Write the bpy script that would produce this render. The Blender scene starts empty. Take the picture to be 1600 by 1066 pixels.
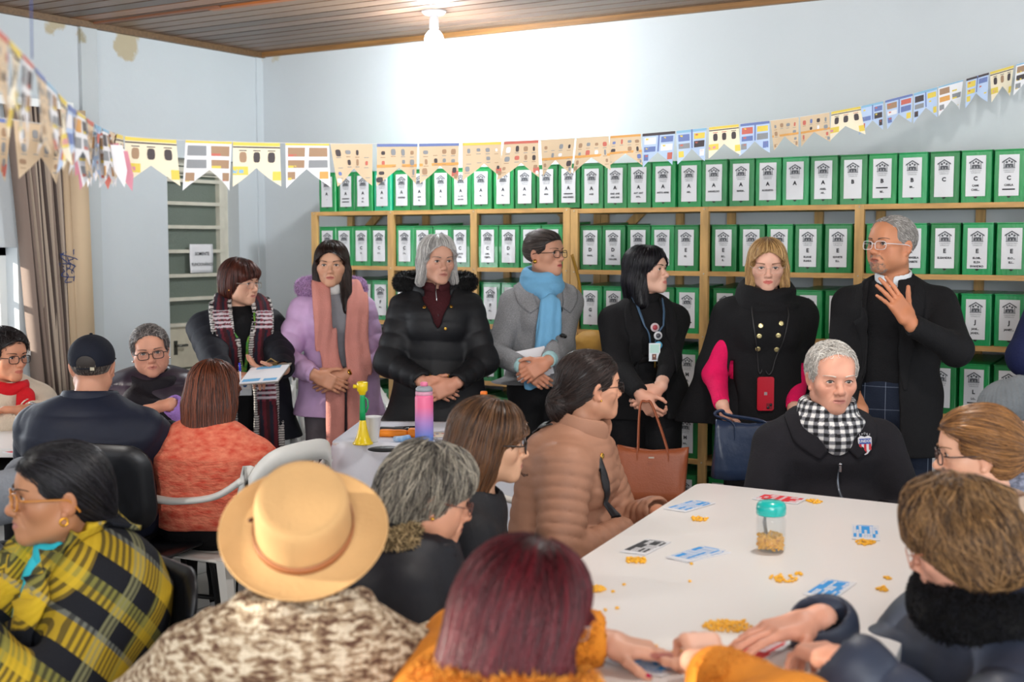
import bpy, math, random
import numpy as np
from mathutils import Vector, Matrix
random.seed(3)
# ---------------------------------------------------------------- camera, light, exposure
F_PX=2000.0; CAM_H=1.55; PITCH=math.radians(4.43); YAW=math.radians(32.15)
CAM=np.array([6.05,-6.47,CAM_H])
scn=bpy.context.scene
cam=bpy.data.cameras.new('camera'); camo=bpy.data.objects.new('camera',cam); scn.collection.objects.link(camo)
cam.sensor_width=36.0; cam.lens=36.0*F_PX/1600.0; cam.clip_start=.05; cam.clip_end=100
camo.location=CAM; camo.rotation_euler=(math.pi/2-PITCH,0,YAW); scn.camera=camo
cam.dof.use_dof=True; cam.dof.focus_distance=5.0; cam.dof.aperture_fstop=3.4
scn.view_settings.view_transform='Standard'; scn.view_settings.look='None'; scn.view_settings.gamma=1.0
scn.view_settings.use_curve_mapping=False; scn.view_settings.exposure=0.14
world=bpy.data.worlds.new('world'); scn.world=world; world.use_nodes=True
bg=world.node_tree.nodes['Background']; bg.inputs[0].default_value=(.93,.965,1.0,1); bg.inputs[1].default_value=1.0
RT=np.array([math.cos(YAW),math.sin(YAW),0.]); FW=np.array([-math.sin(YAW),math.cos(YAW),0.]); UP=np.array([0,0,1.])
def cdir(r,f,z=0.): return RT*r+FW*f+UP*z
def ray(px,py):
    a=(px-800)/F_PX; b=-(py-533)/F_PX
    c,s=math.cos(PITCH),math.sin(PITCH)
    return RT*a+FW*(c+b*s)+UP*(b*c-s)
def at(px,py,depth):
    """the point seen at photo pixel px,py at this horizontal distance in front of the camera"""
    d=ray(px,py); return CAM+d*(depth/np.dot(d,FW))
def atz(px,py,z):
    d=ray(px,py); return CAM+d*((z-CAM_H)/d[2])
def aty(px,py,y):
    d=ray(px,py); return CAM+d*((y-CAM[1])/d[1])
def atx(px,py,x):
    d=ray(px,py); return CAM+d*((x-CAM[0])/d[0])
def facing_yaw(a):
    """a=0 faces the camera, 90 faces picture right, 180 away: yaw that turns local +Y there"""
    a=math.radians(a); v=cdir(math.sin(a),-math.cos(a)); return math.atan2(-v[0],v[1])
def px(w):
    d=np.asarray(w,float)-CAM; r=d@RT;f=d@FW;u=d[2]
    c,s=math.cos(PITCH),math.sin(PITCH); zz=f*c-u*s; yy=u*c+f*s
    return 800+F_PX*r/zz, 533-F_PX*yy/zz
def sun(name,energy,col,direction,angle=1.0):
    l=bpy.data.lights.new(name,'SUN'); l.energy=energy; l.color=col; l.angle=math.radians(angle)
    o=bpy.data.objects.new(name,l); scn.collection.objects.link(o)
    o.rotation_euler=Vector(direction).to_track_quat('-Z','Y').to_euler(); return o
def area(name,loc,target,size,energy,col,sy=None):
    l=bpy.data.lights.new(name,'AREA'); l.energy=energy; l.color=col; l.size=size
    if sy: l.shape='RECTANGLE'; l.size_y=sy
    o=bpy.data.objects.new(name,l); scn.collection.objects.link(o); o.location=loc
    o.rotation_euler=(Vector(target)-Vector(loc)).to_track_quat('-Z','Y').to_euler(); return o
W_STR=1.75; SUN_E=9.0; BULB_E=60.0; ROOM_E=68.0; AREA_E=140.0; WIN_E=30.0
# ---------------------------------------------------------------- objects, tags
COL=bpy.context.scene.collection
def nv(*a): return np.array(a,dtype=np.float64)
def unit(v):
    v=np.asarray(v,dtype=np.float64); return v/(np.linalg.norm(v)+1e-12)
def tag(o,label=None,cat=None,group=None,kind=None):
    if label: o['label']=label
    if cat: o['category']=cat
    if group: o['group']=group
    if kind: o['kind']=kind
    return o
def empty(name,loc=(0,0,0),rz=0.0,label=None,cat=None,group=None):
    o=bpy.data.objects.new(name,None); COL.objects.link(o)
    o.location=loc; o.rotation_euler=(0,0,rz); o.empty_display_size=.05
    return tag(o,label,cat,group)
def link(name,me,parent=None,loc=None,rz=None):
    o=bpy.data.objects.new(name,me); COL.objects.link(o)
    if parent is not None: o.parent=parent
    if loc is not None: o.location=loc
    if rz is not None: o.rotation_euler=(0,0,rz)
    return o
def copy_tree(o,parent=None):
    c=o.copy(); COL.objects.link(c)
    if parent is not None: c.parent=parent
    for ch in [x for x in o.children]: copy_tree(ch,c)
    return c
class MB:
    """collects verts/faces for one mesh; material index per face, optional colour per vertex"""
    def __init__(s): s.v=[];s.f=[];s.m=[];s.c=[];s.n=0;s.sm=[]
    def add(s,v,f,m=0,c=None,smooth=True):
        v=np.asarray(v,dtype=np.float64).reshape(-1,3)
        if not isinstance(f,np.ndarray): f=[np.asarray(q)+s.n for q in f]
        else: f=list(f+s.n)
        s.v.append(v); s.f+=f; s.m+=[m]*len(f); s.sm+=[smooth]*len(f)
        if c is not None:
            c=np.asarray(c,dtype=np.float64)
            if c.ndim==1: c=np.tile(c[:3],(len(v),1))
            s.c.append(c)
        else: s.c.append(np.ones((len(v),3)))
        s.n+=len(v); return s
    def box(s,a,b,m=0,c=None,R=None,o=None):
        a=np.minimum(a,b) if 0 else a
        x0,y0,z0=a;x1,y1,z1=b
        v=np.array([[x0,y0,z0],[x1,y0,z0],[x1,y1,z0],[x0,y1,z0],[x0,y0,z1],[x1,y0,z1],[x1,y1,z1],[x0,y1,z1]],float)
        if R is not None: v=v@np.asarray(R).T
        if o is not None: v=v+np.asarray(o)
        return s.add(v,[(0,3,2,1),(4,5,6,7),(0,1,5,4),(1,2,6,5),(2,3,7,6),(3,0,4,7)],m,c,False)
    def tube(s,pts,r,n=8,m=0,c=None,cap=True,closed=False,flat=None):
        pts=np.asarray(pts,float); k=len(pts); r=np.broadcast_to(np.asarray(r,float),(k,))
        if closed: t=np.roll(pts,-1,0)-np.roll(pts,1,0)
        else: t=np.gradient(pts,axis=0)
        t/=np.linalg.norm(t,axis=1)[:,None]+1e-12
        up=nv(0,0,1) if abs(t[0,2])<.9 else nv(1,0,0)
        N=[];u=unit(np.cross(t[0],up))
        for i in range(k):
            u=unit(u-t[i]*np.dot(u,t[i])); N.append(u)
        N=np.array(N);Bn=np.cross(t,N)
        a=np.arange(n)*2*math.pi/n
        fl=1.0 if flat is None else flat
        V=(pts[:,None]+r[:,None,None]*(np.cos(a)[None,:,None]*N[:,None]+fl*np.sin(a)[None,:,None]*Bn[:,None])).reshape(-1,3)
        F=[]
        for i in range(k if closed else k-1):
            j=(i+1)%k
            for q in range(n):
                q2=(q+1)%n; F.append((i*n+q,i*n+q2,j*n+q2,j*n+q))
        if cap and not closed: F.append(tuple(range(n))[::-1]); F.append(tuple((k-1)*n+q for q in range(n)))
        return s.add(V,F,m,c)
    def lathe(s,prof,n=24,m=0,c=None,o=(0,0,0),ell=1.0):
        prof=np.asarray(prof,float);k=len(prof);a=np.arange(n)*2*math.pi/n
        V=np.stack([prof[:,0][:,None]*np.cos(a),prof[:,0][:,None]*np.sin(a)*ell,np.broadcast_to(prof[:,1][:,None],(k,n))],-1).reshape(-1,3)+np.asarray(o)
        F=[(i*n+q,i*n+(q+1)%n,(i+1)*n+(q+1)%n,(i+1)*n+q) for i in range(k-1) for q in range(n)]
        if prof[0,0]>1e-6: F.append(tuple(range(n))[::-1])
        if prof[-1,0]>1e-6: F.append(tuple((k-1)*n+q for q in range(n)))
        return s.add(V,F,m,c)
    def ball(s,c0,r,m=0,c=None,n=10):
        p=[(math.sin(i*math.pi/n),-math.cos(i*math.pi/n)) for i in range(n+1)]
        r=np.broadcast_to(np.asarray(r,float),(3,))
        k=len(p);q=2*n;a=np.arange(q)*2*math.pi/q
        V=np.array([[[x*math.cos(t)*r[0],x*math.sin(t)*r[1],z*r[2]] for t in a] for x,z in p]).reshape(-1,3)+np.asarray(c0)
        F=[(i*q+j,i*q+(j+1)%q,(i+1)*q+(j+1)%q,(i+1)*q+j) for i in range(k-1) for j in range(q)]
        return s.add(V,F,m,c)
    def poly(s,pts,m=0,c=None): 
        pts=np.asarray(pts,float); return s.add(pts,[tuple(range(len(pts)))],m,c,False)
    def prism(s,pts,h,m=0,c=None):
        """pts: 2d outline (ccw) extruded z 0..h"""
        k=len(pts);V=[(x,y,0) for x,y in pts]+[(x,y,h) for x,y in pts]
        F=[tuple(range(k))[::-1],tuple(range(k,2*k))]+[(i,(i+1)%k,k+(i+1)%k,k+i) for i in range(k)]
        return s.add(V,F,m,c,False)
    def mesh(s,name,mats):
        me=bpy.data.meshes.new(name)
        V=np.concatenate(s.v) if s.v else np.zeros((0,3))
        me.from_pydata(V.tolist(),[],[tuple(int(i) for i in f) for f in s.f])
        return finish(me,mats,s.m,s.sm,np.concatenate(s.c))
    def build(s,name,mats,parent=None,loc=None,rz=None):
        if not isinstance(mats,(list,tuple)): mats=[mats]
        return link(name,s.mesh(name,mats),parent,loc,rz)
def finish(me,mats,mi=None,sm=True,col=None):
    for m in mats: me.materials.append(m)
    n=len(me.polygons)
    if mi is not None: me.polygons.foreach_set('material_index',np.asarray(mi,dtype=np.int32))
    if sm is True: me.polygons.foreach_set('use_smooth',np.ones(n,dtype=bool))
    elif sm is not False: me.polygons.foreach_set('use_smooth',np.asarray(sm,dtype=bool))
    if col is not None:
        a=me.color_attributes.new('Col','BYTE_COLOR','POINT')
        a.data.foreach_set('color',np.clip(np.concatenate([col,np.ones((len(col),1))],1),0,1).astype(np.float32).ravel())
    me.update(); return me
def quads_mesh(name,V,Q,mats,col=None):
    """fast mesh from numpy quads"""
    me=bpy.data.meshes.new(name); nq=len(Q)
    me.vertices.add(len(V)); me.vertices.foreach_set('co',V.astype(np.float32).ravel())
    k=Q.shape[1]
    me.loops.add(nq*k); me.loops.foreach_set('vertex_index',Q.astype(np.int32).ravel())
    me.polygons.add(nq); me.polygons.foreach_set('loop_start',(np.arange(nq)*k).astype(np.int32))
    finish(me,mats,None,True,col); me.validate(); return me
# ---------------------------------------------------------------- materials
def srgb(h):
    if isinstance(h,str):
        h=h.lstrip('#'); c=[int(h[i:i+2],16)/255 for i in (0,2,4)]
    else: c=list(h)
    return tuple(x/12.92 if x<=.04045 else ((x+.055)/1.055)**2.4 for x in c)
def C3(h): return np.array(srgb(h))
_M={}
def mat(name,col='#808080',rough=.6,metal=0.,vc=False,bump=0.,bscale=60.,var=0.,vscale=8.,sheen=0.,emit=0.,trans=0.,alpha=1.,spec=.5,coat=0.,stretch=(1,1,1),sss=0.,ior=1.45,col2=None,wave=None):
    if name in _M: return _M[name]
    m=bpy.data.materials.new(name); m.use_nodes=True; nt=m.node_tree; N=nt.nodes; L=nt.links
    b=N['Principled BSDF']; c=srgb(col)+(1,)
    b.inputs['Base Color'].default_value=c; b.inputs['Roughness'].default_value=rough; b.inputs['Metallic'].default_value=metal
    b.inputs['Specular IOR Level'].default_value=spec
    if sheen: b.inputs['Sheen Weight'].default_value=sheen; b.inputs['Sheen Roughness'].default_value=.5
    if coat: b.inputs['Coat Weight'].default_value=coat
    if trans: b.inputs['Transmission Weight'].default_value=trans; b.inputs['IOR'].default_value=ior
    if alpha<1: b.inputs['Alpha'].default_value=alpha
    if emit: b.inputs['Emission Color'].default_value=c; b.inputs['Emission Strength'].default_value=emit
    if sss: b.inputs['Subsurface Weight'].default_value=sss; b.inputs['Subsurface Radius'].default_value=(.012,.005,.003); b.inputs['Subsurface Scale'].default_value=1.
    src=None
    tc=N.new('ShaderNodeTexCoord'); mp=N.new('ShaderNodeMapping'); mp.inputs['Scale'].default_value=stretch
    L.new(tc.outputs['Object'],mp.inputs[0])
    if vc:
        a=N.new('ShaderNodeVertexColor'); a.layer_name='Col'; src=a.outputs[0]
    if var or col2:
        n=N.new('ShaderNodeTexNoise'); n.inputs['Scale'].default_value=vscale; n.inputs['Detail'].default_value=3; L.new(mp.outputs[0],n.inputs[0])
        r=N.new('ShaderNodeMapRange'); r.inputs[1].default_value=.3; r.inputs[2].default_value=.7
        L.new(n.outputs[0],r.inputs[0])
        x=N.new('ShaderNodeMix'); x.data_type='RGBA'
        L.new(r.outputs[0],x.inputs[0])
        if col2:
            x.inputs[6].default_value=c; x.inputs[7].default_value=srgb(col2)+(1,)
        elif src is None:
            x.inputs[6].default_value=tuple(k*(1-var) for k in c[:3])+(1,); x.inputs[7].default_value=tuple(min(1,k*(1+var)) for k in c[:3])+(1,)
        else:
            r.inputs[3].default_value=1-var; r.inputs[4].default_value=1+var
            v=N.new('ShaderNodeVectorMath'); v.operation='SCALE'; L.new(src,v.inputs[0]); L.new(r.outputs[0],v.inputs['Scale'])
            N.remove(x); x=None; src=v.outputs[0]
        if x is not None: src=x.outputs[2]
    if src is not None: L.new(src,b.inputs['Base Color'])
    if bump:
        n=N.new('ShaderNodeTexNoise'); n.inputs['Scale'].default_value=bscale; n.inputs['Detail'].default_value=4; L.new(mp.outputs[0],n.inputs[0])
        bp=N.new('ShaderNodeBump'); bp.inputs['Strength'].default_value=bump; bp.inputs['Distance'].default_value=.01
        L.new(n.outputs[0],bp.inputs['Height']); L.new(bp.outputs[0],b.inputs['Normal'])
    _M[name]=m; return m
# ---------------------------------------------------------------- signed-distance modelling
class Prim:
    op=1; k=.01; q=None
    def bound(s): return s.c,s.r
class Cone(Prim):
    def __init__(s,a,b,ra,rb,k=.02,op=1,w=None,wf=1.,q=None):
        s.a=np.asarray(a,float);s.b=np.asarray(b,float);s.ra=ra;s.rb=rb;s.k=k;s.op=op;s.w=None if w is None else unit(w);s.wf=wf;s.q=q
        s.c=(s.a+s.b)/2; s.r=np.linalg.norm(s.b-s.a)/2+max(ra,rb)*max(1,wf)+.01
        s.L=np.linalg.norm(s.b-s.a)
    def ev(s,P):
        p=P-s.a; ba=s.b-s.a
        if s.w is not None:
            f=(1/s.wf-1); p=p+(p@s.w)[:,None]*(f*s.w); ba=ba+np.dot(ba,s.w)*f*s.w
        L2=np.dot(ba,ba)+1e-12
        t=np.clip((p@ba)/L2,0,1)
        d=p-t[:,None]*ba
        D=np.sqrt(np.einsum('ij,ij->i',d,d))-(s.ra+(s.rb-s.ra)*t)
        if s.q:
            sp,am=s.q[:2]; ph=s.q[2] if len(s.q)>2 else 0
            u=(p@ba)/math.sqrt(L2)
            D=D-am*(np.abs(np.sin(math.pi*(u/sp+ph)))**.55-.5)
        return D
class Ell(Prim):
    def __init__(s,c,r,k=.02,op=1,R=None,q=None):
        s.c=np.asarray(c,float); s.rr=np.broadcast_to(np.asarray(r,float),(3,)).copy(); s.k=k;s.op=op;s.R=None if R is None else np.asarray(R,float);s.r=s.rr.max()+.01;s.q=q
    def ev(s,P):
        p=P-s.c
        if s.R is not None: p=p@s.R
        k0=np.linalg.norm(p/s.rr,axis=1); k1=np.linalg.norm(p/(s.rr*s.rr),axis=1)+1e-9
        D=k0*(k0-1)/k1
        D=np.maximum(D,-s.rr.min())
        return D
class RBox(Prim):
    def __init__(s,c,h,rad,k=.01,op=1,R=None):
        s.c=np.asarray(c,float);s.h=np.asarray(h,float);s.rad=rad;s.k=k;s.op=op;s.R=None if R is None else np.asarray(R,float);s.r=np.linalg.norm(s.h)+.01
    def ev(s,P):
        p=P-s.c
        if s.R is not None: p=p@s.R
        q=np.abs(p)-(s.h-s.rad)
        return np.linalg.norm(np.maximum(q,0),axis=1)+np.minimum(q.max(1),0)-s.rad
class Tor(Prim):
    """elliptic ring: radii (rx,ry) in the local xy plane, tube radius tr (flattened by tz)"""
    def __init__(s,c,rx,ry,tr,k=.01,op=1,R=None,tz=1.,q=None):
        s.c=np.asarray(c,float);s.rx=rx;s.ry=ry;s.tr=tr;s.tz=tz;s.k=k;s.op=op;s.R=None if R is None else np.asarray(R,float);s.r=max(rx,ry)+tr*max(1,tz)+.01;s.q=q
    def ev(s,P):
        p=P-s.c
        if s.R is not None: p=p@s.R
        a=np.arctan2(p[:,1]/s.ry,p[:,0]/s.rx)
        dx=p[:,0]-s.rx*np.cos(a);dy=p[:,1]-s.ry*np.sin(a)
        D=np.sqrt(dx*dx+dy*dy+(p[:,2]/s.tz)**2)-s.tr
        if s.q: D=D-s.q[1]*np.sin(a*s.q[0]+p[:,2]*s.q[2])
        return D
class Fn(Prim):
    def __init__(s,c,r,fn,k=.005,op=1): s.c=np.asarray(c,float);s.r=r;s.fn=fn;s.k=k;s.op=op
    def ev(s,P): return s.fn(P)
class Half(Prim):
    """half-space dot(p-c,n)>0 (used with op=-1 to cut that side away)"""
    def __init__(s,c,n,k=.004,op=-1): s.c=np.asarray(c,float);s.n=unit(n);s.k=k;s.op=op;s.r=1e9
    def ev(s,P): return -((P-s.c)@s.n)
def smin(a,b,k):
    if k<=0: return np.minimum(a,b)
    h=np.clip(.5+.5*(b-a)/k,0,1); return b+(a-b)*h-k*h*(1-h)
class Model:
    def __init__(s,prims,disp=None,amp=0.): s.p=list(prims);s.disp=disp;s.amp=amp
    def ev(s,P,sel=None):
        d=np.full(len(P),1.0)
        for q in (s.p if sel is None else sel):
            e=q.ev(P)
            d=smin(d,e,q.k) if q.op>0 else -smin(-d,e,q.k)
        if s.disp is not None: d=d-s.disp(P)
        return d
    def grad(s,P,e=.002):
        g=np.empty_like(P)
        for i in range(3):
            o=np.zeros(3);o[i]=e
            g[:,i]=s.ev(P+o)-s.ev(P-o)
        return g/(np.linalg.norm(g,axis=1)[:,None]+1e-9)
    def project(s,P,off=0.,it=3):
        for _ in range(it):
            d=s.ev(P)-off; P=P-s.grad(P)*d[:,None]
        return P
    def bounds(s):
        lo=np.full(3,1e9);hi=-lo
        for q in s.p:
            if q.op>0: lo=np.minimum(lo,q.c-q.r);hi=np.maximum(hi,q.c+q.r)
        return lo-.02,hi+.02
    def polygonise(s,h):
        lo,hi=s.bounds(); B=8; S=B*4*h
        lo=lo-h*3
        n=np.ceil((hi-lo)/S).astype(int)
        gi=np.stack(np.meshgrid(*[np.arange(k) for k in n],indexing='ij'),-1).reshape(-1,3)
        ctr=lo+(gi+.5)*S; R=S*.87
        adds=[q for q in s.p]
        dist=np.stack([np.linalg.norm(ctr-q.c,axis=1)-q.r-q.k for q in s.p],1)
        vox=np.stack(np.meshgrid(*[np.arange(B+1)]*3,indexing='ij'),-1).reshape(-1,3)
        sub=np.stack(np.meshgrid(*[np.arange(4)]*3,indexing='ij'),-1).reshape(-1,3)
        isadd=np.array([q.op>0 for q in s.p])
        allids=[];allv=[];edges=[]
        N=(n*B*4+4).astype(np.int64)
        def job(bi):
            m=dist[bi]<R*1.15+.02+s.amp
            if not (m&isadd).any(): return None
            sel=[q for q,t in zip(s.p,m) if t]
            c0=gi[bi]*32+sub*8            # voxel origin of the 64 blocks
            cc=lo+(c0+4)*h
            dd=s.ev(cc,sel); rb=8*h*.87
            keep=np.abs(dd)<rb*1.5+.004+s.amp
            c0=c0[keep]
            if not len(c0): return None
            P=(lo+(c0[:,None]+vox[None])*h).reshape(-1,3)
            d=s.ev(P,sel).reshape(-1,9,9,9)
            sg=d<0
            any_=sg.any((1,2,3))&~sg.all((1,2,3))
            if not any_.any(): return None
            d=d[any_];sg=sg[any_];c0=c0[any_];nb=len(c0)
            cnt=np.zeros((nb,8,8,8),np.int8);acc=np.zeros((nb,8,8,8,3),np.float32);w=np.zeros((nb,8,8,8),np.float32)
            offs=[(0,0),(0,1),(1,0),(1,1)]
            for ax in range(3):
                oth=[a for a in range(3) if a!=ax]
                for o1,o2 in offs:
                    sl0=[slice(None)]+[None]*3;sl1=[slice(None)]+[None]*3
                    sl0[1+ax]=slice(0,8);sl1[1+ax]=slice(1,9)
                    sl0[1+oth[0]]=sl1[1+oth[0]]=slice(o1,o1+8);sl0[1+oth[1]]=sl1[1+oth[1]]=slice(o2,o2+8)
                    a=d[tuple(sl0)];b=d[tuple(sl1)];x=(sg[tuple(sl0)]!=sg[tuple(sl1)])
                    t=np.where(x,a/(a-b+1e-20),0)
                    w+=x
                    acc[...,ax]+=np.where(x,t,0);acc[...,oth[0]]+=x*o1;acc[...,oth[1]]+=x*o2
            act=w>0
            bi_,i,j,k=np.nonzero(act)
            g=c0[bi_]+np.stack([i,j,k],1)
            v=lo+(g+acc[act]/w[act][:,None])*h
            ids=(g[:,0]*N[1]+g[:,1])*N[2]+g[:,2]
            E=[]
            for ax in range(3):
                sl1=[slice(None)]+[slice(0,8)]*3; sl1[1+ax]=slice(1,9)
                s0=sg[:,:8,:8,:8];s1=sg[tuple(sl1)]
                x=s0!=s1
                b2,i,j,k=np.nonzero(x); g=c0[b2]+np.stack([i,j,k],1)
                E.append((ax,g,s0[x]))
            return ids,v,E
        from concurrent.futures import ThreadPoolExecutor
        cand=[i for i in range(len(gi)) if (dist[i][isadd]<R*1.15+.02+s.amp).any()]
        with ThreadPoolExecutor(4) as ex: res=[r for r in ex.map(job,cand) if r is not None]
        if not res: return np.zeros((0,3)),np.zeros((0,4),int)
        ids=np.concatenate([r[0] for r in res]);V=np.concatenate([r[1] for r in res])
        o=np.argsort(ids);ids=ids[o];V=V[o];Q=[]
        for ax in range(3):
            g=np.concatenate([r[2][ax][1] for r in res]);s0=np.concatenate([r[2][ax][2] for r in res])
            o1,o2=[a for a in range(3) if a!=ax]
            quad=[]
            for d1,d2 in ((0,0),(1,0),(1,1),(0,1)):
                gg=g.copy();gg[:,o1]-=d1;gg[:,o2]-=d2
                I=(gg[:,0]*N[1]+gg[:,1])*N[2]+gg[:,2]
                j=np.searchsorted(ids,I);j[j>=len(ids)]=0
                quad.append(np.where(ids[j]==I,j,-1))
            q=np.stack(quad,1);ok=(q>=0).all(1);q=q[ok];f=s0[ok]
            if ax==1: f=~f
            q[~f]=q[~f][:,::-1]
            Q.append(q)
        return V,np.concatenate(Q)
def cluster(V,Q,mask,cell):
    """collapse the masked (hidden) vertices onto a coarser lattice, keeping the surface continuous"""
    key=np.floor(V/cell).astype(np.int64)
    K=(key[:,0]*100003+key[:,1])*100003+key[:,2]
    K=np.where(mask,K,np.arange(len(V))+(1<<60))
    u,inv,cnt=np.unique(K,return_inverse=True,return_counts=True)
    nvv=np.zeros((len(u),3))
    for a in range(3): nvv[:,a]=np.bincount(inv,V[:,a],len(u))/cnt
    q=inv[Q]
    s=np.sort(q,1); uniq=1+(np.diff(s,axis=1)!=0).sum(1)
    quads=q[uniq==4]; tr=q[uniq==3]
    T=[]
    if len(tr):
        # drop the repeated neighbour
        t=tr.copy(); out=np.zeros((len(t),3),dtype=np.int64)
        dup=np.stack([t[:,i]==t[:,(i+1)%4] for i in range(4)],1)
        ok=dup.any(1); t=t[ok];dup=dup[ok];i0=dup.argmax(1)
        out=np.stack([t[np.arange(len(t)),(i0+1+j)%4] for j in range(3)],1)
        T=out
    return nvv,quads,T
def mixed_mesh(name,V,Q,T,mats,col=None):
    me=bpy.data.meshes.new(name)
    T=np.asarray(T,dtype=np.int64).reshape(-1,3)
    me.vertices.add(len(V)); me.vertices.foreach_set('co',V.astype(np.float32).ravel())
    li=np.concatenate([Q.ravel(),T.ravel()]).astype(np.int32)
    me.loops.add(len(li)); me.loops.foreach_set('vertex_index',li)
    st=np.concatenate([np.arange(len(Q))*4,len(Q)*4+np.arange(len(T))*3]).astype(np.int32)
    me.polygons.add(len(st)); me.polygons.foreach_set('loop_start',st)
    finish(me,mats,None,True,col); me.validate(); return me
_rs=np.random.RandomState(5)
def waves(seed,f,n=5,dirs=None):
    """cheap smooth noise: a sum of warped sines, about -1..1"""
    r=np.random.RandomState(seed); D=r.normal(size=(n,3)); D/=np.linalg.norm(D,axis=1)[:,None]
    if dirs is not None: D=D*np.asarray(dirs); 
    F=f*(.6+.9*r.rand(n)); ph=r.rand(n)*6.3; D2=r.normal(size=(n,3))
    def fn(P):
        o=0
        for i in range(n): o=o+np.sin(P@(D[i]*F[i])+ph[i]+1.2*np.sin(P@(D2[i]*F[i]*.35)+ph[i]*2))
        return o/math.sqrt(n)/1.3
    return fn
def rotz(a): c,s=math.cos(a),math.sin(a); return np.array([[c,-s,0],[s,c,0],[0,0,1.]])
def rotx(a): c,s=math.cos(a),math.sin(a); return np.array([[1.,0,0],[0,c,-s],[0,s,c]])
def roty(a): c,s=math.cos(a),math.sin(a); return np.array([[c,0,s],[0,1.,0],[-s,0,c]])
def frame(y,z):
    """rotation whose local +Y is y and local +Z is close to z"""
    y=unit(y); x=unit(np.cross(y,z)); z=np.cross(x,y); return np.stack([x,y,z],1)
def catmull(P,n=6):
    P=np.asarray(P,float);k=len(P);out=[]
    for i in range(k-1):
        p0=P[max(i-1,0)];p1=P[i];p2=P[i+1];p3=P[min(i+2,k-1)]
        for t in np.arange(n)/n:
            out.append(.5*((2*p1)+(-p0+p2)*t+(2*p0-5*p1+4*p2-p3)*t*t+(-p0+3*p1-3*p2+p3)*t**3))
    out.append(P[-1]); return np.array(out)
# ---------------------------------------------------------------- people
class XF:
    def __init__(s,o,R,k=1.): s.o=np.asarray(o,float);s.R=np.asarray(R,float);s.k=k
    def p(s,x,y,z): return s.o+s.R@(nv(x,y,z)*s.k)
    def v(s,x,y,z): return s.R@nv(x,y,z)
def head_prims(X,male=False,fat=1.,old=0.,mouth=0.,nose=1.,jaw=1.):
    k=X.k;p=X.p;R=X.R;P=[]
    def C(a,b,ra,rb,kk,op=1,**w): P.append(Cone(p(*a),p(*b),ra*k,rb*k,kk*k,op,**w))
    def E(c,r,kk,op=1,RR=None): P.append(Ell(p(*c),nv(*r)*k,kk*k,op,R if RR is None else R@RR))
    E((0,-.016,.030),(.0755,.093,.083),.02)
    E((0,.022,-.030),(.0605*min(fat,1.1),.064,.078),.03)
    j=.05*jaw*fat
    for s in (-1,1):
        C((s*j,-.006,-.058),(s*.012,.066,-.094),.020,.017,.03)
        E((s*.046,.050,-.022),(.022*fat,.024,.024),.03)
        if fat>1.05: E((s*.042,.042,-.058),(.024,.026,.026),.03)
    E((0,.076,-.094),(.020,.014,.015),.02)
    C((-.030,.076,.020),(.030,.076,.020),.013,.013,.022)
    E((0,.046,.048),(.054,.040,.046),.04)
    for s in (-1,1): E((s*.033,.096,-.001),(.0185,.014,.0125),.012,-1)
    C((0,.080,.004),(0,.103*1,-.030),.0085,.0105*nose,.010)
    E((0,.105,-.034),(.0115*nose,.0115,.010),.010)
    for s in (-1,1): E((s*.0125*nose,.095,-.037),(.0085,.010,.0075),.007)
    for s in (-1,1): E((s*.0068,.103,-.0445),(.0034,.0050,.0035),.003,-1)
    for s in (-1,1):
        E((s*.032,.0735,-.001),(.0172,.0150,.0145),.006)
        # lid opening
        o=p(s*.032,.0735,-.001)
        def slit(Pt,o=o,R=R,k=k,s=s):
            q=(Pt-o)@R/k
            h=.0052*(1-old*.2)*np.clip(1-(q[:,0]/.0140)**2,0,1)
            return np.maximum(np.maximum(np.abs(q[:,2]-.0004)-h, .004-q[:,1]),np.abs(q[:,0])-.014)*k
        P.append(Fn(o,.02*k,slit,.0012*k,-1))
    # mouth
    E((0,.074,-.064),(.028,.024,.022),.02)
    C((-.019,.0865,-.0625),(0,.0945,-.0600),.0040,.0055,.005);C((.019,.0865,-.0625),(0,.0945,-.0600),.0040,.0055,.005)
    C((-.017,.0865,-.0695-mouth),(0,.0925,-.0715-mouth),.0042,.0065,.006);C((.017,.0865,-.0695-mouth),(0,.0925,-.0715-mouth),.0042,.0065,.006)
    E((0,.100,-.0655-mouth*.5),(.023,.014,.0011+mouth*.55),.002,-1)
    if old>0:
        for s in (-1,1): C((s*.019,.094,-.038),(s*.033,.080,-.066),.0022,.0018,.005,-1); C((s*.020,.092,-.014),(s*.040,.078,-.020),.002,.0014,.004,-1)
    # ears
    for s in (-1,1):
        rr=roty(s*.25)@rotx(-.15)
        E((s*.0765,-.010,-.010),(.0085,.0185,.031),.008,1,rr@rotz(s*.35))
        E((s*.0865,-.005,-.008),(.0065,.0105,.019),.005,-1,rr@rotz(s*.35))
        E((s*.0760,-.001,-.036),(.006,.008,.009),.006)
    return P
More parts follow.
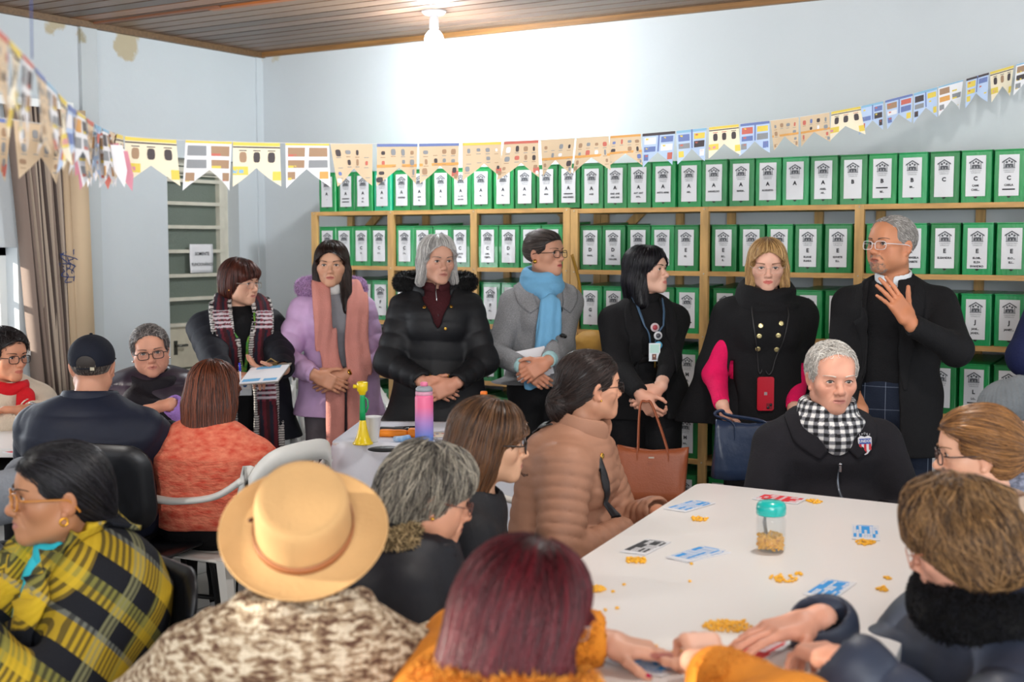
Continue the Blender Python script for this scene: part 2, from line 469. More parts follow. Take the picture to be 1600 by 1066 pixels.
def hand_prims(X,side,curl,thumb=(.5,.3),k=1.,spread=.10):
    """X frame: +Y along fingers, -Z out of the palm; side=+1 right hand. Thumb towards -side*X"""
    P=[];t=-side
    def pt(v): return X.o+X.R@(np.asarray(v,float)*k)
    P.append(Cone(pt((0,-.03,0)),pt((0,.012,0)),.0245*k,.026*k,.02,w=X.R[:,0],wf=1.12))
    P.append(RBox(pt((0,.048,0)),nv(.040,.048,.0145)*k,.0135*k,.022,R=X.R))
    P.append(Ell(pt((t*.026,.028,-.008)),nv(.017,.030,.015)*k,.012,R=X.R@rotz(-t*.3)))
    xs=[t*.031,t*.0105,-t*.0105,-t*.031]; L=[(.042,.026,.020),(.046,.030,.021),(.043,.028,.021),(.034,.021,.018)]
    yb=[.088,.093,.088,.080]
    tips=[]
    for i in range(4):
        c=curl[i] if isinstance(curl[0],(tuple,list)) else curl
        p=nv(xs[i],yb[i],0);a=0.;r=(.0092,.0085,.0078,.0066)
        sp=spread*(1.5-i)*.6*(-side)*-1
        if i==3: r=tuple(q*.87 for q in r)
        for j in range(3):
            a+=c[j]
            d=nv(math.sin(-sp*side)*0+math.sin(t*spread*(1.5-i)*.5)*math.cos(a),math.cos(a),-math.sin(a))
            q=p+d*L[i][j]
            P.append(Cone(pt(p),pt(q),r[j]*k,r[j+1]*k,.004 if j else .007))
            p=q
        tips.append((pt(p),X.R@d,i))
    p=nv(t*.030,.022,-.006);a1,a2=thumb
    d=unit(nv(t*math.cos(a1*1.1)*.85,.62,-math.sin(a1)*.9));q=p+d*.038
    P.append(Cone(pt(p),pt(q),.0135*k,.0108*k,.014)); p=q
    d=unit(d+nv(-t*a2*.9,.35*(1-a2),-.3*a2));q=p+d*.031
    P.append(Cone(pt(p),pt(q),.0105*k,.0095*k,.005)); p=q
    d=unit(d+nv(-t*a2*.9,.2,-.2*a2));q=p+d*.024
    P.append(Cone(pt(p),pt(q),.0095*k,.0078*k,.004)); tips.append((pt(q),X.R@d,4))
    return P,tips
def ik(a,c,l1,l2,pole):
    v=c-a;L=np.linalg.norm(v)
    if L>(l1+l2)*.995: c=a+v/L*(l1+l2)*.995; v=c-a;L=(l1+l2)*.995
    x=(l1*l1-l2*l2+L*L)/(2*L);h=math.sqrt(max(l1*l1-x*x,0));u=v/L
    p=pole-u*np.dot(pole,u);p=unit(p)
    return a+u*x+p*h,c
W3=None
class Person:
    """frame: local +Y is the way the body faces, +X its right hand side"""
    def __init__(s,label,head,depth,face,hface=None,hpitch=0.,hroll=0.,sit=False,lean=0.,side_lean=0.,skin='#c99a7c',hs=None,nd=.165,build=1.,sw=None,male=False,
                 rh=None,lh=None,old=0.,fat=1.,mouth=0.,nose=1.,jaw=1.,lip='#a8605a',seat=.46,knees=None,h=.003,pole=None,brow='#3a2a20',iris='#3b2314',name='person',feetback=0.,nofing=False):
        hs=(1.0 if male else .955) if hs is None else hs
        s.male=male;s.hs=hs;s.depth=depth;s.brow=brow;s.skin=skin
        Hw=at(head[0],head[1],depth)           # centre of the head in the room
        hface=face if hface is None else hface
        yaw=facing_yaw(face); s.Rw=rotz(yaw)
        if sit: hl=nv(side_lean,lean,Hw[2])
        else: hl=nv(side_lean,.025+lean,Hw[2])
        root=Hw-s.Rw@hl; root[2]=0; s.rootloc=root
        s.root=empty(name,root,yaw,label,'person')
        s.yaw=yaw
        sc=(Hw[2]/1.585) if not sit else 1.0
        s.sc=sc; sw=(sw if sw else (.178 if male else .150))*build**.5
        s.Rh=rotz(facing_yaw(hface)-yaw)@rotx(math.radians(hpitch))@roty(math.radians(hroll))
        s.hc=hl; s.X=XF(hl,s.Rh,hs)
        nb=hl+s.Rh@nv(0,-.035,-.10)*hs*.8+nv(0,-.01,-.075)
        nb=hl+s.Rh@nv(0,-.02,-.09)*hs*(nd/.165)+nv(0,-.022,-.07)*hs*(nd/.165)
        J={'head':hl,'neck':nb}
        if sit:
            hip=nv(0,0,seat+.10)
            J['hip']=hip
            d=nb-hip
            J['waist']=hip+d*.33+nv(0,-.03,0);J['chest']=hip+d*.72+nv(0,-.02,0)
        else:
            J['hip']=nv(0,0,.93*sc);J['waist']=nv(0,.0,1.10*sc);J['chest']=nv(side_lean*.6,lean*.6+.0,1.29*sc)
        dr=unit(J['neck']-J['chest'])
        for sd,n in ((1,'R'),(-1,'L')):
            J['sh'+n]=J['neck']+nv(sd*sw,0.0,-.085)
            J['hip'+n]=J['hip']+nv(sd*.09*build,0,-.03)
            if sit:
                kx=.13 if knees is None else knees
                J['kn'+n]=nv(sd*kx,.43,seat+.035);J['an'+n]=nv(sd*(kx+.0),.40-feetback,.085)
            else:
                J['kn'+n]=nv(sd*.095,.02,.50*sc);J['an'+n]=nv(sd*.10,-.02,.085)
            J['toe'+n]=J['an'+n]+nv(sd*.02,.13,-.045)
        s.tips=[]
        s.hands={}
        l1,l2=(.295*max(sc,.92),.255*max(sc,.92))
        for sd,n,hd in ((1,'R',rh),(-1,'L',lh)):
            if hd is None: hd=dict(w=(sd*(sw+.05),.04,.80*sc if not sit else .62),d=(0,.15,-1) if not sit else (0,1,-.2),n=(-sd,0,0) if not sit else (0,0,-1))
            w=hd['w']
            if w[0]=='px': w=s.loc(at(*w[1:]))
            elif w[0]=='z': w=s.loc(atz(*w[1:]))
            w=np.asarray(w,float)
            pl=hd.get('pole',(sd*.55,-.6,-.75) if not sit else (sd*.7,-.45,-.7))
            el,w=ik(J['sh'+n],w,l1,l2,nv(*pl))
            J['el'+n]=el;J['wr'+n]=w
            d=hd.get('d'); d=unit(w-el) if d is None else unit(d)
            if hd.get('world'): d=s.Rw.T@cdir(*hd['d']);nn=s.Rw.T@cdir(*hd['n'])
            else: nn=nv(*hd.get('n',(0,0,-1)))
            s.hands[n]=dict(X=XF(w+d*.03,frame(d,-np.asarray(nn,float))),side=sd,curl=hd.get('curl',(.25,.35,.25)),thumb=hd.get('thumb',(.5,.3)),k=hd.get('k',1.0 if male else .93),spread=hd.get('spread',.12))
        s.J=J;s.b=build;s.sit=sit
        s.left_lift=0
        s.body(skin,h,old,fat,mouth,nose,jaw,lip,iris)
    def loc(s,w): return s.Rw.T@(np.asarray(w,float)-s.rootloc)
    def world(s,l): return s.Rw@np.asarray(l,float)+s.rootloc
    def torso(s,i=0.,g=None,wide=1.0):
        """torso prims inflated by i"""
        J=s.J;b=s.b;g=g or {}
        m=s.male;x=s.Rspine()[:,0] if 0 else nv(1,0,0)
        kk=.05
        q=g.get('q')
        P=[Cone(J['chest'],J['waist'],(.104 if m else .100)*b+i,(.092 if m else .082)*b+i,kk,w=x,wf=1.42*wide,q=q),
           Cone(J['waist'],J['hip'],(.092 if m else .084)*b+i,(.100 if m else .106)*b+i,kk,w=x,wf=1.45*wide,q=q),
           Cone(J['shL']+nv(.01,0,-.0),J['neck']+nv(-.02,-.005,-.045),.046+i*.7,.050+i*.6,.05),Cone(J['shR']+nv(-.01,0,-.0),J['neck']+nv(.02,-.005,-.045),.046+i*.7,.050+i*.6,.05),
           Cone(J['neck']+nv(0,-.01,-.03),J['chest'],.062+i*.7,.100*b+i,.05,w=x,wf=1.3)]
        if not m: P+=[Ell(J['chest']+nv(sd*.065,.062*b+i*.6,-.045),(.055*b+i*.3,.045*b+i*.3,.055*b+i*.3),.04) for sd in (-1,1)]
        return P
    def Rspine(s): return np.eye(3)
    def arm(s,n,i=0.,i2=None,cuff=1.,q=None,k=.03):
        J=s.J;i2=i if i2 is None else i2;b=s.b**.5
        w=J['el'+n]+(J['wr'+n]-J['el'+n])*cuff
        return [Cone(J['sh'+n],J['el'+n],.048*b+i,.040*b+i*.95,k,q=q),Cone(J['el'+n],w,.040*b+i*.95,.027+i2,k*.7,q=q)]
    def leg(s,n,i=0.,to=1.,i2=None,k=.03):
        J=s.J;b=s.b;i2=i if i2 is None else i2
        a=J['kn'+n]+(J['an'+n]-J['kn'+n])*to
        return [Cone(J['hip'+n],J['kn'+n],.078*b+i,.054*b+i,.04),Cone(J['kn'+n],a,.054*b+i,.036+i2,.03)]
    def body(s,skin,h,old,fat,mouth,nose,jaw,lip,iris):
        J=s.J;P=[]
        P+=s.torso(0.)
        for n in 'RL':
            P+=s.arm(n);P+=s.leg(n)
            P.append(Cone(J['an'+n],J['toe'+n],.034,.026,.02,w=nv(1,0,0),wf=1.2))
        P.append(Cone(J['neck']+nv(0,-.005,-.04),s.X.p(0,-.022,-.05),.060*(1.06 if s.male else .92)*min(s.b,1.15),.050*(1.1 if s.male else .95)*s.hs,.02))
        P+=head_prims(s.X,s.male,fat,old,mouth,nose,jaw)
        for n in 'RL':
            hd=s.hands[n];pp,t=hand_prims(hd['X'],hd['side'],hd['curl'],hd['thumb'],hd['k'],hd['spread']);P+=pp;s.tips+=t
        m=Model(P);s.model=m
        V,Q=m.polygonise(h)
        # colour
        base=C3(skin);col=np.tile(base,(len(V),1))
        q=(V-s.hc)@s.Rh/s.hs
        def blob(c,r,k): return np.exp(-(((q-nv(*c))/nv(*r))**2).sum(1))*k
        warm=C3('#b5604c')*.55+base*.5
        w=np.clip(blob((.045,.06,-.03),(.022,.04,.02),.45)+blob((-.045,.06,-.03),(.022,.04,.02),.45)+blob((0,.11,-.035),(.016,.02,.014),.4)+blob((.08,-.01,-.01),(.012,.03,.04),.4)+blob((-.08,-.01,-.01),(.012,.03,.04),.4),0,1)[:,None]
        col=col*(1-w)+warm*w
        mot=waves(7,90,4)(V)[:,None]*.05*(1+old); col=col*(1+mot)
        lz=q[:,2]+.066+mouth*.5; lipm=((np.abs(q[:,0])<.0225)&(q[:,1]>.077)&(np.abs(lz)<(.0088+mouth*.5)*np.sqrt(np.clip(1-(q[:,0]/.0225)**2,0,1))))
        col[lipm]=C3(lip)*.78+base*.22
        for hd in s.hands.values():
            r=np.linalg.norm(V-hd['X'].o-hd['X'].R[:,1]*.08,axis=1)
            col=np.where((r<.11)[:,None],col*nv(1.0,.93,.90),col)
        far=np.linalg.norm(V-s.hc,axis=1)>.19*s.hs
        for hd in s.hands.values(): far&=np.linalg.norm(V-hd['X'].o-hd['X'].R[:,1]*.06,axis=1)>.15
        K=np.floor(V/.026).astype(np.int64)
        # carry colours through the clustering by appending them to the coordinates
        V2,Qq,T=cluster(V,Q,far,.026)
        from_idx=None
        key=(K[:,0]*100003+K[:,1])*100003+K[:,2];key=np.where(far,key,np.arange(len(V))+(1<<60))
        u,first=np.unique(key,return_index=True)
        me=mixed_mesh('body',V2,Qq,T,[mat('skin',vc=True,rough=.48,spec=.35,bump=.05,bscale=260,sss=0)],col[first])
        s.bodyobj=link('body',me,s.root)
        for sd in (-1,1):
            mb=MB();mb.ball((0,0,0),.0140*s.hs,0,C3('#e3dcd6'),n=16)
            V=mb.v[0];C=mb.c[0]
            u=V/np.linalg.norm(V,axis=1)[:,None];g=unit((0,1,0));a=np.arccos(np.clip(u@g,-1,1))
            C[a<.50]=C3(iris);C[a<.24]=C3('#070505')
            o=mb.build('eye',[mat('eyeball',vc=True,rough=.12,spec=.6)],s.root);s.place(o,(sd*.032,.0735,-.001))
            # lash line and brow sit on the skin
            l=MB();t=np.linspace(-1,1,9)
            pts=np.stack([sd*.032+t*.0155,.0735+.0135*np.sqrt(1-(t*.62)**2)+.001,-.001+.0068*(1-t*t)-.0004],1)
            l.tube(pts,.0016*np.sqrt(1.02-t*t*.8),5);o=l.build('eyelashes',[mat('lash','#120d0b',rough=.8)],s.root);s.place(o)
        for sd in (-1,1):
            t=np.linspace(0,1,9)
            pts=np.stack([sd*(.016+t*.036),.094-t*t*.022,.0185+.0065*np.sin(t*2.4)-.0035*t],1)
            wp=np.array([s.X.p(*p_) for p_ in pts]);wp=s.model.project(wp,.0008)
            l=MB();l.tube(wp,.0044*(1-.7*t)+.0005,6,flat=.45);l.build('eyebrow',[mat('brow_'+s.brow.strip('#'),s.brow,rough=.85)],s.root)
    def place(s,o,p=(0,0,0)):
        """put a head-space child at the head"""
        from mathutils import Matrix
        M=Matrix.Identity(4)
        w=s.X.p(*p)
        for i in range(3):
            for j in range(3): M[i][j]=s.Rh[i,j]*1.0
            M[i][3]=w[i]
        if s.hs!=1. :
            for i in range(3):
                for j in range(3): M[i][j]*=s.hs
        o.matrix_local=M; return o
    def nails(s,col):
        mb=MB()
        return
    # ---- clothing
    def garment(s,name,prims,m,h=.006,disp=None,amp=0.,cuts=(),adds=(),vcol=None,parent=None):
        if s.depth>4: h*=1.2
        M=Model(list(prims)+list(cuts)+list(adds),disp,amp)
        V,Q=M.polygonise(h)
        col=None if vcol is None else vcol(V)
        o=link(name,quads_mesh(name,V,Q,m if isinstance(m,list) else [m],col),parent or s.root)
        o['_']=0; del o['_']
        return o,M
    def hemcut(s,z,n=(0,0,-1)): return Half((0,0,z),n,.006)
    def cuffs(s,i):
        return []
def wr(seed,f,a,dirs=None):
    w=waves(seed,f,5,dirs)
    return lambda P:(1-np.abs(w(P)))*a
def waves_disp(seed,f,a,dirs=None):
    w=waves(seed,f,5,dirs);w2=waves(seed+3,f*2,4)
    return lambda P:w(P)*a*.7+w2(P)*a*.3
def front_opening(z0,w0,z1,w1,y0,ctr=0.,slant=0.):
    """a wedge cut from the front between heights z0 (lower) and z1, half width w0..w1"""
    def fn(P):
        t=np.clip((P[:,2]-z0)/(z1-z0),0,1.3);w=w0+(w1-w0)*t
        return np.maximum(np.maximum((np.abs(P[:,0]-ctr)-w)*.9,z0-P[:,2]),y0-P[:,1])
    return Fn((ctr,y0+.2,(z0+z1)/2),.6,fn,.006,-1)
# ---------------------------------------------------------------- hair
def hair_strands(M,V,n,flow,steps=12,ds=.012,off=(.0005,.004),w=.0010,c1='#201510',c2='#3a2a20',mask=None,seed=1,lift=0.,wob=0.,endcol=None,stop=None,cfn=None):
    r=np.random.RandomState(seed)
    idx=np.arange(len(V)) if mask is None else np.nonzero(mask(V))[0]
    if not len(idx): return None
    P=V[r.choice(idx,n)]+r.normal(size=(n,3))*.0015
    offs=off[0]+(off[1]-off[0])*r.rand(n); pts=[P]; ln=np.ones(n)*(.55+.45*r.rand(n))
    jit=r.normal(size=(n,3))*wob; phase=r.rand(n)*6
    P=M.project(P,offs,2); pts=[P]
    for k in range(steps):
        g=M.grad(P); f=flow(P)+jit
        f=f-g*(np.einsum('ij,ij->i',f,g)*(1-lift))[:,None]
        f/=np.linalg.norm(f,axis=1)[:,None]+1e-9
        P=P+f*ds*ln[:,None]
        d=M.ev(P)
        P=P-M.grad(P)*(d-offs-lift*.004*k)[:,None]
        pts.append(P.copy())
    S=np.stack(pts,1); T=np.gradient(S,axis=1); T/=np.linalg.norm(T,axis=2)[:,:,None]+1e-9
    ref=r.normal(size=(n,1,3)); A=np.cross(T,ref);A/=np.linalg.norm(A,axis=2)[:,:,None]+1e-9;B=np.cross(T,A)
    K=steps+1;t=np.linspace(0,1,K);rad=w*(.7+.6*r.rand(n))[:,None]*np.where(t<.15,.4+4*t,1-.85*np.clip((t-.5)/.5,0,1)**1.5)[None]
    ang=np.arange(3)*2*math.pi/3
    VV=(S[:,:,None]+rad[:,:,None,None]*(np.cos(ang)[None,None,:,None]*A[:,:,None]+np.sin(ang)[None,None,:,None]*B[:,:,None])).reshape(-1,3)
    base=(np.arange(n)[:,None]*K+np.arange(K-1)[None])*3
    Q=np.stack([np.stack([base+q,base+(q+1)%3,base+3+(q+1)%3,base+3+q],-1) for q in range(3)],2).reshape(-1,4)
    mixv=np.clip(r.rand(n)**1.3,0,1)[:,None]
    C=C3(c1)*(1-mixv)+C3(c2)*mixv; C=C*(.75+.5*r.rand(n))[:,None]
    C=np.repeat(C[:,None],K,1)
    if endcol is not None:
        e=(np.clip(t-.3,0,1)/.7)[None,:,None]; C=C*(1-e)+C3(endcol)*e
    C=np.repeat(C[:,:,None],3,2).reshape(-1,3)
    if cfn is not None: C=cfn(VV,C)
    return VV,Q,C
def make_hair(p,prims,n,flow,c1,c2,h=.004,steps=12,ds=.012,off=(.0005,.004),w=.0010,mask=None,disp=None,amp=0.,rough=.45,seed=1,wob=.1,lift=0.,endcol=None,name='hair',cfn=None,basek=.75,extra=()):
    """prims in head space"""
    n,w=(int(n*.6),w*1.3) if p.depth>4 else (int(n*.62),w*1.2)
    s0=steps;steps=max(3,int(round(steps*.62)));ds=ds*s0/steps
    if p.depth>4: h=h*1.15
    M=Model(prims,disp,amp); V,Q=M.polygonise(h)
    C=np.tile(C3(c1)*basek,(len(V),1))
    if cfn is not None: C=cfn(V,C)
    parts=[(V,Q,C)]
    s=hair_strands(M,V,n,flow,steps,ds,off,w,c1,c2,mask,seed,lift,wob,endcol,cfn=cfn)
    if s: parts.append(s)
    for e in extra: parts.append(hair_strands(M,V,seed=seed+9,c1=c1,c2=c2,**e))
    o=0;VV=[];QQ=[];CC=[]
    for v,q,c in parts: VV.append(v);QQ.append(q+o);CC.append(c);o+=len(v)
    me=quads_mesh(name,np.concatenate(VV),np.concatenate(QQ),[mat('hair_%d'%int(rough*100),vc=True,rough=rough,spec=.4)],np.concatenate(CC))
    ob=link(name,me,p.root);p.place(ob);return ob,M
def skull(pad=.008,front=.0,k=.01):
    """hair cap over the cranium; the face is cut free by the caller"""
    return [Ell((0,-.018,.034),(.0775+pad,.094+pad,.083+pad),k),Ell((0,.040,.050),(.057+pad,.0445+pad*.6,.046+pad),.03)]
def face_cut(zf=.055,yf=.045,w=.062,low=-.2,slope=.5,k=.008):
    """removes hair in front of the face: below hair line zf, in front of yf"""
    def fn(P):
        line=zf-(np.abs(P[:,0])/w)**2*.045
        return np.maximum(np.maximum(P[:,2]-line-(P[:,1]-.08)*slope*0, yf-.03*0-P[:,1]+ (np.abs(P[:,0])/w)**4*.02),low-P[:,2])
    return Fn((0,.12,-.02),.3,fn,k,-1)
def down_flow(c=(0,0,.10),g=1.0,back=0.,world=None):
    c=nv(*c)
    def f(P):
        d=P-c; d=d/(np.linalg.norm(d,axis=1)[:,None]+1e-6)
        return d*.8+nv(0,-back,-g)
    return f
def back_flow(to=(0,-.12,-.02)):
    to=nv(*to)
    def f(P):
        d=to-P; return d/(np.linalg.norm(d,axis=1)[:,None]+1e-6)
    return f
def glasses(p,frame_c='#2a1c14',rim=.0016,w=.024,hh=.017,rimless=False,lens='#ffffff',tcol=None,y=.104,z=-.004,thick_top=0.,rnd=.6):
    m=mat('frame_'+frame_c.strip('#'),frame_c,rough=.3)
    root=MB()
    for sd in (-1,1):
        t=np.arange(24)*2*math.pi/24
        e=rnd
        x=np.sign(np.cos(t))*np.abs(np.cos(t))**e*w+sd*.0335;zz=np.sign(np.sin(t))*np.abs(np.sin(t))**e*hh+z-.004
        yy=y-((np.abs(x)-.02)/.05)**2*.010
        if rim>0: root.tube(np.stack([x,yy,zz],1),rim+thick_top*np.clip(np.sin(t),0,1),6,closed=True)
        tp=MB()
        pts=catmull([(sd*(.0335+w),y-.010,z+.004),(sd*.076,y-.030,z+.004),(sd*.083,.0,z+.004),(sd*.083,-.02,-.012),(sd*.080,-.035,-.03)],5)
        root.tube(pts,.0016 if rimless else max(rim,.0016),6)
    root.tube(catmull([(-.0335+w,y,z),(0,y+.004,z+.004),(.0335-w,y,z)],4),max(rim,.001)*.9,6)
    o=root.build('glasses',[m],p.root);p.place(o)
    lg=MB()
    for sd in (-1,1):
        t=np.arange(24)*2*math.pi/24;e=rnd
        x=np.sign(np.cos(t))*np.abs(np.cos(t))**e*w+sd*.0335;zz=np.sign(np.sin(t))*np.abs(np.sin(t))**e*hh+z-.004
        yy=y-((np.abs(x)-.02)/.05)**2*.010
        c=np.array([[sd*.0335,y-.001,z-.004]]);V=np.concatenate([np.stack([x,yy,zz],1),c])
        lg.add(V,[(i,(i+1)%24,24) for i in range(24)])
    gm=mat('lens_glass','#8f9498',rough=.03,alpha=.07,spec=.8)
    q=lg.build('lens',[gm],o)
    return o
def earring(p,sd,kind='stud',col='#d8a84a',r=.006):
    mb=MB()
    if kind=='stud': mb.ball((sd*.084,.0,-.040),r,n=8)
    else:
        a=np.arange(20)*2*math.pi/20; mb.tube(np.stack([np.full(20,sd*.083),.001+r*np.cos(a),-.042-r+r*np.sin(a)],1),r*.28,6,closed=True)
    o=mb.build('earring',[mat('gold_'+col.strip('#'),col,rough=.22,metal=1.)],p.root);p.place(o)
# ---------------------------------------------------------------- light
world.node_tree.nodes['Background'].inputs[1].default_value=W_STR
SUND=unit((1.0,.75,-.32))
sun('sun',SUN_E,(1.0,.93,.80),SUND,.8)
# ---------------------------------------------------------------- the room
def wall_mat(name,c1,stain,k=1.0,coord_scale=1.0,seedv=0):
    m=bpy.data.materials.new(name);m.use_nodes=True;nt=m.node_tree;N=nt.nodes;L=nt.links;b=N['Principled BSDF']
    b.inputs['Roughness'].default_value=.75;b.inputs['Specular IOR Level'].default_value=.25
    tc=N.new('ShaderNodeTexCoord')
    n1=N.new('ShaderNodeTexNoise');n1.inputs['Scale'].default_value=1.3;n1.inputs['Detail'].default_value=6;n1.inputs['Roughness'].default_value=.65
    L.new(tc.outputs['Object'],n1.inputs[0])
    r1=N.new('ShaderNodeMapRange');r1.inputs[1].default_value=.35;r1.inputs[2].default_value=.7;r1.inputs[3].default_value=0;r1.inputs[4].default_value=.35;L.new(n1.outputs[0],r1.inputs[0])
    mx=N.new('ShaderNodeMix');mx.data_type='RGBA';mx.inputs[6].default_value=srgb(c1)+(1,);mx.inputs[7].default_value=tuple(x*.86 for x in srgb(c1))+(1,)
    L.new(r1.outputs[0],mx.inputs[0])
    # peeling, stained patches: noise limited to a band under the ceiling
    n2=N.new('ShaderNodeTexNoise');n2.inputs['Scale'].default_value=3.1;n2.inputs['Detail'].default_value=5;L.new(tc.outputs['Object'],n2.inputs[0])
    sp=N.new('ShaderNodeSeparateXYZ');L.new(tc.outputs['Object'],sp.inputs[0])
    rz=N.new('ShaderNodeMapRange');rz.inputs[1].default_value=2.1;rz.inputs[2].default_value=2.85;rz.inputs[3].default_value=-.12;rz.inputs[4].default_value=.10*k;L.new(sp.outputs[2],rz.inputs[0])
    ad=N.new('ShaderNodeMath');ad.operation='ADD';L.new(n2.outputs[0],ad.inputs[0]);L.new(rz.outputs[0],ad.inputs[1])
    r2=N.new('ShaderNodeMapRange');r2.inputs[1].default_value=.68;r2.inputs[2].default_value=.72;L.new(ad.outputs[0],r2.inputs[0])
    m2=N.new('ShaderNodeMix');m2.data_type='RGBA';m2.inputs[7].default_value=srgb(stain)+(1,)
    L.new(r2.outputs[0],m2.inputs[0]);L.new(mx.outputs[2],m2.inputs[6]);L.new(m2.outputs[2],b.inputs['Base Color'])
    bp=N.new('ShaderNodeBump');bp.inputs['Strength'].default_value=.12;bp.inputs['Distance'].default_value=.01
    n3=N.new('ShaderNodeTexNoise');n3.inputs['Scale'].default_value=28;n3.inputs['Detail'].default_value=6;L.new(tc.outputs['Object'],n3.inputs[0])
    L.new(n3.outputs[0],bp.inputs['Height']);L.new(bp.outputs[0],b.inputs['Normal'])
    return m
M_wall=wall_mat('painted_wall','#ccd3d8','#b9ad93')
M_wallb=wall_mat('painted_wall_back','#cfd5d9','#c4bfae',k=.2)
CZ=2.81
def tris_wall(): pass
# back wall
mb=MB();mb.box((-.3,0,-.02),(8.2,.2,3.0));o=mb.build('wall_back',[M_wallb]);tag(o,kind='structure')
# left wall with a door opening, a window and an added sun opening
DY0,DY1,DZ=-.855,-.235,2.075
WIN=[(-4.0,-1.95,.95,1.52),(-8.95,-7.9,2.33,2.66)]  # first trimmed to steer the sun; second unseen, placed to light the hat
mb=MB()
def seg(y0,y1,z0,z1): mb.box((-.22,y0,z0),(0,y1,z1))
seg(DY1,0,0,3.0);seg(DY0,DY1,DZ,3.0);seg(-1.95,DY0,0,3.0)
for a,b,z0,z1 in WIN: seg(a,b,0,z0);seg(a,b,z1,3.0)
seg(-7.9,-4.0,0,3.0);seg(-9.2,-8.95,0,3.0)
o=mb.build('wall_left',[M_wall]);tag(o,kind='structure')
mb=MB();mb.box((0,-1.50,0),(.02,-1.385,CZ));o=mb.build('trim_1',[wall_mat('pilaster_paint','#c3c9cc','#a39c86',k=1.6)]);tag(o,kind='structure')
# shallow return by the corner
mb=MB();mb.box((0,-.06,0),(.012,0,CZ));o=mb.build('trim_2',[M_wall]);tag(o,kind='structure')
# floor: grey tiles
m=bpy.data.materials.new('floor_tiles');m.use_nodes=True;nt=m.node_tree;N=nt.nodes;L=nt.links;b=N['Principled BSDF']
tc=N.new('ShaderNodeTexCoord');br=N.new('ShaderNodeTexBrick');br.offset=0;br.inputs['Scale'].default_value=1;br.inputs['Brick Width'].default_value=.42;br.inputs['Row Height'].default_value=.42;br.inputs['Mortar Size'].default_value=.006
br.inputs['Color1'].default_value=srgb('#a9a7a4')+(1,);br.inputs['Color2'].default_value=srgb('#9b9996')+(1,);br.inputs['Mortar'].default_value=srgb('#5e5a56')+(1,)
L.new(tc.outputs['Object'],br.inputs[0]);L.new(br.outputs[0],b.inputs['Base Color']);b.inputs['Roughness'].default_value=.35
mb=MB();mb.box((-.3,-9.2,-.08),(8.2,.2,0));o=mb.build('floor',[m]);tag(o,kind='structure')
# board ceiling
mb=MB();r=random.Random(4)
y=-9.2;cols=['#5a4536','#644b3a','#6e5645','#554032','#6a5242','#745b48']
while y<0.0:
    w=.125;c=C3(r.choice(cols))*(.95+.25*r.random())
    if r.random()<.06: c=C3('#8a5f42')
    mb.box((0,y,CZ),(8.2,y+w-.016,CZ+.02),0,c)
    mb.box((0,y+w-.016,CZ+.012),(8.2,y+w,CZ+.02),0,C3('#2c211b'))
    y+=w
m=bpy.data.materials.new('ceiling_boards');m.use_nodes=True;nt=m.node_tree;N=nt.nodes;L=nt.links;b=N['Principled BSDF'];b.inputs['Roughness'].default_value=.42
vcn=N.new('ShaderNodeVertexColor');vcn.layer_name='Col';tc=N.new('ShaderNodeTexCoord');mp=N.new('ShaderNodeMapping');mp.inputs['Scale'].default_value=(1.2,30,1);ns=N.new('ShaderNodeTexNoise');ns.inputs['Scale'].default_value=2.5;ns.inputs['Detail'].default_value=6
L.new(tc.outputs['Object'],mp.inputs[0]);L.new(mp.outputs[0],ns.inputs[0])
mr=N.new('ShaderNodeMapRange');mr.inputs[1].default_value=.25;mr.inputs[2].default_value=.75;mr.inputs[3].default_value=.65;mr.inputs[4].default_value=1.5;L.new(ns.outputs[0],mr.inputs[0])
vm=N.new('ShaderNodeVectorMath');vm.operation='SCALE';L.new(vcn.outputs[0],vm.inputs[0]);L.new(mr.outputs[0],vm.inputs['Scale']);L.new(vm.outputs[0],b.inputs['Base Color'])
o=mb.build('ceiling',[m]);tag(o,kind='structure')
mb=MB();mb.box((-.3,-9.2,CZ+.02),(8.2,.2,CZ+.1));o=mb.build('ceiling',[mat('ceiling_back','#3a2c24')]);tag(o,kind='structure')
M_trim=mat('ceiling_trim','#6d5338',rough=.55,var=.25,vscale=5,stretch=(.5,12,12))
M_trim2=mat('ceiling_trim_long','#8a6238',rough=.5,var=.25,vscale=5,stretch=(.5,12,12))
mb=MB();mb.box((0,-9.2,CZ-.035),(.035,0,CZ));o=mb.build('trim_3',[M_trim]);tag(o,kind='structure')
mb=MB();mb.box((0,-.032,CZ-.03),(8.2,0,CZ));o=mb.build('trim_4',[M_trim2]);tag(o,kind='structure')
# two reddish battens nailed across the boards
a=atz(330,13,CZ);b2=atz(560,-6,CZ)
mb=MB();mb.box((a[0],a[1]-.025,CZ-.012),(a[0]+1.6,a[1]+.02,CZ));o=mb.build('trim_5',[mat('batten','#a8602c',rough=.5,var=.2,vscale=6,stretch=(.5,10,10))]);tag(o,kind='structure')
a=atz(130,38,CZ)
mb=MB();mb.box((a[0],a[1]-.02,CZ-.01),(a[0]+1.1,a[1]+.015,CZ));o=mb.build('trim_6',[mat('batten_dull','#87583f',rough=.6,var=.2,vscale=6,stretch=(.5,10,10))]);tag(o,kind='structure')
mb=MB();mb.box((0,-.015,0),(8.2,0,.07));o=mb.build('baseboard_back',[mat('base_grey','#a9aeb0')]);tag(o,kind='structure')
mb=MB();mb.box((0,-1.38,0),(.014,DY0,.08));o=mb.build('baseboard_left',[mat('base_grey','#a9aeb0')]);tag(o,kind='structure')
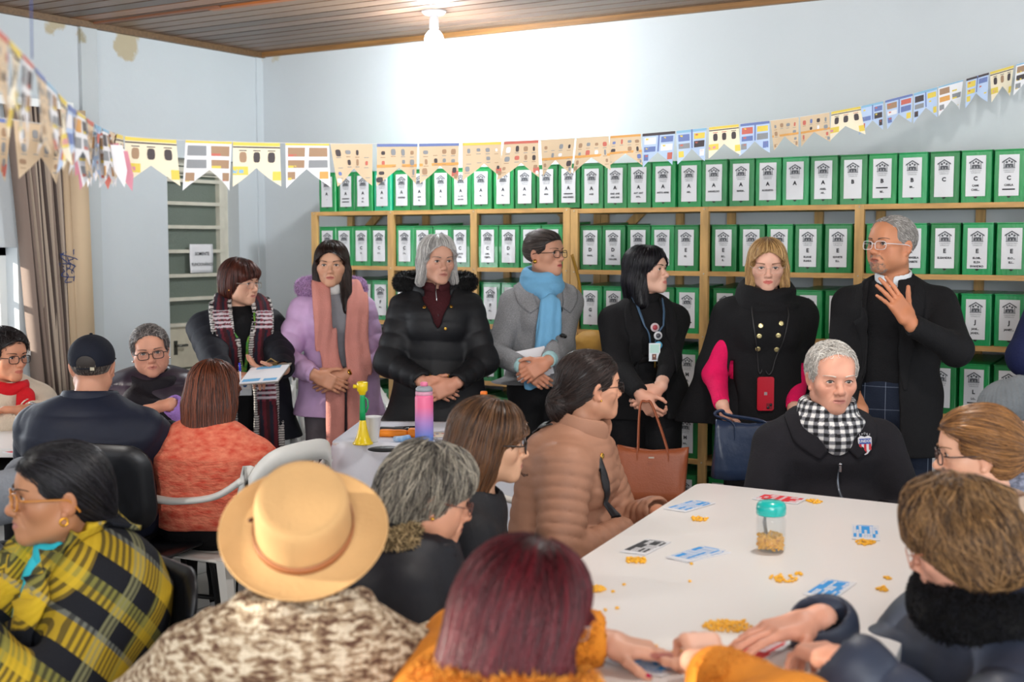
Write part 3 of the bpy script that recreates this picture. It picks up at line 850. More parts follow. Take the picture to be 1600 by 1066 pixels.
# louvred glass door set back in the opening
M_frame=mat('door_paint','#d3cfc0',rough=.45,var=.08,vscale=12);M_louv=mat('louver_glass','#6f7a70',rough=.3,trans=0,bump=.5,bscale=160,spec=.6)
d=empty('door_1',(0,0,0));tag(d,kind='structure')
X0=-.13
mb=MB()
mb.box((X0-.03,DY0,0),(X0+.03,DY0+.05,DZ));mb.box((X0-.03,DY1-.045,0),(X0+.03,DY1,DZ));mb.box((X0-.03,DY0,DZ-.04),(X0+.03,DY1,DZ))
mb.box((X0+.0,DY1-.09,0),(X0+.045,DY1-.048,DZ-.05));mb.box((X0,DY0+.05,DZ-.085),(X0+.04,DY1-.05,DZ-.05))
zr=[2.005-.0]
bars=[.05,.30,.72,1.02,1.185,1.335,1.49,1.645,1.795,1.94]
for z in bars: mb.box((X0-.01,DY0+.05,z-.011),(X0+.05,DY1-.05,z+.011))
for z in (1.975,1.99): mb.box((X0-.01,DY0+.05,z-.004),(X0+.04,DY1-.05,z+.004))
mb.build('door_frame',[M_frame],d)
mb=MB();mb.box((X0-.01,DY0+.05,.745),(X0+.03,DY1-.08,1.01));mb.build('lock_panel',[mat('door_panel','#cfc8b4',rough=.5,var=.1,vscale=9)],d)
mb=MB();mb.box((X0-.008,DY0+.04,.06),(X0+.008,DY1-.05,DZ-.03));mb.build('wired_glass',[M_louv],d)
mb=MB();hp=nv(X0+.03,-.72,.89);mb.tube([hp,hp+nv(.03,0,0),hp+nv(.035,.07,0)],.008,8);mb.box(hp+nv(-.002,-.015,-.06),hp+nv(.003,.015,.03));mb.build('door_handle',[mat('steel_dull','#77756f',rough=.35,metal=1)],d)
def text_geo(s,size,align='CENTER',bold=0.):
    cu=bpy.data.curves.new('t','FONT');cu.body=s;cu.size=size;cu.align_x=align;cu.align_y='CENTER';cu.offset=bold;cu.resolution_u=2
    ob=bpy.data.objects.new('t',cu);COL.objects.link(ob)
    me=bpy.data.meshes.new_from_object(ob.evaluated_get(bpy.context.evaluated_depsgraph_get()))
    v=np.array([x.co[:] for x in me.vertices]).reshape(-1,3);f=[tuple(p.vertices) for p in me.polygons]
    bpy.data.objects.remove(ob);bpy.data.curves.remove(cu);bpy.data.meshes.remove(me);return v,f
_TG={}
def text_on(mb,s,size,o,R,m=0,c=(0.02,.02,.02),sx=1.,bold=0.):
    k=(s,round(size,4),bold)
    if k not in _TG: _TG[k]=text_geo(s,size,'CENTER',bold)
    v,f=_TG[k]
    if len(v): mb.add((v*nv(sx,1,1))@np.asarray(R).T+np.asarray(o),f,m,c,False)
# text frames: columns = text right, text up, outward normal
R_back=np.stack([nv(1,0,0),nv(0,0,1),nv(0,-1,0)],1)   # on things facing -Y
R_left=np.stack([nv(0,1,0),nv(0,0,1),nv(1,0,0)],1)    # on things facing +X
# the notice taped on the louvre door
pc=atx(314,404,X0+.052);w=.20;h=.185
mb=MB();n=8
vv=[];
for i in range(n+1):
    for j in range(n+1):
        u=i/n-.5;v=j/n-.5
        vv.append((X0+.056+.003*math.sin(u*3)*math.sin(v*4+1)+.003*abs(u),pc[1]+u*w,pc[2]+v*h))
mb.add(vv,[(i*(n+1)+j,(i+1)*(n+1)+j,(i+1)*(n+1)+j+1,i*(n+1)+j+1) for i in range(n) for j in range(n)])
sg=mb.build('paper_notice',[mat('paper','#e6e6ea',rough=.7)]);tag(sg,'white paper notice reading SOMENTE FUNCIONÁRIOS taped to the louvred door','notice')
md=sg.modifiers.new('thick','SOLIDIFY');md.thickness=.0012
mb=MB();text_on(mb,'SOMENTE',.030,(X0+.0645,pc[1]+.0,pc[2]+.030),R_left,sx=.95,bold=.0003);text_on(mb,'FUNCIONÁRIOS',.027,(X0+.0645,pc[1]+.0,pc[2]-.038),R_left,sx=.95,bold=.0003)
mb.build('printing',[mat('ink','#22242a',rough=.8)],sg)
# windows
M_white=mat('window_paint','#e9ebea',rough=.4)
for i,(a,b_,z0,z1) in enumerate(WIN):
    d=empty('window_%d'%(i+1));tag(d,kind='structure')
    mb=MB();t=.045
    mb.box((-.16,a,z0),(-.1,a+t,z1));mb.box((-.16,b_-t,z0),(-.1,b_,z1));mb.box((-.16,a,z0),(-.1,b_,z0+t));mb.box((-.16,a,z1-t),(-.1,b_,z1))
    k=6  # bars added to break the sunlight into dapples
    for j in range(1,k): y=a+(b_-a)*j/k;mb.box((-.15,y-.015,z0),(-.11,y+.015,z1))
    for z in (((z0+z1)/2,) if z1-z0>.4 else ()): mb.box((-.15,a,z-.012),(-.11,b_,z+.012))
    mb.build('window_frame',[M_white],d)
    mb=MB();mb.box((-.132,a+t,z0+t),(-.128,b_-t,z1-t));mb.build('pane',[mat('window_glass','#ffffff',rough=.05,alpha=.10)],d)
    mb=MB();mb.box((-.1,a-.03,z0-.03),(.05,b_+.03,z0));mb.build('window_sill',[M_white],d)
# vertical blind drawn together at the end of the near window, and half open along the second
M_bl=[mat('blind_brown','#86746a',rough=.8),mat('blind_beige','#b7a696',rough=.8),mat('blind_dark','#4c3f3a',rough=.8)]
bl=empty('vertical_blind',(0.06,-1.82,0),0,'gathered brown and beige vertical blind hanging beside the bright window','blind')
mb=MB();mb.box((-.03,-2.9,2.285),(.03,.20,2.33));mb.build('headrail',[M_white],bl)
r=random.Random(8)
for j in range(22):
    t=j/21;y0=-.20+.28*t;y1=-.055+.20*t+r.uniform(-.006,.006)
    xx=.0+r.uniform(-.012,.012);mb=MB()
    a=r.uniform(1.30,1.5);dx=.045*math.sin(a);dy=.045*math.cos(a)
    K=10
    V=[];zt=2.285;zb=.66+.05*t
    for q in range(K+1):
        s=q/K;z=zt+(zb-zt)*s;y=y0+(y1-y0)*s+.006*math.sin(s*5+j)
        V+= [(xx-dx,y-dy,z),(xx+dx,y+dy,z)]
    mb.add(V,[(2*q,2*q+1,2*q+3,2*q+2) for q in range(K)])
    ob=mb.build('slat',[M_bl[j%3 if r.random()<.8 else 1]],bl);md=ob.modifiers.new('t','SOLIDIFY');md.thickness=.0015
    mb=MB()
    for u in np.linspace(0,1,5): mb.ball((xx-dx+2*dx*u,y1-dy+2*dy*u,zb-.012-.01*math.sin(u*3)),.0045,n=5)
    mb.build('bead_chain',[mat('chain','#c9c5bd',rough=.4)],ob)
for j in range(3):
    mb=MB();y0=.12+.03*j;y1=.145+.035*j;mb.add([(.02+.02*j,y0-.05,2.285),(.05+.02*j,y0+.05,2.285),(.05+.02*j,y1+.05,.70),(.02+.02*j,y1-.05,.70)],[(0,1,2,3)])
    ob=mb.build('slat',[mat('blind_wide_beige','#cdb495',rough=.75)],bl);md=ob.modifiers.new('t','SOLIDIFY');md.thickness=.002
# blind cords, knotted in blue
cd=MB();pts=[];bo=nv(.06,-1.72,0)
for k in range(26): pts.append((.11+.02*math.sin(k*2.1),-1.62+.045*math.sin(k*1.3)+.10*(k%2==0)*.6,1.46+.06*math.sin(k*.9)-.004*k))
cd.tube(catmull(pts,4),.0028,5);cd.tube(catmull([(.11,-1.58,2.25),(.10,-1.60,1.9),(.10,-1.58,1.5)],5),.002,5)
cd.v=[v-bo for v in cd.v];cd.build('knotted_cord',[mat('cord_blue','#28407a',rough=.6)],bl)
# ---------------------------------------------------------------- ceiling lamp
lp=at(678,18,1);L0=atz(678,17,CZ)
lm=empty('ceiling_lamp',(L0[0],L0[1],CZ),0,'lit white bulb in a round white ceiling holder near the back wall','lamp')
mb=MB();mb.lathe([(0,-.026),(.03,-.026),(.055,-.02),(.066,-.008),(.068,0),(0,0)],32);mb.build('ceiling_rose',[mat('lamp_white','#e8eaee',rough=.4)],lm)
mb=MB();mb.lathe([(0,-.105),(.020,-.105),(.026,-.09),(.026,-.05),(.022,-.024),(0,-.024)],24);mb.build('lamp_holder',[mat('lamp_white','#e8eaee',rough=.4)],lm)
mb=MB();mb.lathe([(0,-.205),(.02,-.203),(.038,-.192),(.050,-.17),(.052,-.15),(.046,-.13),(.03,-.11),(0,-.104)],28);mb.build('bulb',[mat('bulb_glow','#f4f8ff',emit=30.)],lm)
pl=bpy.data.lights.new('bulb_light','POINT');pl.energy=BULB_E;pl.color=(.93,.97,1.0);pl.shadow_soft_size=.055
po=bpy.data.objects.new('bulb_light',pl);COL.objects.link(po);po.location=(L0[0],L0[1],CZ-.235)
# unseen bulbs and an area lamp behind the camera, added to brighten the room
for i,(lx,ly) in enumerate([(4.9,-3.0),(2.2,-5.2),(5.6,-6.9)]):
    g=copy_tree(lm);g.location=(lx,ly,CZ);g['label']=['added unseen bulb in a white holder over the big white table','added unseen bulb in a white holder over the left half of the room','added unseen bulb in a white holder above and behind the camera'][i]
    pl=bpy.data.lights.new('bulb_light','POINT');pl.energy=ROOM_E;pl.color=(1,.97,.92);pl.shadow_soft_size=.08
    po=bpy.data.objects.new('bulb_light',pl);COL.objects.link(po);po.location=(lx,ly,CZ-.235)
area('fill_area_behind',(7.9,-8.0,1.9),(3.6,-1.4,1.1),2.6,AREA_E,(.93,.97,1.0),1.6)  # fill lamp added behind the camera; no windows are built there
area('daylight_window',(.12,-2.95,1.24),(3.5,-3.2,.9),1.7,WIN_E,(.90,.95,1.0),.5)
# ---------------------------------------------------------------- shelving
M_pine=mat('pine','#c79a5c',rough=.55,var=.22,vscale=4,stretch=(1.5,8,8),bump=.1,bscale=30)
M_pinev=mat('pine_upright','#c9a064',rough=.55,var=.22,vscale=4,stretch=(8,8,1.2),bump=.1,bscale=30)
YF=-.38;TH=.024
TZ=[1.735,1.405,1.080,.755,.425,.10]
def shelf_unit(label,xs,tz):
    x0=xs[0];x1=xs[-1];u=empty('shelf_unit',(x0,0,0),0,label,'shelf')
    for k,z in enumerate(tz):
        mb=MB();mb.box((.0,YF,z-TH),(x1-x0,-.03,z));
        mb.build('shelf_board',[M_pine],u)
    for k,x in enumerate(xs):
        mb=MB();w=.022
        mb.box((x-x0-w,YF-.003,0),(x-x0+w,YF+.02,tz[0]-.001));mb.build('upright',[M_pinev],u)
        mb=MB();mb.box((x-x0-w,-.035,0),(x-x0+w,-.012,tz[0]-.001));mb.build('upright',[M_pinev],u)
    for a,b_ in zip(xs[:-1],xs[1:]):
        mb=MB();c=(a+b_)/2-x0+.08;mb.box((c-.022,-.03,.0),(c+.022,-.008,tz[0]-TH));mb.build('back_batten',[M_pinev],u)
    for (a,sd) in ((xs[0],1),(xs[-1],-1)):
        mb=MB();xa=a-x0+sd*.02
        V=[(xa,-.045,tz[0]-TH-.16),(xa,-.045,tz[0]-TH-.22),(xa+sd*.24,-.045,tz[0]-TH),(xa+sd*.17,-.045,tz[0]-TH)]
        V2=[(p[0],p[1]+.02,p[2]) for p in V]
        mb.add(V+V2,[(0,1,2,3),(7,6,5,4),(0,4,5,1),(1,5,6,2),(2,6,7,3),(3,7,4,0)],smooth=False);mb.build('brace',[M_pinev],u)
    mb=MB()
    for x in xs:
        for z in tz: mb.ball((x-x0,YF-.004,z-TH/2),(.004,.002,.004),n=5)
    mb.build('screws',[mat('screw','#d9d4c4',rough=.3,metal=.8)],u)
    return u
shelf_unit('pine shelf unit at the left, its three bays full of green boxes',[.775,1.37,1.965,2.575],TZ)
shelf_unit('pine shelf unit at the right, behind the woman in the cape and the man speaking',[2.622,3.385,4.185,4.985,5.75],[z-.006 for z in TZ])
# ---------------------------------------------------------------- green archive boxes
def box_mat(n,c,rg):
    m=mat(n,c,rough=rg,bump=.35,bscale=22,stretch=(3,3,.7),spec=.6,coat=.35,var=.12,vscale=5);return m
GREENS=[box_mat('box_green','#12924a',.38),box_mat('box_green_deep','#0f7c3c',.42),box_mat('box_green_light','#1c9b58',.33),box_mat('box_teal','#18b183',.42),box_mat('box_green_dull','#2c8a4c',.4)]
M_lab=mat('label_paper','#dedfe2',rough=.4,coat=.35,bump=.35,bscale=16)
M_ink=mat('ink','#22242a',rough=.8)
M_grey=mat('ink_grey','#5b5e63',rough=.8)
BW,BH,BD=.134,.236,.31
_boxme={}
def box_meshes():
    out=[]
    for v in range(4):
        r=random.Random(v);mb=MB()
        # slightly bowed body with a rounded vertical edge
        n=5
        ring=[]
        b=.004
        prof=[(-BW/2+b,0),(BW/2-b,0),(BW/2,b),(BW/2,BD-b),(BW/2-b,BD),(-BW/2+b,BD),(-BW/2,BD-b),(-BW/2,b)]
        zs=[0,BH*.5,BH-.006,BH];ins=[.001,-.0015,.0,.003]
        V=[]
        for z,i in zip(zs,ins):
            for (x,y) in prof: V.append((x*(1-i*8),y+(i if y<.1 else -i),z))
        k=8;F=[tuple(range(k))[::-1],tuple(range(3*k,4*k))]+[(a*k+q,a*k+(q+1)%k,(a+1)*k+(q+1)%k,(a+1)*k+q) for a in range(3) for q in range(k)]
        mb.add(V,F,0,None,False)
        me=mb.mesh('archive_box',[GREENS[0]]);
        out.append(me)
    return out
BM=box_meshes()
def lid_mesh(v):
    r=random.Random(v+20);mb=MB();up=[.004,.012,.002,.020][v]
    x=BW/2+.0015
    V=[(-x,-.002,BH-.002),(x,-.002,BH-.002),(x,BD,BH+up*.4),(-x,BD,BH+up*.4),(-x,-.002,BH+.002),(x,-.002,BH+.002),(x,BD,BH+.003+up),(-x,BD,BH+.003+up)]
    mb.add(V,[(0,3,2,1),(4,5,6,7),(0,1,5,4),(1,2,6,5),(2,3,7,6),(3,0,4,7)],smooth=False);return mb
LM=[[lid_mesh(v).mesh('lid',[GREENS[g]]) for g in range(5)] for v in range(4)]
BMg=[[None]*5 for _ in range(4)]
for v in range(4):
    for g in range(5):
        me=BM[v].copy();me.materials.clear();me.materials.append(GREENS[g]);BMg[v][g]=me
_lab={}
def label_meshes(letter,lines,wd=.088,ht=.185):
    k=(letter,tuple(lines))
    if k in _lab: return _lab[k]
    mb=MB();n=6;V=[]
    rr=random.Random(ord(letter[0])+len(lines));ph=rr.random()*6
    for i in range(n+1):
        for j in range(n+1):
            u=i/n-.5;v=j/n
            V.append((u*wd,-.0045-.0008*math.sin(u*9+v*7+ph),.028+v*ht))
    mb.add(V,[(i*(n+1)+j,(i+1)*(n+1)+j,(i+1)*(n+1)+j+1,i*(n+1)+j+1) for i in range(n) for j in range(n)])
    pm=mb.mesh('paper_label',[M_lab])
    y=-.0058;mb=MB();R=R_back
    # emblem: a roof over a cluster of people
    zt=.028+ht-.012
    def q(pts,m=1): mb.add([(a,y,b) for a,b in pts],[tuple(range(len(pts)))],m,None,False)
    q([(-.031,zt-.019),(0,zt),(0,zt-.006),(-.031,zt-.026)]);q([(0,zt),(.031,zt-.019),(.031,zt-.026),(0,zt-.006)])
    q([(-.024,zt-.022),(-.021,zt-.020),(-.021,zt-.048),(-.024,zt-.048)]);q([(.021,zt-.020),(.024,zt-.022),(.024,zt-.048),(.021,zt-.048)])
    q([(-.026,zt-.047),(.026,zt-.047),(.026,zt-.050),(-.026,zt-.050)])
    for cx,cz,rd in ((-.011,zt-.022,.0055),(.011,zt-.022,.0055),(0,zt-.016,.005),(-.005,zt-.033,.0045),(.006,zt-.033,.0045)):
        a=np.arange(8)*math.pi/4;q([(cx+rd*math.cos(t),cz+rd*math.sin(t)) for t in a])
    for cx in (-.013,.013,0): q([(cx-.006,zt-.046),(cx+.006,zt-.046),(cx+.004,zt-.030),(cx-.004,zt-.030)])
    text_on(mb,'CADASTRO',.0085,(0,y,zt-.058),R,1,sx=1.1);text_on(mb,'ÚNICO',.0085,(0,y,zt-.067),R,1,sx=1.5)
    text_on(mb,letter,.026,(0,y,.028+ht*.43),R,0,bold=.0012)
    z=.028+ht*.26
    for l in lines:
        if l=='#': q([(-.028,z-.003),(.028,z-.003),(.028,z+.003),(-.028,z+.003)],0)
        else: text_on(mb,l,.0125,(0,y,z),R,0,bold=.0006)
        z-=.019
    ink=mb.mesh('printing',[M_ink,M_grey])
    mb=MB();a=np.linspace(math.pi,2*math.pi,9);q2=[(.008*math.cos(t),-.0012,.027+.008*math.sin(t)) for t in a];mb.add(q2,[tuple(range(9))],0,None,False)
    hole=mb.mesh('finger_hole',[mat('hole_dark','#1d1418')])
    _lab[k]=(pm,ink,hole);return _lab[k]
ordn=['first','second','third','fourth','fifth','sixth','seventh','eighth','ninth','tenth','eleventh','twelfth','thirteenth','fourteenth','fifteenth','sixteenth','seventeenth','eighteenth','nineteenth','twentieth']
rb=random.Random(12)
def archive_box(x,z,letter,lines,label,g,yaw=0.,dy=0.,v=None,group='green archive boxes on the shelves'):
    v=rb.randrange(4) if v is None else v
    o=link('archive_box',BMg[v][g],None,(x,YF+.006+dy,z+.0006),yaw);tag(o,label,'box',group)
    link('lid',LM[v][g],o)
    p,i,h=label_meshes(letter,lines)
    a=link('paper_label',p,o);link('printing',i,a);link('finger_hole',h,o)
    return o
# top row, left to right
top=[('A',['..']),('A',['#','#']),('A',['AD','AL..']),('A',['AG..']),('A',['ADRIANA']),('A',['ADR','AL.']),('A',['A..']),('A',['AL-AN','AN-AN']),('A',['AI..']),('A',['AL..']),('A',['AN..']),('A',['ANA']),('A',['#','ANA MARIA']),
('A',['AND']),('A',['AND ANE','ANG ANI']),('A',['ANT ANT','APA..']),('A',['ANTO APAR']),('A',['ARI..']),('A',['AMARILDO']),('A',['MARIA..']),('A',['AUGUSTO']),('A',[]),('A',['ARIEL','AR..']),('B',[]),('B',['#','BE..']),('B',['BR...']),('C',[]),('C',['CAMI','CARL..']),('C',['CARLA','#']),('C',['CARMEM'])]
gi={3:3,21:2,25:2,29:2,14:4,15:4,18:4,19:4,23:4}
for k,(lt,ln) in enumerate(top):
    x=.868+k*.1424
    g=gi.get(k,rb.choice([0,0,1,4] if k>12 else [0,0,1]))
    if k<10: pos='%s from the left end'%ordn[k]
    elif k<20: pos='%s from the left end'%ordn[k]
    else: pos='%s from the right end'%ordn[29-k]
    if k==29: pos='nearest the right picture edge'
    archive_box(x,TZ[0]+(0 if x<2.6 else -.006),lt,ln,'green archive box %s on top of the shelves, %s'%(lt,pos),g,rb.uniform(-.05,.03) if k<20 else -rb.uniform(.0,.06),rb.uniform(0,.02),group='archive boxes on top of the shelves')
for k in range(3): archive_box(.868+(30+k)*.1424,TZ[0]-.006,'C',['CE..'],'green archive box on top, %s past the right picture edge'%ordn[k],0,0,0,group='archive boxes past the picture edge')
LET={1:['CCCC','CCCC','CDDD','DDDDE','EEEEE','EEEEE'],2:['EEEF','FFFF','FGGG','GGGHH','HHIII','JJJJJ'],3:['IIII','IJJJ','JJJJ','JKLLM','LLLLL','LLLLL'],4:['LLMM','MMMM','MMMM','MMMMM','MMMMM','MMNNN'],5:['MNNN','NNNN','NNPP','PPRRR','RRRRR','RRSSS']}
NM={(1,4,3):['ELIANE','ELIARA'],(1,4,4):['EDIVETE','ELI..'],(1,5,1):['ELISANGELA','ELIZABETE'],(1,5,2):['ELISANDRA'],(1,5,3):['ELOIR..','ELZA','EVANDRO'],(1,5,4):['ELO...','ELI...'],(2,4,4):['IVO','IVONETE'],(2,5,3):['JANI...','JANDI..'],(2,5,4):['JANET...'],(1,3,0):['DANI..'],(1,3,1):['DE..','DEA-DEL'],(1,3,3):['DO..','DOM'],(1,2,0):['CRIS..','CRISTI..'],(3,5,2):['LUCI...','LU...'],(4,3,1):['MARIA','M..'],(1,1,3):['CLEUSA','CLE..']}
BAYS=[(.80,1.35),(1.39,1.945),(1.985,2.555),(2.645,3.36),(3.41,4.16),(4.21,4.96)]
bayn=['leftmost bay','second bay','third bay','fourth bay','fifth bay','sixth bay']
tiern={1:'second level',2:'third level',3:'fourth level',4:'fifth level',5:'lowest level'}
SKIP=set()
for t in (1,2,3,4,5):
    for b_ in range(6):
        n=4 if b_<3 else 5;x0,x1=BAYS[b_]
        if (t,b_)in SKIP: continue
        pit=(x1-x0-.01)/n if b_<3 else (x1-x0-.01)/n
        for j in range(n):
            if (t,b_,j) in SKIP: rb.random();continue
            lt=LET[t][b_][j];ln=NM.get((t,b_,j),[lt+rb.choice('AEIOU')+'..',rb.choice(['#',lt+rb.choice('AEIOU')+rb.choice('LNRS')+'..',lt+'..'])][:rb.choice([1,2])])
            x=x0+pit*(j+.5)+rb.uniform(-.002,.004)
            if t==5 and b_ in(0,): pass
            pos={0:'first box from the left',n-1:'last box to the right'}.get(j,ordn[j]+' box from the left')
            lab='green archive box %s, %s in the %s, %s'%(lt,{'first box from the left':'first from left','last box to the right':'rightmost'}.get(pos,pos.replace(' box','').replace(' from the left',' from left')),bayn[b_],tiern[t])
            tilt=0
            archive_box(x,TZ[t]+(0 if b_<3 else -.006),lt,ln,lab,rb.choice([0,0,1,1,2] if t<3 else [0,1,1]),rb.uniform(-.03,.012),rb.uniform(0,.012) if t<2 else rb.uniform(0,.04),group='archive boxes on the '+tiern[t])
            if t in(1,2,3) and rb.random()<.8:
                pass
# ---------------------------------------------------------------- paper-flag buntings
M_flag=[mat('flag_tan','#d6bfa0',rough=.7),mat('flag_cream','#efe3c8',rough=.7),mat('flag_white','#e9e9ec',rough=.7),mat('flag_blue','#b9cdea',rough=.7),mat('print_yellow','#e3cb5c',rough=.7),mat('print_rose','#c96f62',rough=.7),mat('print_slate','#6f80b4',rough=.7),mat('print_dark','#4c4548',rough=.7),mat('print_brown','#a8896e',rough=.7),mat('print_orange','#dba25c',rough=.7),mat('print_sky','#8dbad6',rough=.7),mat('print_grey','#8f9296',rough=.7),mat('print_pink','#d88fa0',rough=.7)]
def flag(name,parent,P0,P1,H,style,rs,twist=0.,sw=0.):
    """a swallow-tailed page: top edge from P0 to P1, hanging H"""
    P0=np.asarray(P0,float);P1=np.asarray(P1,float);u=unit(P1-P0);W=np.linalg.norm(P1-P0)
    nrm=unit(np.cross(u,nv(0,0,1)));dn=unit(nv(0,0,-1)+nrm*sw)
    mb=MB();NX,NY=8,5
    cut=.42
    ph=rs.random()*6;am=.004+.006*rs.random()
    def S(a,b): # a 0..1 across, b 0..1 down
        return P0+(P1-P0)*a+dn*(b*H)+nrm*(am*math.sin(a*5+ph)*b*1.5+twist*(a-.5)*b*.05)
    V=[];
    for j in range(NY+1):
        for i in range(NX+1):
            a=i/NX;m=1-cut*(1-abs(a-.5)*2)
            V.append(S(a,j/NY*m))
    mb.add(V,[(j*(NX+1)+i,j*(NX+1)+i+1,(j+1)*(NX+1)+i+1,(j+1)*(NX+1)+i) for j in range(NY) for i in range(NX)],{'tan':0,'white':2,'yellow':1,'blue':3}[style])
    def lim(a): return 1-cut*(1-abs(a-.5)*2)
    def R(a0,b0,a1,b1,m):
        b1=min(b1,lim(a0)-.01,lim(a1)-.01) if True else b1
        if a0<.5<a1: b1=min(b1,1-cut-.01)
        if b1<=b0+.01: return
        for s in (1,-1):
            pts=[];K=3
            for q in range(K+1): pts.append(S(a0+(a1-a0)*q/K,b0)+nrm*s*.0009)
            for q in range(K+1): pts.append(S(a0+(a1-a0)*q/K,b1)+nrm*s*.0009)
            mb.add(pts,[(q,q+1,K+2+q,K+1+q) if s>0 else (K+1+q,K+2+q,q+1,q) for q in range(K)],m,None,False)
    def blob(a,b,w,h,m):
        if b+h>lim(a)-.02 : return
        for s in (1,-1):
            t=np.arange(10)*2*math.pi/10;e=.6
            pts=[S(a+np.sign(math.cos(x))*abs(math.cos(x))**e*w,b+np.sign(math.sin(x))*abs(math.sin(x))**e*h)+nrm*s*.0012 for x in t]
            mb.add(pts,[tuple(range(10))],m,None,False)
    c=rs.choice
    if style=='tan':
        if rs.random()<.6: R(0,0,1,.07,c([5,9,6,4]))
        if rs.random()<.35: R(0,.5,1,.8,9)
        for (a,b) in ((.14,.22),(.38,.20),(.62,.21),(.86,.22),(.14,.46),(.38,.44),(.62,.44),(.86,.46),(.10,.70),(.9,.70),(.06,.86),(.94,.86)):
            if rs.random()<.85: blob(a,b,rs.uniform(.03,.07),rs.uniform(.04,.085),c([7,8,11,7,5,6,11,8,2,11]))
            R(a-.06,b+.10,a+.05,b+.115,c([11,8,11]))
        if rs.random()<.5: R(.84,.72,1,.86,5)
    elif style=='yellow':
        R(0,0,1,.08,4);R(0,.1,1,.13,7)
        R(0,.55,.3,.9,4)
        for a in (.2,.5,.82): blob(a,.34,.075,.12,c([7,8,7])); R(a-.08,.18,a+.08,.20,c([7,5]))
        R(.85,.66,1,.97,4);R(0,.62,.2,.7,c([10,12]))
    elif style=='white':
        R(0,0,1,.05,c([5,10,4]))
        for (a0,b0,a1,b1) in ((.05,.10,.44,.30),(.54,.10,.95,.30),(.05,.38,.44,.55),(.54,.38,.95,.55),(.04,.64,.22,.82),(.78,.64,.96,.84)):
            if rs.random()<.9: R(a0,b0,a1,b1,c([8,11,8,7,9,11]))
            R(a0,b1-.05,(a0+a1)/2,b1,c([4,5,4]))
    else:
        R(0,0,1,.08,c([6,7,10]));R(.48,0,.53,.56,6)
        for (a0,b0,a1,b1) in ((.05,.13,.42,.33),(.58,.13,.95,.3),(.05,.40,.42,.55),(.58,.36,.95,.55),(.04,.62,.2,.8),(.8,.62,.96,.85)):
            if rs.random()<.9: R(a0,b0,a1,b1,c([6,2,11,6,4,5,8,7]))
            R(a0+.05,b0+.02,a0+.14,b0+.07,c([4,5]))
    return mb.build(name,M_flag,parent)
rs=random.Random(21)
def bunting(label,pts,edges,styles,H=.135,r=.0011):
    """pts: (px,py,depth) control points; edges: list of (x0,x1) photo columns of each flag's top edge"""
    o=empty('bunting',tuple(at(*pts[0])),0,label,'bunting')
    W=np.array([at(*p) for p in pts])-at(*pts[0])
    C=catmull(W,14)
    mb=MB();mb.tube(C,r,5);mb.build('string',[mat('string_white','#dcdcdc',rough=.7)],o)
    base=at(*pts[0]);xs=np.array([px(c+base)[0] for c in C])
    def on(x):
        for i in range(len(xs)-1):
            if (xs[i]-x)*(xs[i+1]-x)<=0 and xs[i]!=xs[i+1]:
                t=(x-xs[i])/(xs[i+1]-xs[i]);return C[i]*(1-t)+C[i+1]*t
        return None
    for k,(a,b) in enumerate(edges):
        A=on(a);B=on(b)
        if A is None or B is None: continue
        st=styles[k%len(styles)] if not isinstance(styles,dict) else styles[k]
        flag('paper_flag',o,A,B,H*rs.uniform(.94,1.05),st,rs,twist=rs.uniform(-1,1),sw=rs.uniform(-.10,.10))
    return o
main=[(195,213,3.5),(290,219,3.62),(480,224,3.95),(700,224,4.5),(900,216,5.1),(1100,200,5.45),(1350,165,5.78),(1660,80,6.0)]
ed=[(195,275),(290,362),(364,437),(446,514),(516,582),(589,652),(655,717),(723,783),(788,841),(845,898),(901,951),(954,1001),(1004,1055),(1057,1104),(1108,1154),(1157,1202),(1204,1248),(1250,1296),(1299,1344),(1346,1380),(1383,1426),(1428,1464),(1466,1505),(1510,1545),(1547,1584),(1588,1625)]
st=['yellow','white','yellow','white','tan','tan','tan','tan','tan','tan','tan','tan','blue','blue','yellow','blue','tan','tan','yellow','blue','blue','blue','white','blue','yellow','white']
bunting('long bunting of magazine-page flags strung across in front of the shelves',main,ed,st)
n1=[(-40,20,1.7),(0,48,1.85),(55,105,2.15),(110,165,2.6),(160,200,3.1),(195,213,3.5)]
e1=[(-34,-12),(-9,12),(14,33),(35,52),(54,70),(73,88),(91,104),(107,119),(121,133),(135,146),(148,158),(160,169),(171,180),(182,192)]
bunting('blurred bunting of paper flags running towards the camera at the left',n1,e1,['white','tan','yellow','white','tan','white','yellow','blue','white','tan','blue'],H=.14)
n2=[(-60,176,2.72),(0,184,2.78),(60,193,2.86),(110,200,2.95),(150,206,3.15),(192,213,3.5)]
e2=[(-58,18),(21,105),(110,150),(153,185)]
bunting('short bunting of large tan flags in front of the gathered blind',n2,e2,['tan','tan','white','white'],H=.135)
# tuft of folded streamers knotted where the strings meet
tf=empty('flag_tuft',tuple(at(160,235,3.35)),0,'tuft of folded pointed paper streamers under the knot of the buntings','decoration')
for k in range(15):
    a=k/14;x=132+a*58;y0=238+6*math.sin(k);P0=at(x,y0-8,3.3+.1*math.sin(k*2))-at(160,235,3.35)
    ln=.075+.03*math.sin(k*1.7)**2;dx=(a-.5)*.05;c=rs.choice([2,3,12,2,5,1])
    d=RT*dx;w=RT*.012+FW*rs.uniform(-.012,.012)
    mb=MB();V=[P0-w,P0+w,P0+d*.5+w*1.1-UP*ln*.6,P0+d-UP*ln,P0+d*.5-w*1.1-UP*ln*.6];mb.add(V,[(0,1,2,3,4)],0,None,False)
    ob=mb.build('streamer',[M_flag[c]],tf);md=ob.modifiers.new('t','SOLIDIFY');md.thickness=.0008
mb=MB();a=at(38,16,2.05);a=atz(38,12,CZ-.002);b_=at(50,92,2.1)
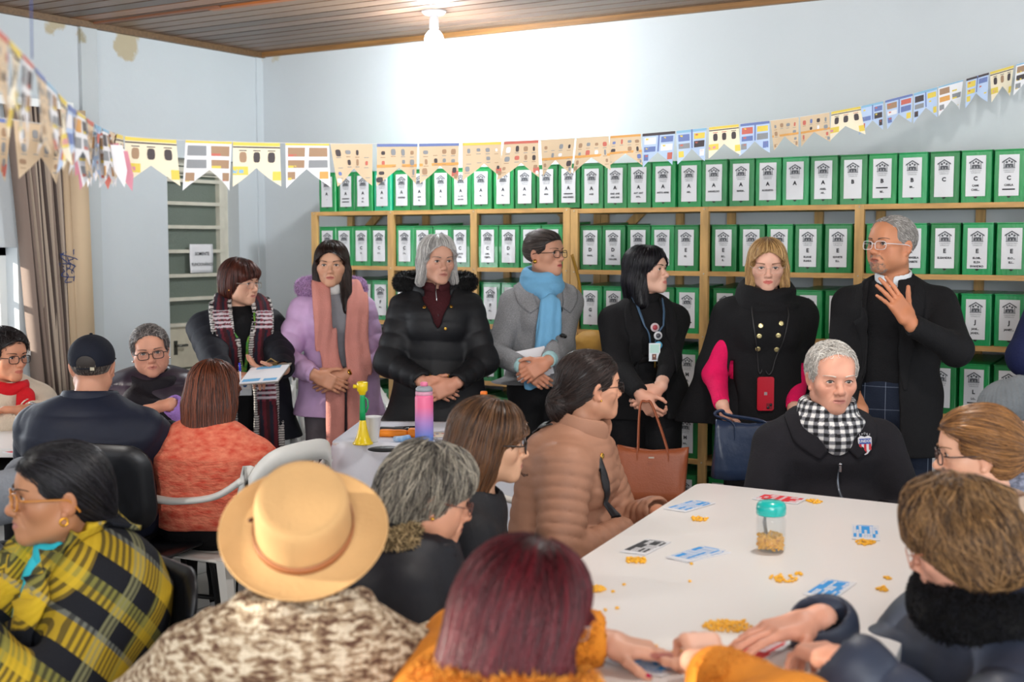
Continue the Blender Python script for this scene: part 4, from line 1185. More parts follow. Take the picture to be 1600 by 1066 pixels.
A=at(36,10,2.11);A[2]=CZ;mb.tube(catmull([A,(A+b_)/2+RT*.01,b_],6),.0012,5)
tag(mb.build('blue_thread',[mat('cord_blue','#28407a',rough=.6)]),'thin blue thread from the ceiling down to the near bunting','thread')
# ---------------------------------------------------------------- clothing builders
def cloth(name,col,rough=.8,bump=.25,bscale=90,var=.10,vscale=14,sheen=.0,vc=False,spec=.3,col2=None,stretch=(1,1,1)):
    return mat(name,col,rough=rough,bump=bump,bscale=bscale,var=var,vscale=vscale,sheen=sheen,vc=vc,spec=spec,col2=col2,stretch=stretch)
def ramp_axis(N,L,src,period,stops,off=0.):
    d=N.new('ShaderNodeMath');d.operation='MULTIPLY_ADD';d.inputs[1].default_value=1/period;d.inputs[2].default_value=off;L.new(src,d.inputs[0])
    f=N.new('ShaderNodeMath');f.operation='FRACT';L.new(d.outputs[0],f.inputs[0])
    r=N.new('ShaderNodeValToRGB');r.color_ramp.interpolation='CONSTANT'
    e=r.color_ramp.elements
    while len(e)>1: e.remove(e[-1])
    e[0].position=0;e[0].color=srgb(stops[0][1])+(1,)
    for p_,c in stops[1:]:
        x=e.new(p_);x.color=srgb(c)+(1,)
    L.new(f.outputs[0],r.inputs[0]);return r.outputs[0]
def plaid_mat(name,pu,su,pv,sv,rot=(0,0,0),fac=.5,rough=.9,u=0,v=2,twill=0.,bump=.2):
    m=bpy.data.materials.new(name);m.use_nodes=True;nt=m.node_tree;N=nt.nodes;L=nt.links;b=N['Principled BSDF'];b.inputs['Roughness'].default_value=rough;b.inputs['Specular IOR Level'].default_value=.2
    tc=N.new('ShaderNodeTexCoord');mp=N.new('ShaderNodeMapping');mp.inputs['Rotation'].default_value=rot;L.new(tc.outputs['Object'],mp.inputs[0])
    sp=N.new('ShaderNodeSeparateXYZ');L.new(mp.outputs[0],sp.inputs[0])
    a=ramp_axis(N,L,sp.outputs[u],pu,su);c=ramp_axis(N,L,sp.outputs[v],pv,sv)
    x=N.new('ShaderNodeMix');x.data_type='RGBA';x.inputs[0].default_value=fac;L.new(a,x.inputs[6]);L.new(c,x.inputs[7])
    out=x.outputs[2]
    if twill:
        w=N.new('ShaderNodeTexWave');w.inputs['Scale'].default_value=twill;w.bands_direction='Z';L.new(mp.outputs[0],w.inputs[0])
        gt=N.new('ShaderNodeMath');gt.operation='GREATER_THAN';gt.inputs[1].default_value=.5;L.new(w.outputs['Fac'],gt.inputs[0]);L.new(gt.outputs[0],x.inputs[0])
        r=N.new('ShaderNodeMapRange');r.inputs[3].default_value=fac-.28;r.inputs[4].default_value=fac+.28;L.new(gt.outputs[0],r.inputs[0]);L.new(r.outputs[0],x.inputs[0])
    L.new(out,b.inputs['Base Color'])
    n=N.new('ShaderNodeTexNoise');n.inputs['Scale'].default_value=160;L.new(tc.outputs['Object'],n.inputs[0]);bp=N.new('ShaderNodeBump');bp.inputs['Strength'].default_value=bump;bp.inputs['Distance'].default_value=.01;L.new(n.outputs[0],bp.inputs['Height']);L.new(bp.outputs[0],b.inputs['Normal'])
    return m
XV=nv(1,0,0)
def coat(p,m,i=.02,hem=None,flare=.04,q=None,qa=None,opening=None,cuff=.93,ci=.010,wrk=(24,.004),name='coat',h=.006,neck=True,nr=.068,extra=(),ia=None,cuts=(),seed=3,wide=1.,neckz=-.02,zq=None):
    J=p.J;ia=i*.9 if ia is None else ia
    P=p.torso(i,wide=wide)
    if hem is not None:
        lo=nv(J['hip'][0],J['hip'][1]*1.0,hem)
        if not p.sit and hem<J['hip'][2]-.02:
            P.append(Cone(J['hip'],lo,.106*p.b+i,.112*p.b+i+flare,.05,w=XV,wf=1.42*wide))
        elif p.sit:
            P.append(Cone(J['hip'],J['hip']+nv(0,.10,-.02),.115*p.b+i,.115*p.b+i,.05,w=XV,wf=1.35))
    for n in 'RL': P+=p.arm(n,ia,ci,cuff,q=qa)
    P+=list(extra)
    C=[]
    if hem is not None and not p.sit: C.append(Half((0,0,hem),(0,0,-1)))
    if hem is not None and p.sit: C.append(Half((0,0,hem),(0,0,-1)))
    if neck: C.append(Cone(J['neck']+nv(0,0.0,neckz),J['neck']+nv(0,.03,.22),nr,nr+.03,.012,-1))
    for n in 'RL':
        w=J['el'+n]+(J['wr'+n]-J['el'+n])*cuff;d=unit(J['wr'+n]-J['el'+n])
        r=.027+ci
        C.append(Cone(w+d*(r*.55),w+d*.12,r*.82,r*1.1,.006,-1))
    if opening: C.append(front_opening(*opening))
    C+=list(cuts)
    wv=waves(seed,wrk[0],5,(1,1,.8));wv2=waves(seed+1,wrk[0]*2.1,4)
    if zq: # horizontal baffles over the trunk only, following height
        sp,am=zq
        def disp(Pt):
            tr=np.clip(1.25-np.abs(Pt[:,0])/.20,0,1)
            return ((1-np.abs(wv(Pt)))-.4)*wrk[1]+wv2(Pt)*wrk[1]*.25+am*tr*(np.abs(np.sin(math.pi*(Pt[:,2]/sp+.06*wv(Pt))))**.5-.6)
        amp=wrk[1]*1.3+am
    else:
        def disp(Pt): return ((1-np.abs(wv(Pt)))-.4)*wrk[1]+wv2(Pt)*wrk[1]*.25
        amp=wrk[1]*1.3
    return p.garment(name,P,m,h,disp,amp,cuts=C)
def collar(p,m,z=.0,rx=.075,ry=.075,tr=.018,tz=1.8,tilt=-.3,y=0.,name='collar',front_gap=0.,h=.005,k=.01,parent=None,disp=None,amp=0.,vcol=None,extra=()):
    c=p.J['neck']+nv(0,.01+y,z)
    P=[Tor(c,rx,ry,tr,k,1,rotx(tilt),tz)]+list(extra)
    C=[]
    if front_gap:
        def fn(Pt):
            return np.maximum(np.abs(Pt[:,0])-front_gap-np.maximum(0,Pt[:,2]-c[2])*.8, c[1]+.01-Pt[:,1])
        C=[Fn(c+nv(0,.1,0),.25,fn,.01,-1)]
    return p.garment(name,P,m,h,disp,amp,cuts=C,parent=parent,vcol=vcol)
def fur(p,prims,n,c1,c2,name='fur_trim',steps=3,ds=.007,w=.0012,h=.007,seed=4,wob=.8,base=.5,disp=None,amp=0.,cuts=(),parent=None,up=.3,vcf=None,rough=.75):
    M=Model(list(prims)+list(cuts),disp,amp);V,Q=M.polygonise(h)
    C=np.tile(C3(c1)*base,(len(V),1))
    def flow(P): return M.grad(P)+nv(0,0,-up)
    s=hair_strands(M,V,n,flow,steps,ds,(0,.002),w,c1,c2,None,seed,1.0,wob)
    VV,QQ,CC=s
    VV=np.concatenate([V,VV]);QQ=np.concatenate([Q,QQ+len(V)]);CC=np.concatenate([C,CC])
    if vcf is not None: CC=vcf(VV,CC)
    me=quads_mesh(name,VV,QQ,[mat('fur_%d'%int(rough*100),vc=True,rough=rough,spec=.2)],CC)
    return link(name,me,parent or p.root),M
def sheet(p,M,pts,width,m,name,off=.006,folds=0,famp=.0,thick=.003,K=9,zfree=None,n=8,vcol=None,parent=None,wend=None,step_wob=0.,fringe=0.,bx=False):
    """a band lying on the surface of model M along the local path pts"""
    C=catmull(pts,n);T=np.gradient(C,axis=0);T/=np.linalg.norm(T,axis=1)[:,None]
    S=len(C);G=M.grad(C);B=np.cross(T,G);B/=np.linalg.norm(B,axis=1)[:,None]+1e-9
    for i in range(1,S):
        if np.dot(B[i],B[i-1])<0:B[i]*=-1
        B[i]=unit(B[i]*.5+B[i-1]*.5)
    if bx:
        B=XV-T*(T@XV)[:,None];B/=np.linalg.norm(B,axis=1)[:,None]
    w=np.interp(np.linspace(0,1,S),np.linspace(0,1,len(np.atleast_1d(width))),np.atleast_1d(width)) if np.ndim(width) else np.full(S,width)
    u=np.linspace(-.5,.5,K)
    P=C[:,None]+B[:,None]*(u[None,:,None]*w[:,None,None])
    sh=P.shape;F=P.reshape(-1,3)
    o=off+famp*np.abs(np.sin(u*math.pi*folds+.3))[None,:]*np.ones((S,1)) if folds else np.full((S,K),off)
    ph=np.linspace(0,1,S)[:,None]
    if folds: o=off+famp*(.5+.5*np.sin(u[None,:]*2*math.pi*folds+2*np.sin(ph*4)))
    o=o.reshape(-1)
    R=M.project(F,o,3)
    if zfree is not None:
        # below the hem the band hangs free: carry the last projected depth straight down
        z=F[:,2];free=z<zfree
        yref=np.mean([R.reshape(sh)[np.nonzero(F.reshape(sh)[:,k,2]>=zfree)[0][-1],k,1] for k in range(K)])
        Rr=R.reshape(sh)
        for k in range(K):
            col_=Rr[:,k];zz=F.reshape(sh)[:,k,2];idx=np.nonzero(zz>=zfree)[0]
            if len(idx):
                j=idx[-1];fr=np.nonzero(zz<zfree)[0]
                for a in fr: 
                    if a>j: col_[a]=F.reshape(sh)[a,k]; col_[a,1]=yref+ (o.reshape(S,K)[a,k]-off)*1.0; 
        R=Rr.reshape(-1,3)
    V=R.reshape(S,K,3)
    mb=MB();Vt=V.reshape(-1,3)
    G2=np.cross(np.gradient(V,axis=0).reshape(-1,3),np.gradient(V,axis=1).reshape(-1,3));G2/=np.linalg.norm(G2,axis=1)[:,None]+1e-9
    g=M.grad(Vt);sg=np.sign(np.einsum('ij,ij->i',G2,g));G2*=np.where(sg==0,1,sg)[:,None]
    Vb=Vt-G2*thick
    idx=np.arange(S*K).reshape(S,K);Qd=np.stack([idx[:-1,:-1],idx[:-1,1:],idx[1:,1:],idx[1:,:-1]],-1).reshape(-1,4)
    n0=S*K;E=[]
    for a in range(S-1): E+=[(idx[a,0],idx[a+1,0],idx[a+1,0]+n0,idx[a,0]+n0),(idx[a+1,-1],idx[a,-1],idx[a,-1]+n0,idx[a+1,-1]+n0)]
    for a in range(K-1): E+=[(idx[0,a+1],idx[0,a],idx[0,a]+n0,idx[0,a+1]+n0),(idx[-1,a],idx[-1,a+1],idx[-1,a+1]+n0,idx[-1,a]+n0)]
    col=np.ones((n0*2,3))
    if vcol is not None:
        uu=np.tile(u,(S,1));ss=np.tile(np.concatenate([[0],np.cumsum(np.linalg.norm(np.diff(C,axis=0),axis=1))])[:,None],(1,K))
        c=vcol(uu.ravel(),ss.ravel());col=np.concatenate([c,c])
    VV=np.concatenate([Vt,Vb])
    mb.add(VV,np.concatenate([Qd,Qd[:,::-1]+n0,np.array(E)]),0,col)
    if fringe:
        for k in range(0,K*2-1):
            uu=k/2;a=int(uu);b2=min(a+1,K-1);q0=V[-1,a]*(1-(uu-a))+V[-1,b2]*(uu-a)
            r=np.random.RandomState(k);pp=[q0,q0+nv(r.normal()*.002,0,-fringe*.5),q0+nv(r.normal()*.006,r.normal()*.004,-fringe*(.8+.4*r.rand()))]
            mb.tube(pp,[.0022,.002,.0016],5,0,col[n0-1] if vcol is not None else None)
    return mb.build(name,[m],parent or p.root)
def tail(p,M,pts,hw,m,name,r=.013,h=.005,ff=120,amp=.0026,zfree=None,vcol=None,parent=None,fringe=0.,n=11,off=None):
    """a thick folded scarf end lying on (and below the hem hanging from) model M"""
    M=Model([q for q in M.p if q.op>0])
    C=catmull(pts,n);hw=np.interp(np.linspace(0,1,len(C)),np.linspace(0,1,len(np.atleast_1d(hw))),np.atleast_1d(hw))
    off=r*1.0+.013 if off is None else off
    on_=np.ones(len(C),bool) if zfree is None else C[:,2]>=zfree
    D=C.copy();D[on_]=M.project(C[on_],off,4)
    D[on_,0]=C[on_,0]*.5+D[on_,0]*.5
    D[on_]=M.project(D[on_],off,3)
    if (~on_).any():
        j=np.nonzero(on_)[0][-1];D[~on_,1]=D[j,1]
    for _ in range(24): D[1:-1]=D[1:-1]*.5+(D[:-2]+D[2:])*.25
    P=[]
    for a,b,w1,w2 in zip(D[:-1],D[1:],hw[:-1],hw[1:]):
        wd=XV if abs(unit(b-a)[0])<.8 else nv(0,1,0)
        P.append(Cone(a,b,r,r,.010,w=wd,wf=(w1+w2)/2/r))
    def disp(Q): return amp*np.sin(Q[:,0]*ff+1.6*np.sin(Q[:,2]*11+Q[:,0]*8))
    cut=[Half(D[-1]+nv(0,0,0),(0,0,-1),.003)] if D[-2][2]>D[-1][2] else []
    vc=None
    if vcol is not None:
        zz=D[:,2];xx=D[:,0];L=np.concatenate([[0],np.cumsum(np.linalg.norm(np.diff(D,axis=0),axis=1))])
        def vc(V):
            i=np.argmin(((V[:,None,:]-D[None])**2).sum(2),1);return vcol((V[:,0]-xx[i])/(2*hw[i]),L[i]+(zz[i]-V[:,2])*(i>2))
    o,_m=p.garment(name,P,m,h,disp,amp,cuts=cut,vcol=vc,parent=parent)
    if fringe:
        mb=MB();K=int(hw[-1]*2/.009)
        for k in range(K):
            rr=np.random.RandomState(k);x=D[-1][0]+(k/(K-1)-.5)*hw[-1]*1.9;a=nv(x,D[-1][1],D[-1][2]+.004)
            mb.tube([a,a+nv(rr.normal()*.002,0,-fringe*.5),a+nv(rr.normal()*.006,rr.normal()*.004,-fringe*(.8+.4*rr.rand()))],[.0026,.0024,.0018],5)
        mb.build('fringe',[mat('fringe_'+name+m.name,'#cf8a7f' if 'salmon' in m.name else '#2a1a20',rough=.9)],o)
    return o
def buttons(p,M,spots,m,r=.010,name='button',t=.004,parent=None):
    for s in spots:
        c=M.project(np.array([s],float),0.,5)[0];g=M.grad(c[None])[0]
        mb=MB();R=frame(g,nv(0,0,1));v=MB();v.lathe([(0,0),(r,0),(r,t*.6),(r*.8,t),(r*.3,t*.7),(0,t*.7)],14)
        V=v.v[0];V=V[:,[0,2,1]]*nv(1,1,1);mb.add(V@R.T+c,[f[::-1] for f in v.f]);mb.build(name,[m],parent or p.root)
def trousers(p,m,i=.018,i2=.03,to=.97,name='trousers',h=.008,top=.03,k=(20,.004)):
    J=p.J;P=[Cone(J['hip']+nv(0,0,top),J['hip']+nv(0,0,-.04),.104*p.b+i*.5,.106*p.b+i*.5,.05,w=XV,wf=1.42)]
    for n in 'RL': P+=p.leg(n,i,to,i2)
    wv=waves(9,k[0],5);return p.garment(name,P,m,h,lambda Q:(1-np.abs(wv(Q)))*k[1],k[1])
def shoes(p,m,sole=None,h=.006):
    J=p.J
    for n in 'RL':
        a=J['an'+n];t=J['toe'+n]
        P=[Cone(a+nv(0,-.03,-.025),t+nv(0,.02,.0),.040,.032,.03,w=XV,wf=1.08),Cone(a+nv(0,0,.01),a+nv(0,0,-.03),.042,.042,.03)]
        C=[Half((0,0,.012),(0,0,-1)),Cone(a+nv(0,0,.02),a+nv(0,0,.1),.036,.04,.004,-1)]
        o,M=p.garment('shoe',P,m,h,cuts=C)
        if sole:
            P2=[Cone(nv(a[0],a[1]-.03,.02),nv(t[0],t[1]+.02,.02),.043,.040,.02,w=XV,wf=1.05)]
            p.garment('sole',P2,sole,h,cuts=[Half((0,0,.001),(0,0,-1)),Half((0,0,.022),(0,0,1))],parent=o)
def clasp(ctr,front=(0,1,0),k=1.,over='R',gap=.03):
    """two hands folded over each other in front of the belly; local coordinates"""
    c=nv(*ctr)
    f=nv(*front)
    a=dict(w=c+nv(.085,-.035,.035)+f*0.,d=(-1,.25,-.45),n=(-.15,-1,-.2),curl=(.35,.45,.35),thumb=(.2,.2),spread=.03,pole=(.9,-.55,-.5))
    b=dict(w=c+nv(-.085,-.050,.030),d=(1,.20,-.45),n=(.15,-1,-.2),curl=(.5,.6,.4),thumb=(.2,.2),spread=.03,pole=(-.9,-.55,-.5))
    if over=='R': a['w']=a['w']+f*.028
    else: b['w']=b['w']+f*.040
    return dict(rh=a,lh=b)
def zpx(py,depth): return at(800,py,depth)[2]
M_black=cloth('cloth_black','#0d0d10',.85,.25,120)
M_blackp=cloth('puffer_black','#101115',.6,.25,14,spec=.35)
M_shoeb=mat('shoe_black','#121213',rough=.4)
M_gold=mat('gold','#d2a24a',rough=.25,metal=1.)
M_steel=mat('steel','#b9bcc0',rough=.25,metal=1.)
def vis_band(p): pass
# ================================================================ the people standing along the shelves
def watch(p,n,m_strap,m_face,parent=None):
    J=p.J;w=J['wr'+n];d=unit(J['wr'+n]-J['el'+n]);X=p.hands[n]['X']
    mb=MB();R=frame(d,X.R[:,2]);a=np.arange(20)*2*math.pi/20
    pts=[w+d*.004+R@nv(.029*math.cos(t),0,.025*math.sin(t)) for t in a]
    mb.tube(pts,.006,6,closed=True,flat=.4);o=mb.build('watch',[m_strap],p.root)
    v=MB();v.lathe([(0,0),(.015,0),(.015,.006),(.012,.008),(0,.008)],16);V=v.v[0]
    R2=np.stack([R[:,0],R[:,1],R[:,2]],1);mb=MB();mb.add(V@R2.T+w+d*.004+R[:,2]*.026,v.f);mb.build('watch_face',[m_face],o)
# ---- 1: woman with the clipboard
D=6.5
p=Person('standing woman in a black coat and long plaid scarf, writing on a clipboard',(375,441),D,18,hface=62,hpitch=-4,skin='#d3a389',build=1.22,fat=1.1,old=.5,
  rh=dict(w=('px',368,598,6.05),world=True,d=(.75,-.3,.1),n=(.1,.2,-1),curl=(.6,.7,.5),thumb=(.4,.4)),
  lh=dict(w=('px',448,590,6.05),world=True,d=(-.9,-.25,.05),n=(.0,.1,1),curl=(.5,.4,.3),thumb=(.3,.2)),brow='#3a2018',lip='#b06a62')
W1=p
make_hair(p,skull(.013)+[Ell((0,-.02,-.01),(.092,.098,.085),.02),Ell((0,-.035,-.055),(.084,.075,.05),.02),Cone((-.04,.078,.055),(.05,.082,.040),.017,.017,.02),
  face_cut(zf=.034,yf=.040,w=.085,low=-.2),Half((0,0,-.098),(0,.25,-1),.01)],2600,down_flow((0,-.01,.13)),'#2b1410','#6b3526',steps=13,ds=.014,off=(.0005,.005),wob=.06,mask=lambda V:V[:,2]>-.02,rough=.38)
glasses(p,'#9a8a80',rim=.0009,w=.023,hh=.017);earring(p,1);earring(p,-1)
ins,Mi=coat(p,cloth('knit_black','#101013',.9,.3,130),i=.010,hem=.60*p.sc+.1,flare=.0,neck=False,wrk=(20,.003),name='dress',ci=.004,cuff=.8)
ct,Mc=coat(p,cloth('parka_navy','#14161f',.72,.3,16,spec=.3),i=.034,hem=.55,flare=.05,q=None,qa=(.085,.007),opening=(.3,.10,1.46*p.sc,.075,.02),ci=.022,wrk=(15,.008),name='coat',zq=(.11,.004))
collar(p,cloth('parka_navy','#14161f'),z=.005,rx=.092,ry=.085,tr=.022,tz=1.9,tilt=-.25,y=-.015,front_gap=.05,name='hood_collar',parent=ct,disp=wr(5,30,.006),amp=.006)
def plaid1(u,s):
    r=np.random.RandomState(3);c=np.tile(C3('#3a1118'),(len(u),1))
    k=np.floor((u+.5)*7).astype(int)
    c[k%3==1]=C3('#5e1a26');c[k%3==2]=C3('#1b1c2b')
    b=((s%.36)>.20)&((s%.36)<.31)
    alt=(np.floor(s/.012)%2==0)
    c[b&alt]=C3('#cfc4cb');c[b&(~alt)&(k%2==0)]=C3('#7d3140')
    e=(np.abs(u)>.42);c[e]=np.where((np.floor(s[e]/.006)%2==0)[:,None],C3('#cfcac6'),C3('#17151b'))
    return c
msc=mat('wool_scarf',vc=True,rough=.95,bump=.4,bscale=220)
zn=p.J['neck'][2]
for sd in (1,-1):
    tail(p,Mc,[(sd*.060,-.05,zn+.045),(sd*.088,.03,zn+.01),(sd*.10,.13,zn-.12),(sd*.105,.20,zn-.35),(sd*.11,.20,zn-.62),(sd*.115,.2,zn-.80),(sd*.12,.2,zn-.96)],[.034,.042,.052,.058,.060,.062],msc,'scarf',zfree=.60,vcol=plaid1,fringe=.07)
lan=sheet(p,Mi,[(-.06,.02,zn+.01),(-.035,.1,zn-.12),(-.004,.14,zn-.30)],.015,mat('lanyard_green','#1e9a4c',rough=.6,col2='#9fc23a',vscale=60),'lanyard',off=.012,K=3)
sheet(p,Mi,[(.06,.02,zn+.01),(.035,.1,zn-.12),(.004,.14,zn-.30)],.015,mat('lanyard_green','#1e9a4c'),'lanyard_strap',off=.013,K=3,parent=lan)
c=Mi.project(nv(0,.2,zn-.36)[None],.02)[0]
mb=MB();mb.box((-.033,-.002,-.045),(.033,.002,.045));b=mb.build('id_badge',[mat('badge_clear','#dfe6ea',rough=.2)],lan);b.location=c;b.rotation_euler=(0,0,-.1)
mb=MB();mb.box((-.024,.002,-.012),(.024,.0028,.030));mb.ball((0,.0028,.008),(.011,.001,.012),1,n=6);mb.build('badge_print',[mat('badge_white','#f2f2f2'),mat('badge_blue','#3e6a9c')],b)
trousers(p,M_black);shoes(p,M_shoeb)
# clipboard and pen, held
Rb=np.stack([unit(cdir(.97,-.15,.10)),unit(cdir(.14,.90,.30)),unit(np.cross(cdir(.97,-.15,.10),cdir(.14,.90,.30)))],1)
cb=empty('clipboard',tuple(at(413,586,5.98)),0,'clipboard with papers held by the woman in the plaid scarf','clipboard')
def placed(ob,R,t=None):
    M=Matrix.Identity(4)
    for i in range(3):
        for j in range(3): M[i][j]=R[i,j]
    t=ob.location.copy() if t is None else Vector([float(x) for x in t])
    ob.matrix_local=Matrix.Translation(t)@M
placed(cb,Rb)
mb=MB();mb.box((-.10,-.10,-.002),(.10,.12,.002));mb.build('board',[mat('clip_board','#8f8a80',rough=.5)],cb)
mb=MB();mb.box((-.095,-.095,.0025),(.098,.09,.006));mb.box((-.085,-.08,.0062),(.0,-.05,.0068),1);mb.box((.02,-.085,.0062),(.085,-.06,.0068),1);mb.box((-.06,.06,.0062),(.06,.09,.0068),1);mb.build('paper_sheets',[mat('paper','#e6e6ea'),mat('print_lightblue','#6fb0dc')],cb)
mb=MB();mb.box((-.035,.095,.004),(.035,.125,.012));mb.tube([(-.03,.11,.014),(0,.125,.03),(.03,.11,.014)],.004,6);mb.build('clip',[mat('brass','#a08a5a',rough=.3,metal=1)],cb)
pn=empty('pen',tuple(at(376,592,5.97)),0,'blue pen in the right hand of the woman with the clipboard','pen');
placed(pn,frame(cdir(-.08,.1,1),cdir(0,-1,0)))
mb=MB();mb.tube([(0,-.065,0),(0,.035,0)],[.0035,.0038],8);mb.build('barrel',[mat('pen_white','#dcdce6',rough=.3)],pn)
mb=MB();mb.tube([(0,.035,0),(0,.075,0)],.0045,8);mb.build('cap',[mat('pen_blue','#2433c8',rough=.3)],pn)
# ---- 2: woman in the lilac coat
D=6.5
p=Person('standing woman in a lilac puffer coat and salmon scarf, hands folded',(518,413),D,12,hface=3,hpitch=-2,side_lean=.03,skin='#cf9d80',build=.96,
  brow='#2a1a14',lip='#b4605c',**clasp((.06,.27,zpx(588,6.2)-.03)),fat=1.05,old=.2)
W2=p
make_hair(p,skull(.012)+[Ell((0,-.03,-.02),(.090,.085,.10),.02),Cone((.07,-.01,-.03),(.078,.015,-.15),.028,.022,.03),Cone((-.072,.0,-.04),(-.085,.075,-.24),.030,.024,.03),Cone((0,-.07,-.05),(0,-.085,-.17),.06,.045,.04),
  face_cut(zf=.070,yf=.035,w=.066,low=-.13)],3000,down_flow((0.02,-.01,.13)),'#150d0b','#3d261e',steps=14,ds=.017,off=(.0005,.004),wob=.05,mask=lambda V:V[:,2]>-.06,rough=.36)
earring(p,1,r=.004)
zn=p.J['neck'][2]
ins,Mi=coat(p,cloth('top_grey','#8d8d92'),i=.008,hem=.92,flare=0,neck=False,wrk=(20,.002),name='jumper',ci=.004,cuff=.8)
collar(p,cloth('knit_white','#d9d6d2'),z=.035,rx=.058,ry=.060,tr=.012,tz=2.4,tilt=-.15,name='turtleneck')
mlil=cloth('puffer_lilac','#c9a6cf',.5,.2,12,spec=.4)
hemz=zpx(650,6.45)
ct,Mc=coat(p,mlil,i=.030,hem=hemz,flare=.035,qa=(.075,.008),opening=(.3,.055,zn,.06,.02),ci=.018,wrk=(15,.006),name='coat',zq=(.085,.006))
fur(p,[Tor(p.J['neck']+nv(0,-.045,.030),.150,.10,.034,.01,1,rotx(-.25),1.2)],3600,'#b98fc0','#dcb9e2',name='fur_trim',cuts=[Fn(p.J['neck']+nv(0,.1,0),.3,lambda Q,c=p.J['neck']:np.maximum(np.abs(Q[:,0])-.055,c[1]+.0-Q[:,1]),.02,-1)],parent=ct)
msal=mat('scarf_salmon','#cf8a7f',rough=.95,bump=.4,bscale=160,var=.08)
for sd,q in ((1,.96),(-1,1.0)):
    tail(p,Mc,[(sd*.055,-.05,zn+.06),(sd*.085,.035,zn+.03),(sd*.085,.13,zn-.12),(sd*.072-.01,.2,zn-.30),(sd*.055-.02,.22,zn-.45),(sd*.055-.02,.22,zn-.62),(sd*.058-.03,.22,zn-.80*q),(sd*.06-.03,.22,zn-.93*q)],[.036,.042,.046,.046,.044,.046,.05],msal,'scarf',zfree=hemz+.02,fringe=.07)
watch(p,'L',mat('strap_dark','#2a2320'),M_gold)
trousers(p,cloth('trousers_grey','#6d666b',.8,.3,60),i2=.05);shoes(p,M_shoeb)
# ---- 3: grey-haired woman in the black puffer
D=6.15
p=Person('standing grey-haired woman in a long black puffer coat with fur hood',(683,407),D,5,hface=24,hpitch=-2,skin='#cf9c84',build=1.02,old=.6,brow='#6d665f',lip='#a8655c',
  **clasp((.0,.27,zpx(598,5.9)-.03),over='L'))
W3_=p
make_hair(p,skull(.012)+[Ell((0,-.03,-.01),(.096,.085,.095),.02),Cone((.078,-.01,-.03),(.092,.0,-.105),.026,.022,.03),Cone((-.078,-.01,-.03),(-.092,.0,-.10),.026,.022,.03),Cone((0,-.07,-.05),(0,-.085,-.12),.06,.035,.04),
  face_cut(zf=.078,yf=.028,w=.068,low=-.13)],3000,down_flow((0.0,-.0,.13),g=.9),'#9c9997','#e4e1dc',steps=12,ds=.016,off=(.0005,.006),wob=.16,mask=lambda V:V[:,2]>-.05,rough=.5,basek=.6,disp=waves_disp(31,26,.011),amp=.011)
zn=p.J['neck'][2]
ins,Mi=coat(p,cloth('knit_maroon','#3d1218',.85,.4,110),i=.012,hem=.9,flare=0,neck=False,wrk=(20,.002),name='jumper',ci=.004,cuff=.8)
collar(p,cloth('knit_maroon','#3d1218'),z=.03,rx=.060,ry=.060,tr=.012,tz=2.2,tilt=-.15,front_gap=.006,name='jumper_collar')
zp=MB();zp.tube([p.J['neck']+nv(0,.068,.055),p.J['neck']+nv(0,.085,.0),Mi.project(nv(0,.2,zn-.10)[None],.002)[0]],.0022,6);zp.build('zip',[M_steel],ins)
hemz=zpx(672,6.05)
ct,Mc=coat(p,M_blackp,i=.036,hem=hemz,flare=.06,qa=(.07,.007),opening=(zpx(520,6.05),.0,zn,.075,.02),ci=.022,wrk=(14,.008),name='coat',zq=(.09,.006))
collar(p,M_blackp,z=.01,rx=.10,ry=.085,tr=.020,tz=2.0,tilt=-.35,y=-.02,front_gap=.06,name='coat_collar',parent=ct)
fur(p,[Tor(p.J['neck']+nv(0,-.055,.045),.170,.090,.036,.01,1,rotx(-.2),1.1)],3800,'#0b0b0c','#2a282a',name='fur_trim',cuts=[Half(p.J['neck']+nv(0,.03,0),(0,1,.2),.02)],parent=ct)
buttons(p,Mc,[(.075,.2,zn-.045),(-.085,.2,zn-.02),(-.045,.25,zn-.17),(.03,.25,zn-.38),(-.01,.25,zn-.37),(-.03,.3,zn-.62)],M_gold,r=.008,parent=ct)
trousers(p,M_black);shoes(p,M_shoeb)
# ---- 4: woman in grey coat, blue scarf
D=6.4
p=Person('standing woman in a grey wool coat and light blue scarf, holding papers',(851,396),D,14,hface=52,hpitch=3,skin='#cb957a',build=.98,old=.15,brow='#33241c',lip='#a83c46',hs=.98,
  rh=dict(w=('px',815,572,6.1),world=True,d=(.6,-.25,-.45),n=(.3,.9,-.2),curl=(.5,.6,.4),thumb=(.2,.3),spread=.04),
  lh=dict(w=('px',858,562,6.06),world=True,d=(-.75,-.25,-.5),n=(-.2,.9,-.3),curl=(.5,.6,.4),thumb=(.2,.3),spread=.04))
W4=p
make_hair(p,skull(.007)+[Ell((0,-.085,.015),(.045,.040,.045),.015),face_cut(zf=.060,yf=.052,w=.10,low=-.03),Half((0,0,-.055),(0,.2,-1),.01),Fn((0,.05,-.05),.2,lambda Q:np.maximum(Q[:,2]+.005,-.012-Q[:,1]),.01,-1)],2600,back_flow((0,-.13,.03)),'#241a16','#6d625c',steps=10,ds=.014,off=(.0003,.002),wob=.03,rough=.4,mask=lambda V:V[:,1]>-.07)
glasses(p,'#241410',rim=.0018,w=.024,hh=.018);earring(p,1,r=.011);earring(p,-1,r=.011)
zn=p.J['neck'][2];hemz=zpx(600,6.35)
ins,Mi=coat(p,cloth('blouse_aqua','#a9cfd2'),i=.010,hem=.9,flare=0,neck=False,wrk=(20,.003),name='blouse',ci=.010,cuff=1.0)
mgr=mat('tweed_grey','#77777a',rough=.95,bump=.6,bscale=240,col2='#98989a',vscale=220)
ct,Mc=coat(p,mgr,i=.024,hem=hemz,flare=.07,opening=(zpx(545,6.3),.0,zn,.05,.02),ci=.020,cuff=.86,wrk=(13,.006),name='coat')
